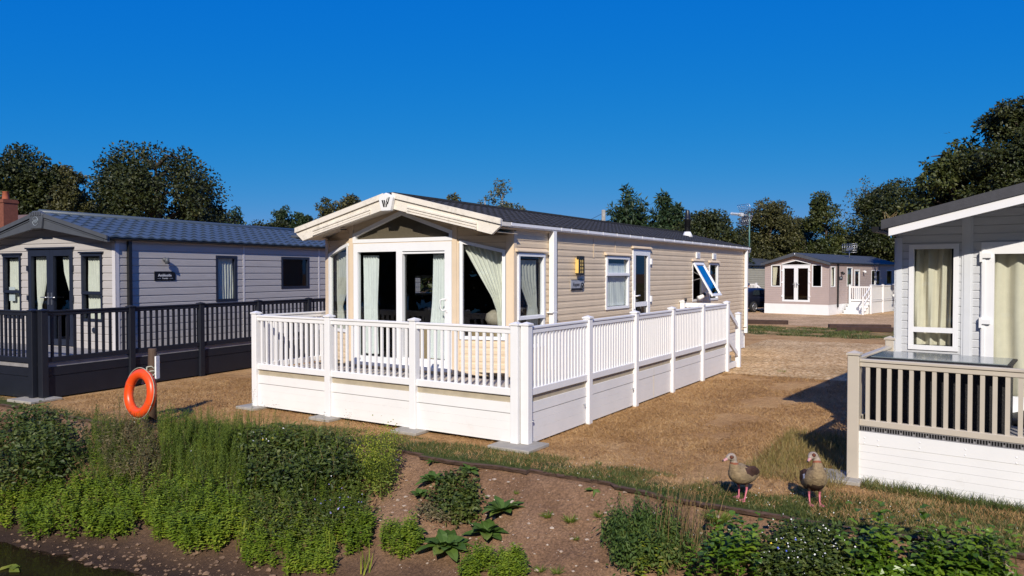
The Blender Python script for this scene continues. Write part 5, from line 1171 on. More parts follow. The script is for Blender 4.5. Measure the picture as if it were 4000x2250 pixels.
def tree(name, label, px, ptop, pwide, dist, m, bark=BARK, n=9000, leaf=.26, lobes=14, gap=.0, shape='round', base_px=None, flat=1.0, group='trees behind the lodges', seed=0):
    """crown spread over many clumps hung on real limbs; the photo gives where it stands, its top and its spread"""
    r = np.random.default_rng(seed + int(px)); p = at_dist(px, 1052, dist); top = 2.4 + dist * (1057 - ptop) / 2914.3 * 1.0
    rad = pwide / 2 * dist / 2914.3 * 1.18; h = top; zlow = max(.4, h * .12); zc = (h + zlow) / 2; hh = (h - zlow) / 2
    T = thing(name, label, 'tree', W0, (p.x, p.y, 0), group)
    pn = 2.2 if ptop < 740 else 3.2
    c0 = np.array([p.x, p.y, 0.0]); mb = MB(); cl = []
    if shape == 'cone':
        for k in range(lobes):
            t = (k + .5) / lobes; z = zlow + (h - zlow) * t; rr = rad * 1.5 * (1 - t) ** .62
            for q in range(max(4, int(14 * (1 - t) + 3))):
                a = r.uniform(0, 6.28); d = r.uniform(.1, 1.0) * rr; cl.append((c0 + [math.cos(a) * d, math.sin(a) * d, z + r.uniform(-.3, .3) - d * .15], max(.3, rr * .36)))
        cl.append((c0 + [0, 0, h - .2], .22))
    else:
        for k in range(lobes * 6):
            v = r.normal(size=3); v /= (np.abs(v) ** pn).sum() ** (1 / pn); q = r.uniform(.25, 1) ** .45
            zz = v[2] * q; wz = (1 - .25 * max(0, zz)) if shape != 'column' else 1
            x_ = v * q; s_ = r.uniform(.16, .34) * rad * (1.0 if shape != 'column' else 1.2)
            lim = 1 - s_ / (rad * 1.9)
            cl.append((c0 + [x_[0] * rad * lim * wz, x_[1] * rad * lim * wz, zc + x_[2] * (hh - s_ * .95)], s_))
    w_ = np.array([c[1] ** 2 for c in cl]); w_ /= w_.sum(); idx = r.choice(len(cl), n, p=w_)
    C = np.array([c[0] for c in cl])[idx]; S = np.array([c[1] for c in cl])[idx][:, None]
    v = unit(r.normal(size=(n, 3))); pos = C + v * S * (r.uniform(.25, 1.08, (n, 1)) ** .6) * np.array([1, 1, .8])
    if gap: 
        kp = np.array([mnoise.noise(Vector(q * .55)) for q in pos]) > -0.25 + gap; pos, v = pos[kp], v[kp]
    pos[:, 2] = np.maximum(pos[:, 2], .1); k_ = len(pos)
    P_ = Plant(); d = unit(v + r.normal(size=(k_, 3)) * .8 + np.array([0, 0, -.35])); nr = unit(v * .6 + r.normal(size=(k_, 3)) * .7 + np.array([0, 0, .6]))
    ls = leaf * r.uniform(.6, 1.25, k_); P_.leaves(pos, d, nr, ls, ls * (.62 if shape != 'cone' else .3), fold=.1, droop=.15)
    P_.build('crown', [m], parent=T)
    mb.tube([tuple(c0 + [0, 0, -.2]), tuple(c0 + [.06 * rad, 0, zc * .5]), tuple(c0 + [0, .05 * rad, zc]), tuple(c0 + [.03 * rad, 0, h * .88])], [rad * .09 + .08, rad * .07 + .05, rad * .045 + .03, .02], 8)
    for k in r.choice(len(cl), min(18, len(cl)), replace=False):
        e = cl[k][0]; zb = max(zlow * .8, min(e[2] - .3 * np.linalg.norm(e[:2] - c0[:2]), h * .8)); s0 = c0 + [0, 0, zb]
        mb.tube([tuple(s0), tuple((s0 + e) / 2 + [0, 0, .1 * rad]), tuple(e)], [rad * .03 + .02, rad * .02 + .015, .012], 5)
    mb.build('trunk', bark, T)
    return T
TR = [
 # name, label, px, top, width (photo pixels), distance, material, options
 ('broadleaf_tree', 'dark brown green tree at the left border behind the brick chimney', 20, 605, 300, 52, TREE_DK, dict(n=12000)),
 ('broadleaf_tree', 'low rounded dark tree between the chimney tree and the olive tree', 190, 660, 180, 50, TREE_DK, dict(n=7000)),
 ('broadleaf_tree', 'olive green feathery tree just left of the biggest round tree', 275, 662, 130, 47, TREE_OL, dict(n=8000, leaf=.2)),
 ('broadleaf_tree', 'biggest round dark tree standing behind the lilac lodge roof', 605, 562, 440, 50, TREE_DK, dict(n=19000, gap=.02, lobes=20)),
 ('broadleaf_tree', 'dark lower tree filling in between the two left tree crowns', 400, 775, 170, 54, TREE_DK, dict(n=7000)),
 ('broadleaf_tree', 'dark low tree right under the biggest round crown', 790, 770, 170, 51, TREE_DK, dict(n=6000)),
 ('column_tree', 'small pointed tree just right of the biggest round tree', 893, 800, 110, 75, TREE_CF, dict(n=5000, shape='column', leaf=.3)),
 ('broadleaf_tree', 'low round dark bush tree left of the twin column trees', 1060, 842, 170, 72, TREE_DK, dict(n=6000, leaf=.3)),
 ('column_tree', 'left one of the twin dark column trees', 1100, 800, 84, 80, TREE_CF, dict(n=4500, shape='column', leaf=.3)),
 ('column_tree', 'right one of the twin dark column trees', 1182, 800, 80, 80, TREE_CF, dict(n=4500, shape='column', leaf=.3)),
 ('broadleaf_tree', 'wispy olive tree beside the left tip of the cream gable', 1275, 765, 110, 70, TREE_OL, dict(n=3600, gap=.12, leaf=.26)),
 ('broadleaf_tree', 'round olive tree rising behind the cream gable slope', 1365, 738, 160, 68, TREE_OL, dict(n=9000, leaf=.26)),
 ('willow_tree', 'drooping olive tree just above the dark roof ridge', 1765, 745, 150, 66, TREE_OL, dict(n=7000, leaf=.28)),
 ('birch_tree', 'thin airy birch standing tallest above the dark roof', 1960, 672, 120, 62, TREE_BR, dict(n=1900, gap=.05, leaf=.26, bark=BARKPALE)),
 ('birch_tree', 'short airy birch left of the tallest birch', 1895, 730, 80, 62, TREE_BR, dict(n=1300, gap=.05, leaf=.24, bark=BARKPALE)),
 ('birch_tree', 'small thin birch right of the tallest birch', 2035, 785, 60, 62, TREE_BR, dict(n=700, gap=.05, leaf=.24, bark=BARKPALE)),
 ('sapling', 'tiny leafy treetop peeping over the dark roof ridge', 2195, 815, 70, 60, TREE_MD, dict(n=350, leaf=.24)),
 ('conifer_tree', 'broad shaggy conifer right of the utility pole', 2448, 738, 230, 58, TREE_CF, dict(n=24000, shape='cone', leaf=.55, lobes=17)),
 ('conifer_tree', 'narrow conifer with one side spire left of the black flue', 2590, 752, 135, 58, TREE_CF, dict(n=15000, shape='cone', leaf=.52, lobes=15)),
 ('conifer_tree', 'short conifer leaning against the narrow conifer', 2648, 800, 90, 57, TREE_CF, dict(n=8000, shape='cone', leaf=.48, lobes=12)),
 ('broadleaf_tree', 'broad dark tree behind the black flue', 2760, 806, 250, 56, TREE_DK, dict(n=11000)),
 ('broadleaf_tree', 'lower dark tree filling the gap before the aerial mast', 2885, 880, 130, 68, TREE_DK, dict(n=6000)),
 ('broadleaf_tree', 'dark tree low behind the far end of the dark roof', 2520, 832, 330, 64, TREE_DK, dict(n=11000)),
 ('broadleaf_tree', 'dark tree filling the gap between the conifers and the flue', 2670, 828, 210, 63, TREE_DK, dict(n=8000)),
 ('broadleaf_tree', 'olive bushy tree right of the aerial mast', 3005, 765, 200, 66, TREE_OL, dict(n=11000, leaf=.24)),
 ('broadleaf_tree', 'pale hazy tree farther off right of the olive bushy tree', 3120, 835, 130, 72, TREE_OL, dict(n=4500, gap=.04)),
 ('broadleaf_tree', 'mid green tree behind the mauve lodge gable', 3225, 742, 130, 67, TREE_MD, dict(n=7500, leaf=.24)),
 ('birch_tree', 'sparse airy tree with sky showing through above the mauve lodge', 3375, 700, 150, 69, TREE_BR, dict(n=1700, gap=.08, leaf=.24)),
 ('broadleaf_tree', 'dense dark tree behind the mauve lodge roof', 3490, 712, 250, 68, TREE_DK, dict(n=14000)),
 ('broadleaf_tree', 'dark undergrowth tree directly behind the mauve lodge', 3140, 900, 260, 68, TREE_DK, dict(n=9000)),
 ('broadleaf_tree', 'dark undergrowth tree behind the side wall of the mauve lodge', 3370, 880, 260, 71, TREE_DK, dict(n=9000)),
 ('broadleaf_tree', 'dark undergrowth tree between the cream lodge and the mauve lodge', 2990, 900, 190, 70, TREE_DK, dict(n=7000)),
 ('sycamore_tree', 'big open sycamore with sky gaps above the pale grey lodge', 3720, 556, 260, 50, TREE_MD, dict(n=10000, gap=.05, leaf=.3)),
 ('broadleaf_tree', 'dark tree under the big open sycamore', 3680, 680, 250, 52, TREE_DK, dict(n=11000)),
 ('broadleaf_tree', 'tallest dark tree at the right border', 3960, 455, 300, 49, TREE_DK, dict(n=16000)),
 ('broadleaf_tree', 'dark filler tree above the pale grey lodge roof', 3860, 640, 260, 53, TREE_DK, dict(n=10000)),
]
for k, (nm, lab, px, tp_, wd_, ds_, m_, kw) in enumerate(TR): kw['n'] = int(kw.get('n', 9000) * 2.3); kw['leaf'] = kw.get('leaf', .26) * .78; tree(nm, lab, px, tp_, wd_, ds_, m_, seed=k, **kw)
# far wood closing the horizon
P_ = Plant(); n = 26000; a = rng.uniform(-75, 75, n); px = 2000 + 2914 * np.tan(np.radians(rng.uniform(-42, 42, n))); dd = rng.uniform(88, 118, n)
pos = np.array([tuple(at_dist(x, 1052, d)) for x, d in zip(px, dd)]); hgt = np.array([5.2 + 1.6 * fbm(x * .004, 3, 1, 4) for x in px]); pos[:, 2] = rng.uniform(0, 1, n) ** .8 * hgt
P_.leaves(pos, rng.normal(size=(n, 3)), rng.normal(size=(n, 3)) + [0, -.4, .8], rng.uniform(.6, 1.1, n), rng.uniform(.4, .8, n)); P_.build('far_wood', [TREE_DK], kind='stuff', label='far dark wood closing the horizon between the trees', cat='wood')
# unseen wood added behind the camera so the lodge windows mirror something dark
P_ = Plant(); n = 26000; pos = np.stack([rng.uniform(-120, 70, n), rng.uniform(-62, -46, n), rng.uniform(0, 1, n) * 25], 1)
P_.leaves(pos, rng.normal(size=(n, 3)), rng.normal(size=(n, 3)), rng.uniform(1.6, 3.0, n), rng.uniform(1.2, 2.4, n)); P_.build('added_mirror_wood', [TREE_DK], kind='stuff', label='unseen dark wood added for the window reflections', cat='wood')
# ---------------------------------------------------------------- plants on the bank
W_MINT = leafmat('mint_leaf', G((.070, .115, .010), (.150, .230, .018), (.240, .330, .030), (.400, .430, .055)), rough=.5, trans=.3, nscale=2.0)
W_DARK = leafmat('bramble_leaf', G((.016, .030, .006), (.042, .068, .010), (.085, .115, .018), (.17, .16, .045)), rough=.5, nscale=2.2, trans=.2)
W_FEATH = leafmat('fleabane_leaf', G((.062, .100, .012), (.120, .180, .020), (.200, .255, .034), (.33, .32, .07)), rough=.55, trans=.3, nscale=1.8)
W_GREY = leafmat('dry_thistle_leaf', G((0.068, 0.077, 0.026), (0.128, 0.119, 0.050), (0.210, 0.168, 0.084), (0.300, 0.231, 0.120)), rough=.7, nscale=2.5)
W_RAG = leafmat('ragwort_leaf', G((0.081, 0.119, 0.010), (0.162, 0.213, 0.018), (0.284, 0.312, 0.030), (0.432, 0.400, 0.050)), rough=.6, nscale=3)
W_ALDER = leafmat('alder_leaf', G((.030, .070, .006), (.075, .15, .012), (.16, .26, .022), (.30, .38, .045)), rough=.32, trans=.3, spec=.5, nscale=2.0)
W_NETTLE = leafmat('nettle_leaf', G((0.021, 0.051, 0.008), (0.050, 0.093, 0.016), (0.095, 0.145, 0.026), (0.210, 0.170, 0.046)), rough=.6, nscale=2.4)
W_COMF = leafmat('comfrey_leaf', G((0.038, 0.083, 0.014), (0.068, 0.128, 0.022), (0.104, 0.176, 0.031), (0.190, 0.240, 0.048)), rough=.55, nscale=1.5, spec=.3)
ST_G = leafmat('green_stem', G((.04, .075, .014), (.08, .12, .03)), nscale=3); ST_B = leafmat('dry_stem', G((.16, .10, .045), (.36, .25, .11)), nscale=3)
FL_W = mat('white_petal', (.80, .80, .78), .7, .05, 5); FL_P = mat('lilac_petal', (.36, .34, .70), .7, .1, 5); FL_Y = mat('yellow_petal', (.75, .58, .04), .7, .1, 5); FL_B = mat('blue_petal', (.10, .14, .62), .7, .1, 5)

def in_poly(poly, n):
    P = np.array(poly, float); lo, hi = P.min(0), P.max(0); out = []
    while len(out) < n:
        q = rng.uniform(lo, hi, (n * 2, 2)); ins = np.zeros(len(q), bool); j = len(P) - 1
        for i in range(len(P)):
            c = ((P[i, 1] > q[:, 1]) != (P[j, 1] > q[:, 1])) & (q[:, 0] < (P[j, 0] - P[i, 0]) * (q[:, 1] - P[i, 1]) / (P[j, 1] - P[i, 1] + 1e-9) + P[i, 0]); ins ^= c; j = i
        out += list(q[ins])
    return np.array(out[:n])
_cache = {}
def footprint(poly, n):                              # points of the bank under an outline of the photo
    return np.array([tuple(on_ground(*q)) for q in in_poly(poly, n)])
def stems(P, B, h, lean=.25, nl=18, ll=.05, lw=.025, lm=0, sm=1, pairs=True, droop=.25, up=.35, sw=.006, broad=False, top=None, topn=0, topr=.012, start=.15, taper=.5, pos_all=None):
    """upright leafy stems at the points B"""
    n = len(B); h = h * rng.uniform(.6, 1.15, n)[:, None]; a = rng.uniform(0, 6.28, n)
    ln = np.stack([np.cos(a), np.sin(a), np.zeros(n)], 1) * lean * h * rng.uniform(.1, 1, (n, 1)); tip = B + ln + np.array([0, 0, 1.0]) * h; mid = B + ln * .3 + np.array([0, 0, .55]) * h
    P.blades(B - [0, 0, .02], tip, sw, sm, mid)
    t = np.linspace(start, 1.0, nl)[None, :] + rng.uniform(-.02, .02, (n, nl)); t3 = t[..., None]
    pos = (1 - t3) ** 2 * B[:, None] + 2 * t3 * (1 - t3) * mid[:, None] + t3 ** 2 * tip[:, None]
    az = (np.arange(nl)[None, :] * 2.4 + rng.uniform(0, 6.28, (n, 1)) + rng.normal(size=(n, nl)) * .4)
    sc = (1 - taper * np.abs(t - .45) * 1.6).clip(.25, 1) * rng.uniform(.7, 1.2, (n, nl))
    for k in range(2 if pairs else 1):
        A = az + math.pi * k; d = np.stack([np.cos(A), np.sin(A), np.full_like(A, up) + rng.normal(size=A.shape) * .2], 2); nr = np.stack([-np.cos(A) * .4, -np.sin(A) * .4, np.ones_like(A)], 2)
        (P.broad if broad else P.leaves)(pos.reshape(-1, 3), d.reshape(-1, 3), nr.reshape(-1, 3), (ll * sc).ravel(), (lw * sc).ravel(), lm, droop=droop)
    if top is not None:
        q = np.repeat(tip, topn, 0) + rng.normal(size=(n * topn, 3)) * [.02, .02, .03]; P.stars(q, topr * rng.uniform(.6, 1.2, len(q)), top)
    return tip
def clumpy(P, B, h, n, r, ll, lw, m=0):               # loose heap of leaves (bramble and the like)
    k = rng.integers(0, len(B), n); u = rng.uniform(0, 1, n) ** .55; pos = B[k] + np.stack([rng.normal(size=n) * r, rng.normal(size=n) * r, u * h[k] if hasattr(h, '__len__') else u * h], 1)
    P.leaves(pos, np.stack([rng.normal(size=n), rng.normal(size=n), rng.normal(size=n) * .4 - .1], 1), np.stack([rng.normal(size=n) * .6, rng.normal(size=n) * .6 - .35, np.ones(n)], 1), ll * rng.uniform(.6, 1.3, n), lw * rng.uniform(.6, 1.3, n), m)

def patch(name, label, cat, ms, fn, kind='stuff'):
    P = Plant(); fn(P); return P.build(name, ms, label, cat, None, kind)

def f(P):
    B = footprint([(-60, 1990), (60, 1955), (330, 1905), (560, 1930), (610, 2060), (480, 2120), (330, 2115), (130, 2120), (-40, 2070)], 280); stems(P, B, .34, nl=11, ll=.085, lw=.044, sw=.007)
    B = footprint([(560, 1960), (760, 1930), (960, 1950), (970, 2100), (860, 2170), (720, 2180), (600, 2120)], 300); stems(P, B, .36, nl=11, ll=.085, lw=.044, sw=.007)
patch('mint_bed', 'bright green mint bed along the foot of the bank above the stones', 'mint bed', [W_MINT, ST_G], f)
def f(P):
    B = footprint([(-60, 1720), (120, 1680), (290, 1760), (320, 1860), (250, 1930), (120, 1990), (-60, 2000)], 130)
    clumpy(P, B, .5, 5200, .10, .075, .05); stems(P, B[:60], .62, nl=14, ll=.06, lw=.03, sm=1, lean=.4)
patch('bramble_thicket', 'dark bramble thicket at the left border beside the bare path', 'bramble', [W_DARK, ST_B], f)
def f(P):
    B = footprint([(400, 1730), (560, 1745), (640, 1850), (640, 1930), (480, 1930), (390, 1850)], 170); stems(P, B, .46, nl=18, ll=.055, lw=.014, sw=.006, sm=1, lean=.4, droop=.5)
    clumpy(P, B, .35, 1500, .07, .06, .02); B = footprint([(450, 1660), (590, 1680), (600, 1745), (440, 1730)], 50); stems(P, B, .30, nl=14, ll=.05, lw=.016, sm=1, lean=.4)
patch('dry_thistles', 'greyish dry thistles growing below the orange lifebuoy', 'thistles', [W_GREY, ST_B], f)
def f(P):
    B = footprint([(330, 1700), (430, 1690), (520, 1860), (560, 1950), (380, 1950), (340, 1850)], 120); stems(P, B, .40, nl=24, ll=.055, lw=.014, lean=.3, droop=.3)
    B = footprint([(620, 1720), (800, 1745), (960, 1770), (960, 1940), (780, 1950), (640, 1930)], 340); stems(P, B, .55, nl=34, ll=.06, lw=.009, lean=.16, up=1.1, droop=.0, sw=.006)
    B = footprint([(640, 1660), (850, 1680), (1000, 1700), (980, 1760), (700, 1740)], 110); stems(P, B, .36, nl=26, ll=.05, lw=.010, lean=.2, up=.9)
    clumpy(P, footprint([(640, 1750), (960, 1760), (950, 1950), (650, 1950)], 80), .3, 2600, .08, .05, .02)
patch('fleabane_bed', 'feathery green fleabane between the thistles and the white deck', 'fleabane', [W_FEATH, ST_G], f)
def f(P):
    B = footprint([(960, 1790), (1130, 1770), (1300, 1800), (1400, 1860), (1390, 1990), (1200, 2000), (980, 1980)], 170); clumpy(P, B, .46, 6500, .09, .068, .042); stems(P, B[:50], .6, nl=14, ll=.06, lw=.03)
    stems(P, footprint([(1150, 1760), (1330, 1780), (1400, 1820), (1380, 1870), (1150, 1830)], 34), .55, nl=14, ll=.045, lw=.02, lean=.2)
    B = footprint([(930, 1980), (1400, 1980), (1420, 2090), (1150, 2150), (960, 2100)], 120); clumpy(P, B, .26, 3400, .09, .06, .022)
    P.stars(footprint([(980, 1800), (1120, 1790), (1120, 1850), (980, 1850)], 10) + [0, 0, .45], .012, 2); P.stars(footprint([(1000, 1830), (1090, 1820), (1090, 1850)], 5) + [0, 0, .42], .02, 3)
patch('bramble_thicket', 'dark bramble mass in the middle of the bank in front of the white deck', 'bramble', [W_DARK, ST_B, FL_W, FL_Y], f)
def f(P):
    B = footprint([(1290, 1950), (1420, 1930), (1440, 2030), (1330, 2080), (1260, 2050)], 60); stems(P, B, .34, nl=14, ll=.05, lw=.012, lean=.4, up=.7)
    tip = footprint([(1230, 1990), (1300, 1960), (1420, 2010), (1400, 2080), (1260, 2090)], 46) + np.array([0, 0, .22]); P.stars(tip[:30] + rng.normal(size=(30, 3)) * .04, .011 * rng.uniform(.7, 1.2, 30), 2)
patch('cranesbill', 'patch of small lilac flowers beside the ragwort', 'flowers', [W_FEATH, ST_G, FL_P], f)
def f(P):
    B = footprint([(1400, 1840), (1530, 1830), (1555, 1880), (1500, 1960), (1400, 1970)], 44)
    tip = stems(P, B, .50, nl=16, ll=.055, lw=.018, lean=.3, sm=1, lm=0); q = np.repeat(tip, 46, 0) + rng.normal(size=(len(tip) * 46, 3)) * [.055, .055, .075]; P.leaves(q, rng.normal(size=q.shape), rng.normal(size=q.shape) + [0, 0, 1], .024, .018, 2)
    clumpy(P, B, .3, 1200, .08, .05, .02, 0)
patch('ragwort', 'yellow green ragwort in flower at the edge of the bare soil', 'ragwort', [W_FEATH, ST_G, W_RAG], f, 'thing')
def f(P):
    for poly, n in (([(930, 2060), (1080, 2040), (1120, 2160), (1080, 2240), (960, 2230)], 60), ([(1110, 2090), (1290, 2080), (1300, 2260), (1100, 2270)], 90), ([(1310, 2070), (1450, 2040), (1460, 2140), (1380, 2190), (1310, 2160)], 60)):
        stems(P, footprint(poly, n), .27, nl=11, ll=.075, lw=.034, lean=.3)
patch('mint_bed', 'green mint clumps below the bramble mass near the lower edge', 'mint bed', [W_MINT, ST_G], f)
def f(P): stems(P, footprint([(1490, 2090), (1640, 2080), (1640, 2170), (1560, 2200), (1490, 2170)], 60), .24, nl=12, ll=.07, lw=.03, lean=.35)
patch('mint_clump', 'yellowish mint clump left of the largest broad leaved rosette', 'mint', [W_MINT, ST_G], f, 'thing')
def f(P): stems(P, footprint([(1790, 2210), (1900, 2170), (2040, 2190), (2070, 2270), (1800, 2280)], 95), .20, nl=12, ll=.065, lw=.03, lean=.4)
patch('mint_clump', 'bright mint clump below the largest broad leaved rosette', 'mint', [W_MINT, ST_G], f, 'thing')
def f(P):
    B = footprint([(1710, 1900), (1820, 1880), (1870, 1960), (1850, 2050), (1760, 2060), (1700, 1990)], 46); clumpy(P, B, .16, 1500, .07, .06, .034); stems(P, B[:20], .2, nl=10, ll=.06, lw=.03, lean=.5)
patch('weed_clump', 'dark low weeds spreading down the bare soil between rosettes', 'weeds', [W_DARK, ST_G], f, 'thing')
def f(P): clumpy(P, footprint([(1640, 1990), (1760, 1970), (1790, 2040), (1700, 2060), (1640, 2040)], 40), .10, 900, .06, .045, .02)
patch('weed_clump', 'brownish creeping weeds above the yellowish mint clump', 'weeds', [W_GREY, ST_G], f, 'thing')

def f(P):
    B = footprint([(340, 1700), (1000, 1720), (1400, 1850), (1420, 2090), (900, 2090), (380, 2000)], 520)
    stems(P, B[:170], .46, nl=24, ll=.065, lw=.013, lean=.35, lm=0, up=.6); stems(P, B[170:330], .38, nl=13, ll=.07, lw=.034, lean=.4, lm=2); stems(P, B[330:390], .50, nl=16, ll=.045, lw=.012, lean=.4, lm=3, sm=4, droop=.5)
    C = B[390:]; C = C.repeat(7, 0) + rng.normal(size=(len(C) * 7, 3)) * [.05, .05, 0]; P.blades(C, C + np.stack([rng.normal(size=len(C)) * .13, rng.normal(size=len(C)) * .13, rng.uniform(.2, .5, len(C))], 1), .008, 1)
    B = footprint([(330, 1690), (640, 1690), (1000, 1700), (1250, 1760), (1400, 1830), (1200, 1850), (640, 1760), (340, 1760)], 130); stems(P, B, .42, nl=26, ll=.055, lw=.013, lean=.3, lm=0, up=.7)
    B = footprint([(980, 1760), (1250, 1780), (1390, 1860), (1300, 1900), (1000, 1850)], 60); stems(P, B, .62, nl=20, ll=.05, lw=.016, lean=.25, lm=2, up=.5)
    q = footprint([(360, 1720), (1000, 1750), (1380, 1870), (1350, 2000), (500, 1950)], 8); P.stars(q + [0, 0, .42], .010, 5)
patch('mixed_weeds', 'mixed weeds, dry stalks and grasses tangled all through the left bank', 'weeds', [W_FEATH, ST_G, W_MINT, W_GREY, ST_B, FL_W], f)
def f(P):
    B = footprint([(-60, 1690), (200, 1680), (330, 1770), (330, 1900), (-60, 1950)], 150); stems(P, B[:80], .5, nl=16, ll=.06, lw=.028, lean=.45); stems(P, B[80:], .45, nl=22, ll=.05, lw=.012, lean=.4, lm=2)
    B = footprint([(-40, 1960), (320, 1900), (560, 1960), (480, 2060), (-40, 2060)], 90); stems(P, B, .30, nl=12, ll=.07, lw=.034, lean=.5, lm=3)
patch('mixed_weeds', 'mixed tall weeds growing through the bramble at the left border', 'weeds', [W_DARK, ST_B, W_FEATH, W_MINT], f)
def rosette(px, py, r, n, label, tilt=.55):
    P = Plant(); b = np.array(on_ground(px, py)); a = np.arange(n) * 2.4 + rng.uniform(0, 1, n); q = np.linspace(.35, 1, n)
    el = tilt * (2.2 - q * 1.7); d = np.stack([np.cos(a) * np.cos(el), np.sin(a) * np.cos(el), np.sin(el) + .0 * a], 1); nr = np.stack([-np.cos(a) * np.sin(el), -np.sin(a) * np.sin(el), np.cos(el)], 1)
    P.broad(b + np.array([0, 0, .03]) + d * .01, d + rng.normal(size=(n, 3)) * .1, nr + rng.normal(size=(n, 3)) * .15, r * (.5 + .55 * q) * rng.uniform(.8, 1.2, n), r * .46 * rng.uniform(.75, 1.2, n), 0, droop=.34, fold=.16)
    P.build('rosette_plant', [W_COMF], label, 'plant', 'broad leaved plants on the bank', base=b)
for a in ((1740, 2150, .30, 24, 'largest broad leaved rosette low on the bare bank'), (1905, 2095, .27, 20, 'broad leaved rosette right of the largest one'), (1965, 2010, .26, 18, 'dark broad leaved rosette highest of the right hand trio'),
          (1690, 1890, .20, 13, 'dark rosette at the upper left of the low weeds'), (1640, 1945, .16, 10, 'small rosette on the left rim of the low weeds'), (1835, 1850, .15, 11, 'small dark rosette at the top of the low weeds'),
          (1690, 1815, .10, 8, 'tiny rosette just under the turf edge'), (1630, 2095, .15, 8, 'light green rosette leaves beside the yellowish mint')): rosette(*a)
P = Plant(); b = np.array(on_ground(2318, 1925)); n = 9; d = rng.normal(size=(n, 3)) * [1, 1, .25]; P.leaves(np.tile(b + [0, 0, .03], (n, 1)), d, np.tile([0, 0, 1.0], (n, 1)) + rng.normal(size=(n, 3)) * .5, .11, .04, 0, fold=.5, droop=.4); P.build('wilted_plant', [W_COMF], 'wilted uprooted plant lying on the bare soil', 'plant', base=b)
def tuft(px, py, r, n, label, m=W_FEATH, h=1.0):
    P = Plant(); b = np.array(on_ground(px, py)); a = rng.uniform(0, 6.28, n); q = rng.uniform(.2, 1, n) ** .6; dirs = np.stack([np.cos(a) * q, np.sin(a) * q, (1.05 - q * .7) * h], 1); base = b + np.stack([np.cos(a), np.sin(a), 0 * a], 1) * rng.uniform(0, .3, (n, 1)) * r
    P.blades(base, base + dirs * r * rng.uniform(.6, 1.1, (n, 1)), .007, 0); P.build('grass_tuft', [m], label, 'grass tuft', 'grass tufts on the bare bank', base=b)
for a in ((2137, 2022, .10, 90, 'small grass tuft left of the middle tuft on bare soil'), (2228, 2040, .12, 120, 'middle grass tuft on the bare soil'), (2340, 2020, .10, 80, 'grass tuft nearest the nettles on the bare soil'), (2018, 1930, .06, 40, 'tiny grass sprig below the turf edge'), (2250, 2110, .07, 50, 'tiny tuft below the middle grass tuft'),
          (2110, 2235, .10, 60, 'grass tuft cut by the lower edge of the picture'), (2175, 2240, .11, 60, 'dark tuft at the lower edge beside the other tuft'), (2805, 2045, .20, 420, 'round dense green tuft below the left goose')): tuft(*a)
def reeds(px, py, h, n, label):
    P = Plant(); b = np.array(on_ground(px, py)); B = b + rng.normal(size=(n, 3)) * [.035, .035, 0]; P.blades(B, B + rng.normal(size=(n, 3)) * [.12, .12, 0] * h + np.array([0, 0, h]) * rng.uniform(.6, 1.1, (n, 1)), .016, 0); P.build('reed_clump', [W_RAG], label, 'reeds', 'reed shoots at the foot of the bank', base=b)
for a in ((935, 2150, .42, 12, 'taller yellow green reed shoots beside the bare soil gap'), (630, 2105, .26, 8, 'short reed shoots in front of the mint bed'), (1290, 2190, .34, 8, 'reed shoots between the mint clumps'), (1425, 2240, .30, 8, 'reed shoots at the lower edge left of the rosettes'), (860, 2075, .28, 6, 'thin reed shoots left of the taller reed shoots')): reeds(*a)
def f(P):
    B = footprint([(2350, 2130), (2460, 2090), (2640, 2080), (2640, 2250), (2450, 2270), (2380, 2200)], 110); stems(P, B, .44, nl=17, ll=.065, lw=.026, lean=.3, droop=.7, up=.0, sw=.007)
    B = footprint([(2420, 2080), (2620, 2080), (2600, 2140), (2430, 2140)], 20); stems(P, B, .55, nl=22, ll=.05, lw=.02, lean=.12, droop=.8, up=-.1)
    clumpy(P, footprint([(2360, 2090), (2640, 2120), (2630, 2260), (2440, 2270)], 60), .3, 1500, .08, .06, .03)
patch('nettle_patch', 'dark nettles standing tall in front of the dry grass stalks', 'nettles', [W_NETTLE, ST_G], f)
def f(P):
    B = footprint([(2540, 2120), (2800, 2090), (2800, 2190), (2560, 2230)], 60); n = len(B); tip = B + np.stack([rng.normal(size=n) * .06 + .09, rng.normal(size=n) * .06, rng.uniform(.5, .95, n)], 1); P.blades(B, tip, .006, 0, B * .45 + tip * .55 + [-.02, 0, .03])
    k = rng.integers(0, n, 800); t = rng.uniform(.8, 1.02, 800)[:, None]; q = B[k] * (1 - t) + tip[k] * t; P.leaves(q, (tip - B)[k] + rng.normal(size=(800, 3)) * .12, rng.normal(size=(800, 3)), .022, .006, 0)
    P.blades(B.repeat(5, 0) + rng.normal(size=(n * 5, 3)) * [.04, .04, 0], B.repeat(5, 0) + rng.normal(size=(n * 5, 3)) * [.12, .12, .05] + [0, 0, .3], .006, 1)
patch('tall_grass', 'straw coloured tall grass stalks leaning towards the geese', 'tall grass', [ST_B, ST_G], f, 'thing')
def alder(name, polys, h, n, label):
    P = Plant()
    for poly, k in polys:
        B = footprint(poly, k); t_ = stems(P, B, h, broad=True, nl=11, ll=.10, lw=.08, lean=.35, pairs=False, droop=.25, up=.55, sw=.011, start=.1, taper=.3)
        for q in range(3):
            b2 = B + rng.normal(size=B.shape) * [.10, .10, .0] + [0, 0, h * rng.uniform(.05, .35)]; stems(P, b2, h * .5, broad=True, nl=8, ll=.085, lw=.07, lean=.7, pairs=False, up=.5, sw=.007, taper=.3)
    P.build(name, [W_ALDER, ST_G], label, 'sapling', 'alder saplings at the lower right')
alder('alder_sapling', [([(2800, 2220), (2900, 2180), (2990, 2230), (2980, 2310), (2810, 2320)], 9)], .60, 0, 'glossy alder sapling right of the tall dry grass')
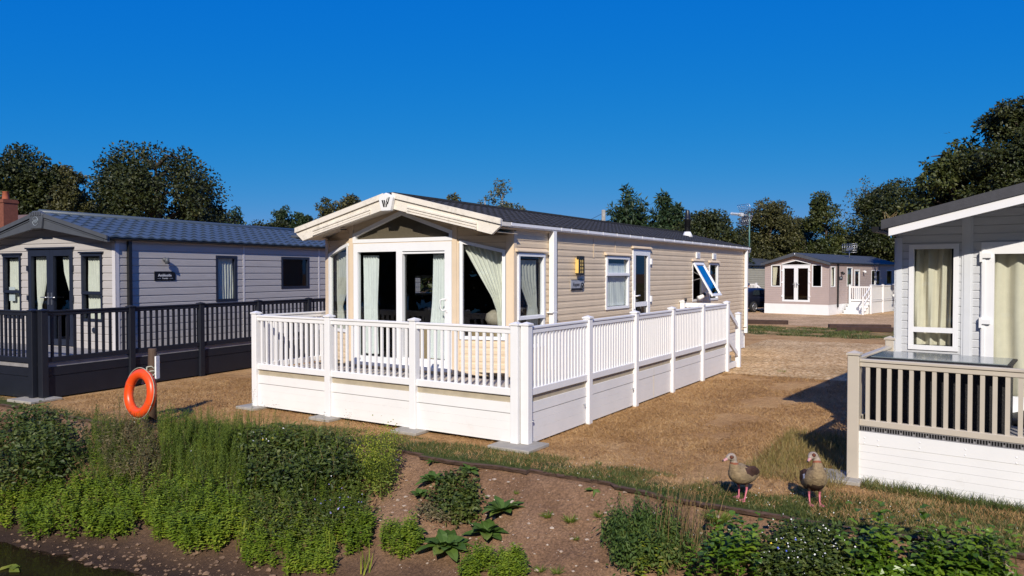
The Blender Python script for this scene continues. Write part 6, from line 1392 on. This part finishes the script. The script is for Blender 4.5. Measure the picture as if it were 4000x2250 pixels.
alder('alder_sapling', [([(3340, 2240), (3450, 2220), (3490, 2300), (3340, 2320)], 7)], .60, 0, 'alder sapling between the white flowers and the middle saplings')
alder('alder_sapling', [([(3560, 2250), (3650, 2240), (3700, 2310), (3570, 2330)], 6)], .62, 0, 'alder sapling with bright shoots in front of the white skirt boards')
alder('alder_sapling', [([(3760, 2250), (3850, 2240), (3930, 2310), (3770, 2330)], 7)], .58, 0, 'alder sapling nearest the lower right corner')
P = Plant(); stems(P, footprint([(2490, 2230), (2590, 2220), (2600, 2290), (2500, 2300)], 6), .42, nl=12, ll=.075, lw=.05, lean=.2, pairs=False, sw=.009); P.build('alder_sapling', [W_RAG, ST_G], 'small yellowish sapling standing in the nettles', 'sapling', 'alder saplings at the lower right')
P = Plant(); stems(P, footprint([(2640, 2230), (2760, 2220), (2770, 2300), (2650, 2310)], 8), .34, nl=12, ll=.08, lw=.055, lean=.3, pairs=False, sw=.009); P.build('alder_sapling', [W_ALDER, ST_G], 'low alder sapling at the foot of the tall dry grass', 'sapling', 'alder saplings at the lower right')
def f(P):
    B = footprint([(2990, 2190), (3110, 2140), (3260, 2170), (3320, 2240), (3330, 2320), (3000, 2320)], 130); clumpy(P, B, .30, 5200, .09, .052, .028); stems(P, B[:40], .34, nl=12, ll=.05, lw=.022, lean=.4)
    k = rng.integers(0, len(B), 110); q = B[k] + rng.normal(size=(110, 3)) * [.09, .09, .02] + np.stack([0 * k, 0 * k - .03, rng.uniform(.22, .36, 110)], 1); P.stars(q, .0075 * rng.uniform(.6, 1.3, 110), 2)
    q = footprint([(3000, 2240), (3130, 2230), (3130, 2290), (3000, 2290)], 9) + [0, -.05, .33]; P.stars(q[:4], .010, 3); P.stars(q[4:], .011, 4)
patch('white_campion', 'dark leafy mass dotted with small white flowers below the right goose', 'flowers', [W_DARK, ST_G, FL_W, FL_B, FL_Y], f)
def f(P): clumpy(P, footprint([(3330, 2270), (3900, 2270), (3960, 2360), (3300, 2360)], 90), .20, 2600, .10, .075, .05)
patch('undergrowth', 'low dark undergrowth filling between the alder saplings', 'undergrowth', [W_ALDER], f)
P = Plant(); b = footprint([(3270, 2100), (3280, 2110), (3270, 2112)], 1); stems(P, b.repeat(3, 0) + rng.normal(size=(3, 3)) * [.03, .03, 0], .30, nl=8, ll=.06, lw=.03, lean=.2, droop=.9, up=-.2); P.build('weed_stalk', [W_NETTLE, ST_B], 'lone drooping weed stalk under the turf edge by the white flowers', 'plant', base=b[0])
# tall pale fleabane stalks standing up against the white deck
for k, (px, py, h, lab) in enumerate(((990, 1700, .62, 'tall pale weed stalk against the left end post of the white deck'), (1030, 1690, .34, 'pale feathery weed right of the left end post'), (1085, 1700, .40, 'pale feathery weed group before the white skirt boards'), (1135, 1700, .30, 'short pale feathery weed beside the feathery group'), (1285, 1740, .42, 'thin weed stalk crossing the second white post'), (1345, 1745, .42, 'pair of pale weed stalks right of the second white post'),
    (925, 1690, .36, 'green weed stalk left of the white deck on the brown lawn'), (865, 1690, .26, 'small green weed stalk on the brown lawn edge'), (375, 1640, .34, 'dark weed stalk by the slab of the dark deck'), (455, 1640, .40, 'dark weed stalk left of the orange lifebuoy'), (1465, 1790, .34, 'thistle stalk with dark heads above the ragwort'))):
    P = Plant(); b = np.array(on_ground(px, py)); n = 3 if k not in (0, 4) else 2; B = b + rng.normal(size=(n, 3)) * [.05, .04, 0]
    tip = stems(P, B, h, nl=30, ll=.045, lw=.008, lean=.14, up=.8, sw=.007, taper=.7); q = np.repeat(tip, 24, 0) + rng.normal(size=(n * 24, 3)) * [.03, .03, .05]; P.leaves(q, rng.normal(size=q.shape) + [0, 0, .8], rng.normal(size=q.shape), .02, .005, 2)
    P.build('weed_stalk', [W_FEATH if k < 8 else W_NETTLE, ST_G, W_GREY], lab, 'plant', 'weed stalks along the lawn edge', base=b)

# ---------------------------------------------------------------- grass, stones
P = Plant()
def on_lawn(n, x0, x1, d0, d1):
    x = rng.uniform(x0, x1, n); e = np.array([edge_y(v) for v in x]); return np.stack([x, e + rng.uniform(d0, d1, n), np.zeros(n)], 1)
cl_ = lambda B, s, thr: B[np.array([fbm(b[0], b[1], s, 3, 5) for b in B]) > thr]
B = cl_(on_lawn(30000, -4.5, 6.6, .02, .75), 1.5, -.18); P.blades(B, B + np.stack([rng.normal(size=len(B)) * .022, rng.normal(size=len(B)) * .022, rng.uniform(.015, .055, len(B))], 1), .006, 0)
B = on_lawn(9000, 3.6, 6.6, .02, 1.1); P.blades(B, B + np.stack([rng.normal(size=len(B)) * .03, rng.normal(size=len(B)) * .03, rng.uniform(.012, .055, len(B))], 1), .006, 0); B = on_lawn(6000, 3.9, 6.6, .1, 1.2); P.blades(B, B + np.stack([rng.normal(size=6000) * .03, rng.normal(size=6000) * .03, rng.uniform(.01, .06, 6000)], 1), .006, 2)
B = np.stack([rng.uniform(4.2, 6.8, 2600), 0 * np.arange(2600), np.zeros(2600)], 1); B[:, 1] = .599 - .0925 * (B[:, 0] - 4.09) - rng.uniform(.03, .30, 2600); P.blades(B, B + np.stack([rng.normal(size=2600) * .05, rng.normal(size=2600) * .04, rng.uniform(.03, .12, 2600)], 1), .006, 0)
B = np.stack([rng.uniform(2.9, 4.05, 5000), rng.uniform(.1, 2.9, 5000), np.zeros(5000)], 1); P.blades(B, B + np.stack([rng.normal(size=5000) * .05, rng.normal(size=5000) * .05, rng.uniform(.05, .15, 5000)], 1), .006, 1)
B = cl_(on_lawn(90000, -9.5, 6.5, .1, 4.5), .9, -.35); P.blades(B, B + np.stack([rng.normal(size=len(B)) * .035, rng.normal(size=len(B)) * .035, rng.uniform(.006, .045, len(B))], 1), .007, 2)
B = np.stack([rng.uniform(.1, 4.0, 52000), rng.uniform(1.0, 9.0, 52000), np.zeros(52000)], 1); B = cl_(B, .8, -.3); P.blades(B, B + np.stack([rng.normal(size=len(B)) * .045, rng.normal(size=len(B)) * .045, rng.uniform(.006, .045, len(B))], 1), .009, 2)
B = np.stack([rng.uniform(-8.8, -5.8, 16000), rng.uniform(-1.5, 5.0, 16000), np.zeros(16000)], 1); P.blades(B, B + np.stack([rng.normal(size=len(B)) * .045, rng.normal(size=len(B)) * .045, rng.uniform(.006, .045, len(B))], 1), .010, 2)
B = np.stack([rng.uniform(-4.5, 3.6, 12000), rng.uniform(20.9, 25.5, 12000), np.zeros(12000)], 1); B = cl_(B, .8, -.1); P.blades(B, B + np.stack([rng.normal(size=len(B)) * .05, rng.normal(size=len(B)) * .05, rng.uniform(.03, .1, len(B))], 1), .02, 0)
LG = leafmat('lawn_blade', G((.030, .052, .010), (.065, .095, .020), (.12, .14, .035), (.26, .22, .08)), nscale=1.2); LY = leafmat('yellow_blade', G((.12, .11, .03), (.24, .19, .06), (.40, .30, .12)), nscale=1.5); LD = leafmat('parched_blade', G((.26, .145, .055), (.42, .25, .10), (.62, .42, .20)), nscale=1.2)
P.build('grass', [LG, LY, LD], 'short grass blades, green along the bank and parched behind', 'grass', kind='stuff', base=(0, 0, 0))
P = Plant(); q = on_lawn(90, 1.0, 6.4, .03, .8) + [0, 0, .035]; P.stars(q, .0048 * rng.uniform(.6, 1.3, 90), 0); P.build('daisies', [FL_W], 'tiny white daisies in the green turf strip', 'daisies', kind='stuff', base=(0, 0, 0))
tuft(3055, 1462, .16, 110, 'lone green weed tuft in the tan gravel')
def stones(name, label, pts, rad, m):
    V = []; F = []; o = np.array([[1, 0, 0], [-1, 0, 0], [0, 1, 0], [0, -1, 0], [0, 0, 1], [0, 0, -1], [.6, .6, .5], [-.6, .6, .5], [-.6, -.6, .5], [.6, -.6, .5]], float)
    f_ = [(4, 6, 7), (4, 7, 8), (4, 8, 9), (4, 9, 6), (0, 2, 6), (2, 7, 6), (2, 1, 7), (1, 8, 7), (1, 3, 8), (3, 9, 8), (3, 0, 9), (0, 6, 9), (5, 2, 0), (5, 1, 2), (5, 3, 1), (5, 0, 3)]
    for p, r in zip(pts, rad):
        a = rng.uniform(0, 6.28); R2 = np.array([[math.cos(a), -math.sin(a), 0], [math.sin(a), math.cos(a), 0], [0, 0, 1]]); v = (o * rng.uniform(.75, 1.2, o.shape) * [1, rng.uniform(.6, 1), rng.uniform(.4, .75)]) @ R2.T * r + p + [0, 0, r * .15]
        F += [tuple(i + len(V) for i in t) for t in f_]; V += list(v)
    return tag(npmesh(name, V, F, m), label, 'stones', kind='stuff')
FLINT = mat('pale_flint', (.52, .43, .33), .75, .35, 14, col2=(.30, .21, .15))
pt = footprint([(1520, 1790), (2000, 1850), (2500, 1930), (2800, 2000), (2900, 2060), (2750, 2100), (2350, 2230), (2100, 2260), (1560, 2230), (1500, 2050), (1400, 2010)], 620); rd = .006 + .034 * rng.uniform(0, 1, 620) ** 6
stones('flint_stones', 'pale flints scattered over the bare soil of the bank', pt, rd, FLINT)
pt = footprint([(0, 2085), (300, 2080), (700, 2150), (1000, 2160), (1100, 2290), (560, 2290), (300, 2200), (0, 2150)], 560); rd = .007 + .045 * rng.uniform(0, 1, 560) ** 5
stones('shore_stones', 'brownish stones along the pond edge at lower left', pt, rd, mat('shore_stone', (.27, .17, .10), .8, .35, 12, col2=(.11, .068, .042)))
q = footprint([(3050, 2110), (3100, 2100), (3400, 2120), (3900, 2180), (3990, 2250), (3900, 2250), (3300, 2120)], 90); stones('flint_stones', 'pale flints in the strip of soil under the turf at right', q, .006 + .018 * rng.uniform(0, 1, 90) ** 3, FLINT)
# lily pad and weed at the water edge
P = Plant(); q = np.array([tuple(CAM_LOC + ray_dir(a, b) * ((WATER_Z - CAM_LOC.z) / ray_dir(a, b).z)) for a, b in ((20, 2215), (60, 2210), (-10, 2235), (35, 2228))]) + [0, 0, .012]; P.leaves(q, np.array([[1, .4, .05], [.8, -.5, .06], [-.3, 1, .04], [1, .1, .03]]), np.tile([0, -.1, 1.0], (4, 1)), .22, .11, 0, fold=.05); P.build('water_leaves', [W_RAG], 'yellowish floating leaves in the lower left corner of the pond', 'water plant', base=q[0])
# ---------------------------------------------------------------- lifebuoy on its post
PST = thing('mooring_post', 'weathered wooden post with rope wound round it behind the lifebuoy', 'post', W0, (-6.12, -1.67, 0))
mb = MB(); mb.tube([(-6.12, -1.67, -.1), (-6.12, -1.67, .6), (-6.115, -1.66, 1.15), (-6.115, -1.66, 1.17)], [.07, .068, .066, .06], 12); mb.build('post', WOODPOST, PST)
mb = MB(); pts = []
for k in range(60):
    a = k * .62; pts.append((-6.12 + (.078 + .014 * math.sin(k * 1.7)) * math.cos(a), -1.67 + (.078 + .014 * math.cos(k * 2.3)) * math.sin(a), .86 - .0035 * k + .06 * math.sin(k * .9)))
mb.tube(pts, .011, 6)
for s_ in (0, 1, 2): mb.tube([(-6.12 + .10 * math.cos(a) + .05 * s_, -1.79 - .02 * s_, .74 - .14 * abs(math.sin(a / 2 + s_ * .4))) for a in np.linspace(0, 6.28, 15)], .009, 6)
mb.build('rope', ROPE, PST)
cu = Vector((.843, .538, 0)); ct = Vector((.538, -.843, 0))                         # across the view, towards the viewer
mb = MB(); c = Vector((-6.12, -1.67, .86)) + cu * .085 + ct * .02; d = (cu * .12 + ct * -.99).normalized(); mb.obox(c + d * .02, d * .05, Vector((d.y, -d.x, 0)) * .012, (0, 0, .185)); nb_ = solo('notice_board', mb, WHITE2, 'white notice board seen almost edge on, fixed to the wooden post', 'notice', W0, tuple(c))
c = at_dist(542, 1052, 13.15); C = Vector((c.x, c.y, .50)); nrm = (ct * .83 - cu * .52 + Vector((0, 0, .12))).normalized(); uu = nrm.cross(Vector((0, 0, 1))).normalized(); vv = uu.cross(nrm)
LB = thing('lifebuoy', 'orange lifebuoy ring leaning against a wooden post', 'lifebuoy', W0, (C.x, C.y, 0)); mb = MB(); mb.sm = True; na, nr_ = 48, 16; vs = []
for i in range(na):
    a = 2 * math.pi * i / na; rad = uu * math.cos(a) + vv * math.sin(a)
    for k in range(nr_): t = 2 * math.pi * k / nr_; vs.append(C + rad * (.308 + .079 * math.cos(t)) + nrm * .068 * math.sin(t))
mb.add(vs, [(i * nr_ + k, ((i + 1) % na) * nr_ + k, ((i + 1) % na) * nr_ + (k + 1) % nr_, i * nr_ + (k + 1) % nr_) for i in range(na) for k in range(nr_)]); mb.build('ring', ORANGE, LB)
mb = MB()
for q in range(4):
    a0 = q * math.pi / 2 + .45; pts = []
    for t in np.linspace(0, 1, 12): a = a0 + t * math.pi / 2; pts.append(C + (uu * math.cos(a) + vv * math.sin(a)) * (.388 + .016 * math.sin(t * math.pi)) + nrm * .02)
    mb.tube(pts, .006, 6)
mb.build('grab_line', ROPE, LB); mb = MB()
for q in range(4):
    a0 = q * math.pi / 2 + .45; rad = uu * math.cos(a0) + vv * math.sin(a0); tg = -uu * math.sin(a0) + vv * math.cos(a0)
    vs = []; n0_ = len(mb.v)
    for s_ in (-.012, .012):
        for k in range(nr_): t = 2 * math.pi * k / nr_; vs.append(C + rad * (.308 + .0812 * math.cos(t)) + nrm * .0702 * math.sin(t) + tg * s_)
    mb.add(vs, [(k, (k + 1) % nr_, nr_ + (k + 1) % nr_, nr_ + k) for k in range(nr_)])
mb.build('strap', mat('strap_cloth', (.70, .085, .015), .8, .1, 20), LB)

# ---------------------------------------------------------------- geese
def loft(rings, n=20):
    """closed tube through (centre, side vector, up vector, half width, half height)"""
    V = []; F = []
    for c, s_, u_, a, b in rings:
        for k in range(n): t = 2 * math.pi * k / n; V.append(Vector(c) + Vector(s_) * a * math.cos(t) + Vector(u_) * b * math.sin(t))
    m = len(rings); F = [(i * n + k, i * n + (k + 1) % n, (i + 1) * n + (k + 1) % n, (i + 1) * n + k) for i in range(m - 1) for k in range(n)] + [tuple(range(n))[::-1], tuple(range((m - 1) * n, m * n))]
    return V, F
def spine_rings(pts, turn=None):
    """pts: (x, z, half width, half height); turn(i) yaws the upper part"""
    out = []; P3 = []
    for i, (x, z, a, b) in enumerate(pts): P3.append(Vector((x, 0, z)))
    for i, (x, z, a, b) in enumerate(pts):
        d = (P3[min(i + 1, len(pts) - 1)] - P3[max(i - 1, 0)]).normalized(); s_ = Vector((0, 1, 0)); u_ = d.cross(s_)
        out.append([P3[i], s_, u_, a, b])
    return out
def interp_rings(R, k=4):
    out = []
    for i in range(len(R) - 1):
        p0, p1, p2, p3 = (R[max(i - 1, 0)], R[i], R[i + 1], R[min(i + 2, len(R) - 1)])
        for t in np.arange(0, 1, 1 / k):
            cr = lambda a, b, c, d: .5 * ((2 * b) + (c - a) * t + (2 * a - 5 * b + 4 * c - d) * t * t + (3 * b - a - 3 * c + d) * t ** 3)
            out.append(tuple(max(cr(*[q[j] for q in (p0, p1, p2, p3)]), .004 if j > 1 else -9) for j in range(4)))
    return out + [R[-1]]
G_BUFF = mat('buff_breast_feathers', (.34, .245, .135), .8, .4, 22, bump=.9, bscale=70, stretch=(1, 1, 2.2))
G_GREY = mat('pale_head_feathers', (.36, .295, .23), .85, .35, 30, dirt=((.2, .12, .08), 24, .5, .6), bump=.3, bscale=110)
G_BROWN = mat('chestnut_wing_feathers', (.060, .026, .017), .7, .35, 22, bump=.6, bscale=45, stretch=(3, 1, 1))
G_DARK = mat('dark_brown_belly', (.085, .050, .033), .85, .3, 30)
G_PATCH = mat('brown_eye_patch', (.075, .018, .012), .8, .2, 40); G_COLLAR = mat('rust_collar', (.26, .085, .045), .85, .25, 40)
G_PINK = mat('pink_leg_skin', (.62, .17, .22), .5, .2, 30); G_BILL = mat('pink_bill', (.58, .30, .28), .45, .15, 30); G_TIP = mat('dark_bill_tip', (.03, .02, .02), .5, .1, 20); G_EYE = mat('amber_eye', (.35, .12, .02), .15, .1, 20, spec=.7); G_WHITE = mat('white_wing_patch', (.80, .79, .76), .7, .05, 20)
def goose(label, loc, heading, head_turn, body_pitch=0.0, neck=(0, 0), step=0.0, white=False, wing_show=1.0):
    body = [(-.335, .235, .010, .006), (-.29, .238, .040, .014), (-.22, .242, .066, .042), (-.13, .248, .098, .080), (-.03, .262, .118, .104), (.06, .282, .116, .112), (.125, .312, .094, .100), (.160, .350, .064, .072)]
    nx, nz = neck
    upper = [(.172 + nx * .3, .385 + nz * .3, .052, .054), (.172 + nx * .6, .415 + nz * .6, .043, .043), (.170 + nx * .9, .443 + nz * .9, .037, .037), (.172 + nx, .466 + nz, .037, .039), (.186 + nx, .488 + nz, .041, .043), (.212 + nx, .494 + nz, .039, .038), (.238 + nx, .487 + nz, .029, .028), (.258 + nx, .478 + nz, .018, .019)]
    bill = [(.250 + nx, .479 + nz, .017, .017), (.270 + nx, .473 + nz, .0165, .014), (.292 + nx, .466 + nz, .014, .009), (.308 + nx, .461 + nz, .010, .006), (.314 + nx, .459 + nz, .003, .003)]
    R_all = interp_rings(body + upper, 4); pv = Vector((.172 + nx * .5, 0, 0))
    bp_ = Vector((.0, 0, .235)); cp, sp__ = math.cos(body_pitch), math.sin(body_pitch)
    def tilt(p): q = p - bp_; return Vector((q.x * cp - q.z * sp__, q.y, q.x * sp__ + q.z * cp)) + bp_
    def untilt(p): q = p - bp_; return Vector((q.x * cp + q.z * sp__, q.y, -q.x * sp__ + q.z * cp)) + bp_
    def bend(p, z):                                   # the neck twists steadily between its root and the head and levels the head again
        t = min(1, max(0, (z - .375) / (.085 + nz))); t = t * t * (3 - 2 * t); a = head_turn * t; q = p - pv - Vector((0, 0, .40)); b_ = -body_pitch * t
        q = Vector((q.x * math.cos(b_) - q.z * math.sin(b_), q.y, q.x * math.sin(b_) + q.z * math.cos(b_)))
        return tilt(Vector((q.x * math.cos(a) - q.y * math.sin(a), q.x * math.sin(a) + q.y * math.cos(a), q.z + .40)) + pv)
    def unbend(w_):
        q = untilt(w_) - pv - Vector((0, 0, .40)); a = -head_turn; q = Vector((q.x * math.cos(a) - q.y * math.sin(a), q.x * math.sin(a) + q.y * math.cos(a), q.z)); b_ = body_pitch
        return Vector((q.x * math.cos(b_) - q.z * math.sin(b_), q.y, q.x * math.sin(b_) + q.z * math.cos(b_))) + pv + Vector((0, 0, .40))
    bm = bmesh.new()
    def addm(V, F):
        vv_ = [bm.verts.new(v) for v in V]
        for f_ in F:
            try: bm.faces.new([vv_[i] for i in f_])
            except ValueError: pass
    V, F = loft(spine_rings(R_all)); nb_split = (len(body) - 1) * 4 * 20
    V = [bend(v, v.z) if i >= nb_split else tilt(v) for i, v in enumerate(V)]; addm(V, F)
    for s_ in (-1, 1):                                # folded wings
        w_ = [(.08, s_ * .066, .33, .016, .026), (.04, s_ * .086, .316, .027, .060), (-.05, s_ * .092, .298, .030, .074), (-.16, s_ * .080, .272, .024, .056), (-.26, s_ * .045, .256, .016, .030), (-.33, s_ * .018, .246, .006, .012)]
        V, F = loft([(Vector((x, y, z)), (0, 1, .25 * -s_), (0, .25 * s_, 1), a, b) for x, y, z, a, b in interp5(w_)]); addm([tilt(v) for v in V], F)
        hip = Vector((.01, s_ * .055, .20)); kn = Vector((-.015 + s_ * step * .5, s_ * .052, .115)); ft = Vector((.01 + s_ * step, s_ * .050, .012))
        addm(*loft([(hip + Vector((.0, 0, .03)), (0, 1, 0), (1, 0, 0), .036, .046), (hip, (0, 1, 0), (1, 0, 0), .028, .036), ((hip + kn) / 2, (0, 1, 0), (1, 0, 0), .015, .018), (kn, (0, 1, 0), (1, 0, 0), .0115, .0125), ((kn + ft) / 2, (0, 1, 0), (1, 0, 0), .0085, .0095), (ft, (0, 1, 0), (1, 0, 0), .009, .010)], 12))
        web = [ft + Vector(q) for q in ((-.022, 0, .006), (-.004, .010, .012), (.055, .040, .002), (.064, .020, -.001), (.075, 0, .002), (.064, -.020, -.001), (.055, -.040, .002), (-.004, -.010, .012))]
        n_ = len(web); addm([q + Vector((0, 0, .006)) for q in web] + [q - Vector((0, 0, .008)) for q in web], [tuple(range(n_)), tuple(range(n_, 2 * n_))[::-1]] + [(i, n_ + i, n_ + (i + 1) % n_, (i + 1) % n_) for i in range(n_)])
    bmesh.ops.recalc_face_normals(bm, faces=bm.faces); me = bpy.data.meshes.new('goose'); bm.to_mesh(me); bm.free()
    o = bpy.data.objects.new('goose', me); COL.objects.link(o); rm_ = o.modifiers.new('remesh', 'REMESH'); rm_.mode = 'VOXEL'; rm_.voxel_size = .0055; sm_ = o.modifiers.new('smooth', 'SMOOTH'); sm_.factor = .5; sm_.iterations = 3
    me2 = bpy.data.meshes.new_from_object(o.evaluated_get(bpy.context.evaluated_depsgraph_get())); o.modifiers.clear(); o.data = me2
    bm = bmesh.new(); bm.from_mesh(me2); vs_ = [v for v in bm.verts if v.co.z > .19 and v.co.z < .46]
    for _ in range(14): bmesh.ops.smooth_vert(bm, verts=[v for v in vs_ if untilt(v.co).z < .40], factor=.5, use_axis_x=True, use_axis_y=True, use_axis_z=True)
    bm.to_mesh(me2); bm.free()
    me2.materials.clear()
    for m_ in (G_BUFF, G_GREY, G_BROWN, G_DARK, G_PINK, G_COLLAR, G_PATCH, G_WHITE): me2.materials.append(m_)
    ca, sa = math.cos(-head_turn), math.sin(-head_turn)
    for p in me2.polygons:
        w0 = p.center; p.use_smooth = True; m_ = 0; c = untilt(w0); wob = .010 * math.sin(c.y * 90 + c.x * 50)
        if w0.z < .145 and .02 < abs(w0.y) < .1 and abs(w0.x - .02) < .09: m_ = 4
        elif c.z > .375:
            h_ = unbend(w0); zn = (c.z - .375) / (.10 + nz)
            m_ = 5 if .30 < zn < .52 else (1 if zn >= .52 else 0)
            e = h_ - Vector((.218 + nx, math.copysign(.034, h_.y), .499 + nz))
            if (e.x / .023) ** 2 + (e.z / .019) ** 2 < 1 and zn > .7: m_ = 6
        elif c.z < .20 + wob and c.x < .12: m_ = 3
        elif abs(c.y) > .076 - .02 * (c.x < -.12) and c.z > .27 + .30 * max(0, c.x) + wob * .6 and c.x < .095 and c.z < .36: m_ = 2
        elif c.z > .325 - .25 * c.x + wob and c.x < .06: m_ = 2
        elif c.x < -.20: m_ = 2
        if white and m_ in (0, 2) and .02 < c.x < .07 and abs(c.y) > .098 and .268 < c.z < .315: m_ = 7
        p.material_index = m_
    o.location = loc; o.rotation_euler = (0, 0, heading); o.scale = (1.0,) * 3; tag(o, label, 'goose', 'geese standing on the turf edge'); OFF[o.name] = Vector((0, 0, 0))
    def part(name, V, F, m_):
        mb = MB(); mb.sm = True; mb.add(V, F); return mb.build(name, m_, o)
    V, F = loft(spine_rings(interp_rings(bill, 3)), 14); V = [bend(v, .6) for v in V]; part('bill', V, F, G_BILL)
    V, F = loft(spine_rings([(.300 + nx, .4645 + nz, .0128, .0085), (.310 + nx, .461 + nz, .0105, .007), (.3165 + nx, .458 + nz, .004, .004)]), 12); part('bill_tip', [bend(v, .6) for v in V], F, G_TIP)
    for s_ in (-1, 1):
        c = bend(Vector((.220 + nx, s_ * .0375, .500 + nz)), .6); mb = MB(); mb.lathe(c - Vector((0, 0, .006)), [(.0, 0), (.0045, .002), (.006, .006), (.0045, .010), (.0, .012)], 10); mb.build('eye', G_EYE, o)
    return o
def interp5(R, k=3):
    out = []
    for i in range(len(R) - 1):
        for t in np.arange(0, 1, 1 / k): s_ = t * t * (3 - 2 * t); out.append(tuple(R[i][j] + (R[i + 1][j] - R[i][j]) * t for j in range(5)))
    return out + [R[-1]]
VIEWA = math.atan2(-.843, .538)                       # heading that looks straight at the viewer
ga = on_ground(2904, 1940); gb = on_ground(3176, 1968)
goose('goose showing its chestnut wing, farther from the taupe deck of the two', (3.20, -.80, -.002), VIEWA - .80, -.35, .06, (.022, -.018), .03)
goose('upright pale breasted goose with rust collar, nearer the taupe deck', (3.89, -.61, -.002), VIEWA - .12, -.95, .42, (-.015, .0), .0, True)

# ---------------------------------------------------------------- person behind the car
pp = at_dist(2924, 1052, 53)
def person(loc, heading):
    J = dict(pel=(0, 0, .94), chest=(0, .02, 1.22), neck=(0, .0, 1.43), head=(0, .03, 1.56), top=(0, .02, 1.64), shl=(.17, 0, 1.38), ell=(.22, .03, 1.12), hal=(.20, .14, .90), shr=(-.17, 0, 1.38), elr=(-.22, .03, 1.12), har=(-.20, .14, .90), hil=(.09, 0, .90), knl=(.10, .03, .50), anl=(.10, -.01, .09), tol=(.11, .14, .04), hir=(-.09, 0, .90), knr=(-.10, .05, .50), anr=(-.10, -.03, .09), tor=(-.11, .12, .04))
    Rr = dict(pel=.145, chest=.15, neck=.058, head=.088, top=.07, shl=.07, ell=.045, hal=.036, shr=.07, elr=.045, har=.036, hil=.085, knl=.062, anl=.042, tol=.035, hir=.085, knr=.062, anr=.042, tor=.035)
    E = [('pel', 'chest'), ('chest', 'neck'), ('neck', 'head'), ('head', 'top'), ('chest', 'shl'), ('shl', 'ell'), ('ell', 'hal'), ('chest', 'shr'), ('shr', 'elr'), ('elr', 'har'), ('pel', 'hil'), ('hil', 'knl'), ('knl', 'anl'), ('anl', 'tol'), ('pel', 'hir'), ('hir', 'knr'), ('knr', 'anr'), ('anr', 'tor')]
    k = list(J); me = bpy.data.meshes.new('person'); me.from_pydata([J[q] for q in k], [(k.index(a), k.index(b)) for a, b in E], []); o = bpy.data.objects.new('person', me); COL.objects.link(o)
    sk = o.modifiers.new('skin', 'SKIN'); o.modifiers.new('sub', 'SUBSURF').levels = 1
    for i, q in enumerate(k): v = me.skin_vertices[0].data[i]; v.radius = (Rr[q], Rr[q] * (.75 if q in ('pel', 'chest') else 1)); v.use_root = q == 'pel'
    me2 = bpy.data.meshes.new_from_object(o.evaluated_get(bpy.context.evaluated_depsgraph_get())); o.modifiers.clear(); o.data = me2; me2.materials.clear()
    for m_ in (mat('skin', (.52, .28, .19), .6, .1, 9), mat('grey_shirt', (.30, .31, .34), .85, .15, 12), mat('dark_trousers', (.03, .035, .05), .85, .2, 12)): me2.materials.append(m_)
    for p in me2.polygons:
        c = p.center; p.use_smooth = True; p.material_index = 0 if c.z > 1.44 or (abs(c.x) > .155 and c.z < 1.12 and c.z > .8) else (1 if c.z > .93 else 2)
    o.location = loc; o.rotation_euler = (0, 0, heading); OFF[o.name] = Vector((0, 0, 0)); tag(o, 'person in a dark blue cap and grey top standing behind the dark car', 'person')
    mb = MB(); mb.sm = True; mb.lathe((0, .02, 1.60), [(.098, -.01), (.098, .03), (.085, .075), (.05, .10), (.005, .108)], 18); mb.sm = False; mb.prism([(.085, .08, 1.605), (.06, .19, 1.60), (-.06, .19, 1.60), (-.085, .08, 1.605)], (0, 0, .008)); mb.build('cap', mat('blue_cap', (.02, .03, .07), .8, .1, 12), o)
    mb = MB(); mb.tube([(0, .108, 1.555), (0, .128, 1.54)], [.012, .014], 8); mb.build('nose', me2.materials[0], o)
    for s_ in (-1, 1):
        mb = MB(); mb.obox((s_ * .03, .108, 1.575), (.012, 0, 0), (0, .004, 0), (0, 0, .005)); mb.build('eye', LETTER, o); mb = MB(); mb.obox((s_ * .09, .02, 1.56), (.008, 0, 0), (0, .018, 0), (0, 0, .03)); mb.build('ear', me2.materials[0], o)
    return o
person((pp.x, pp.y, 0), VIEWA - math.pi / 2 - .5)
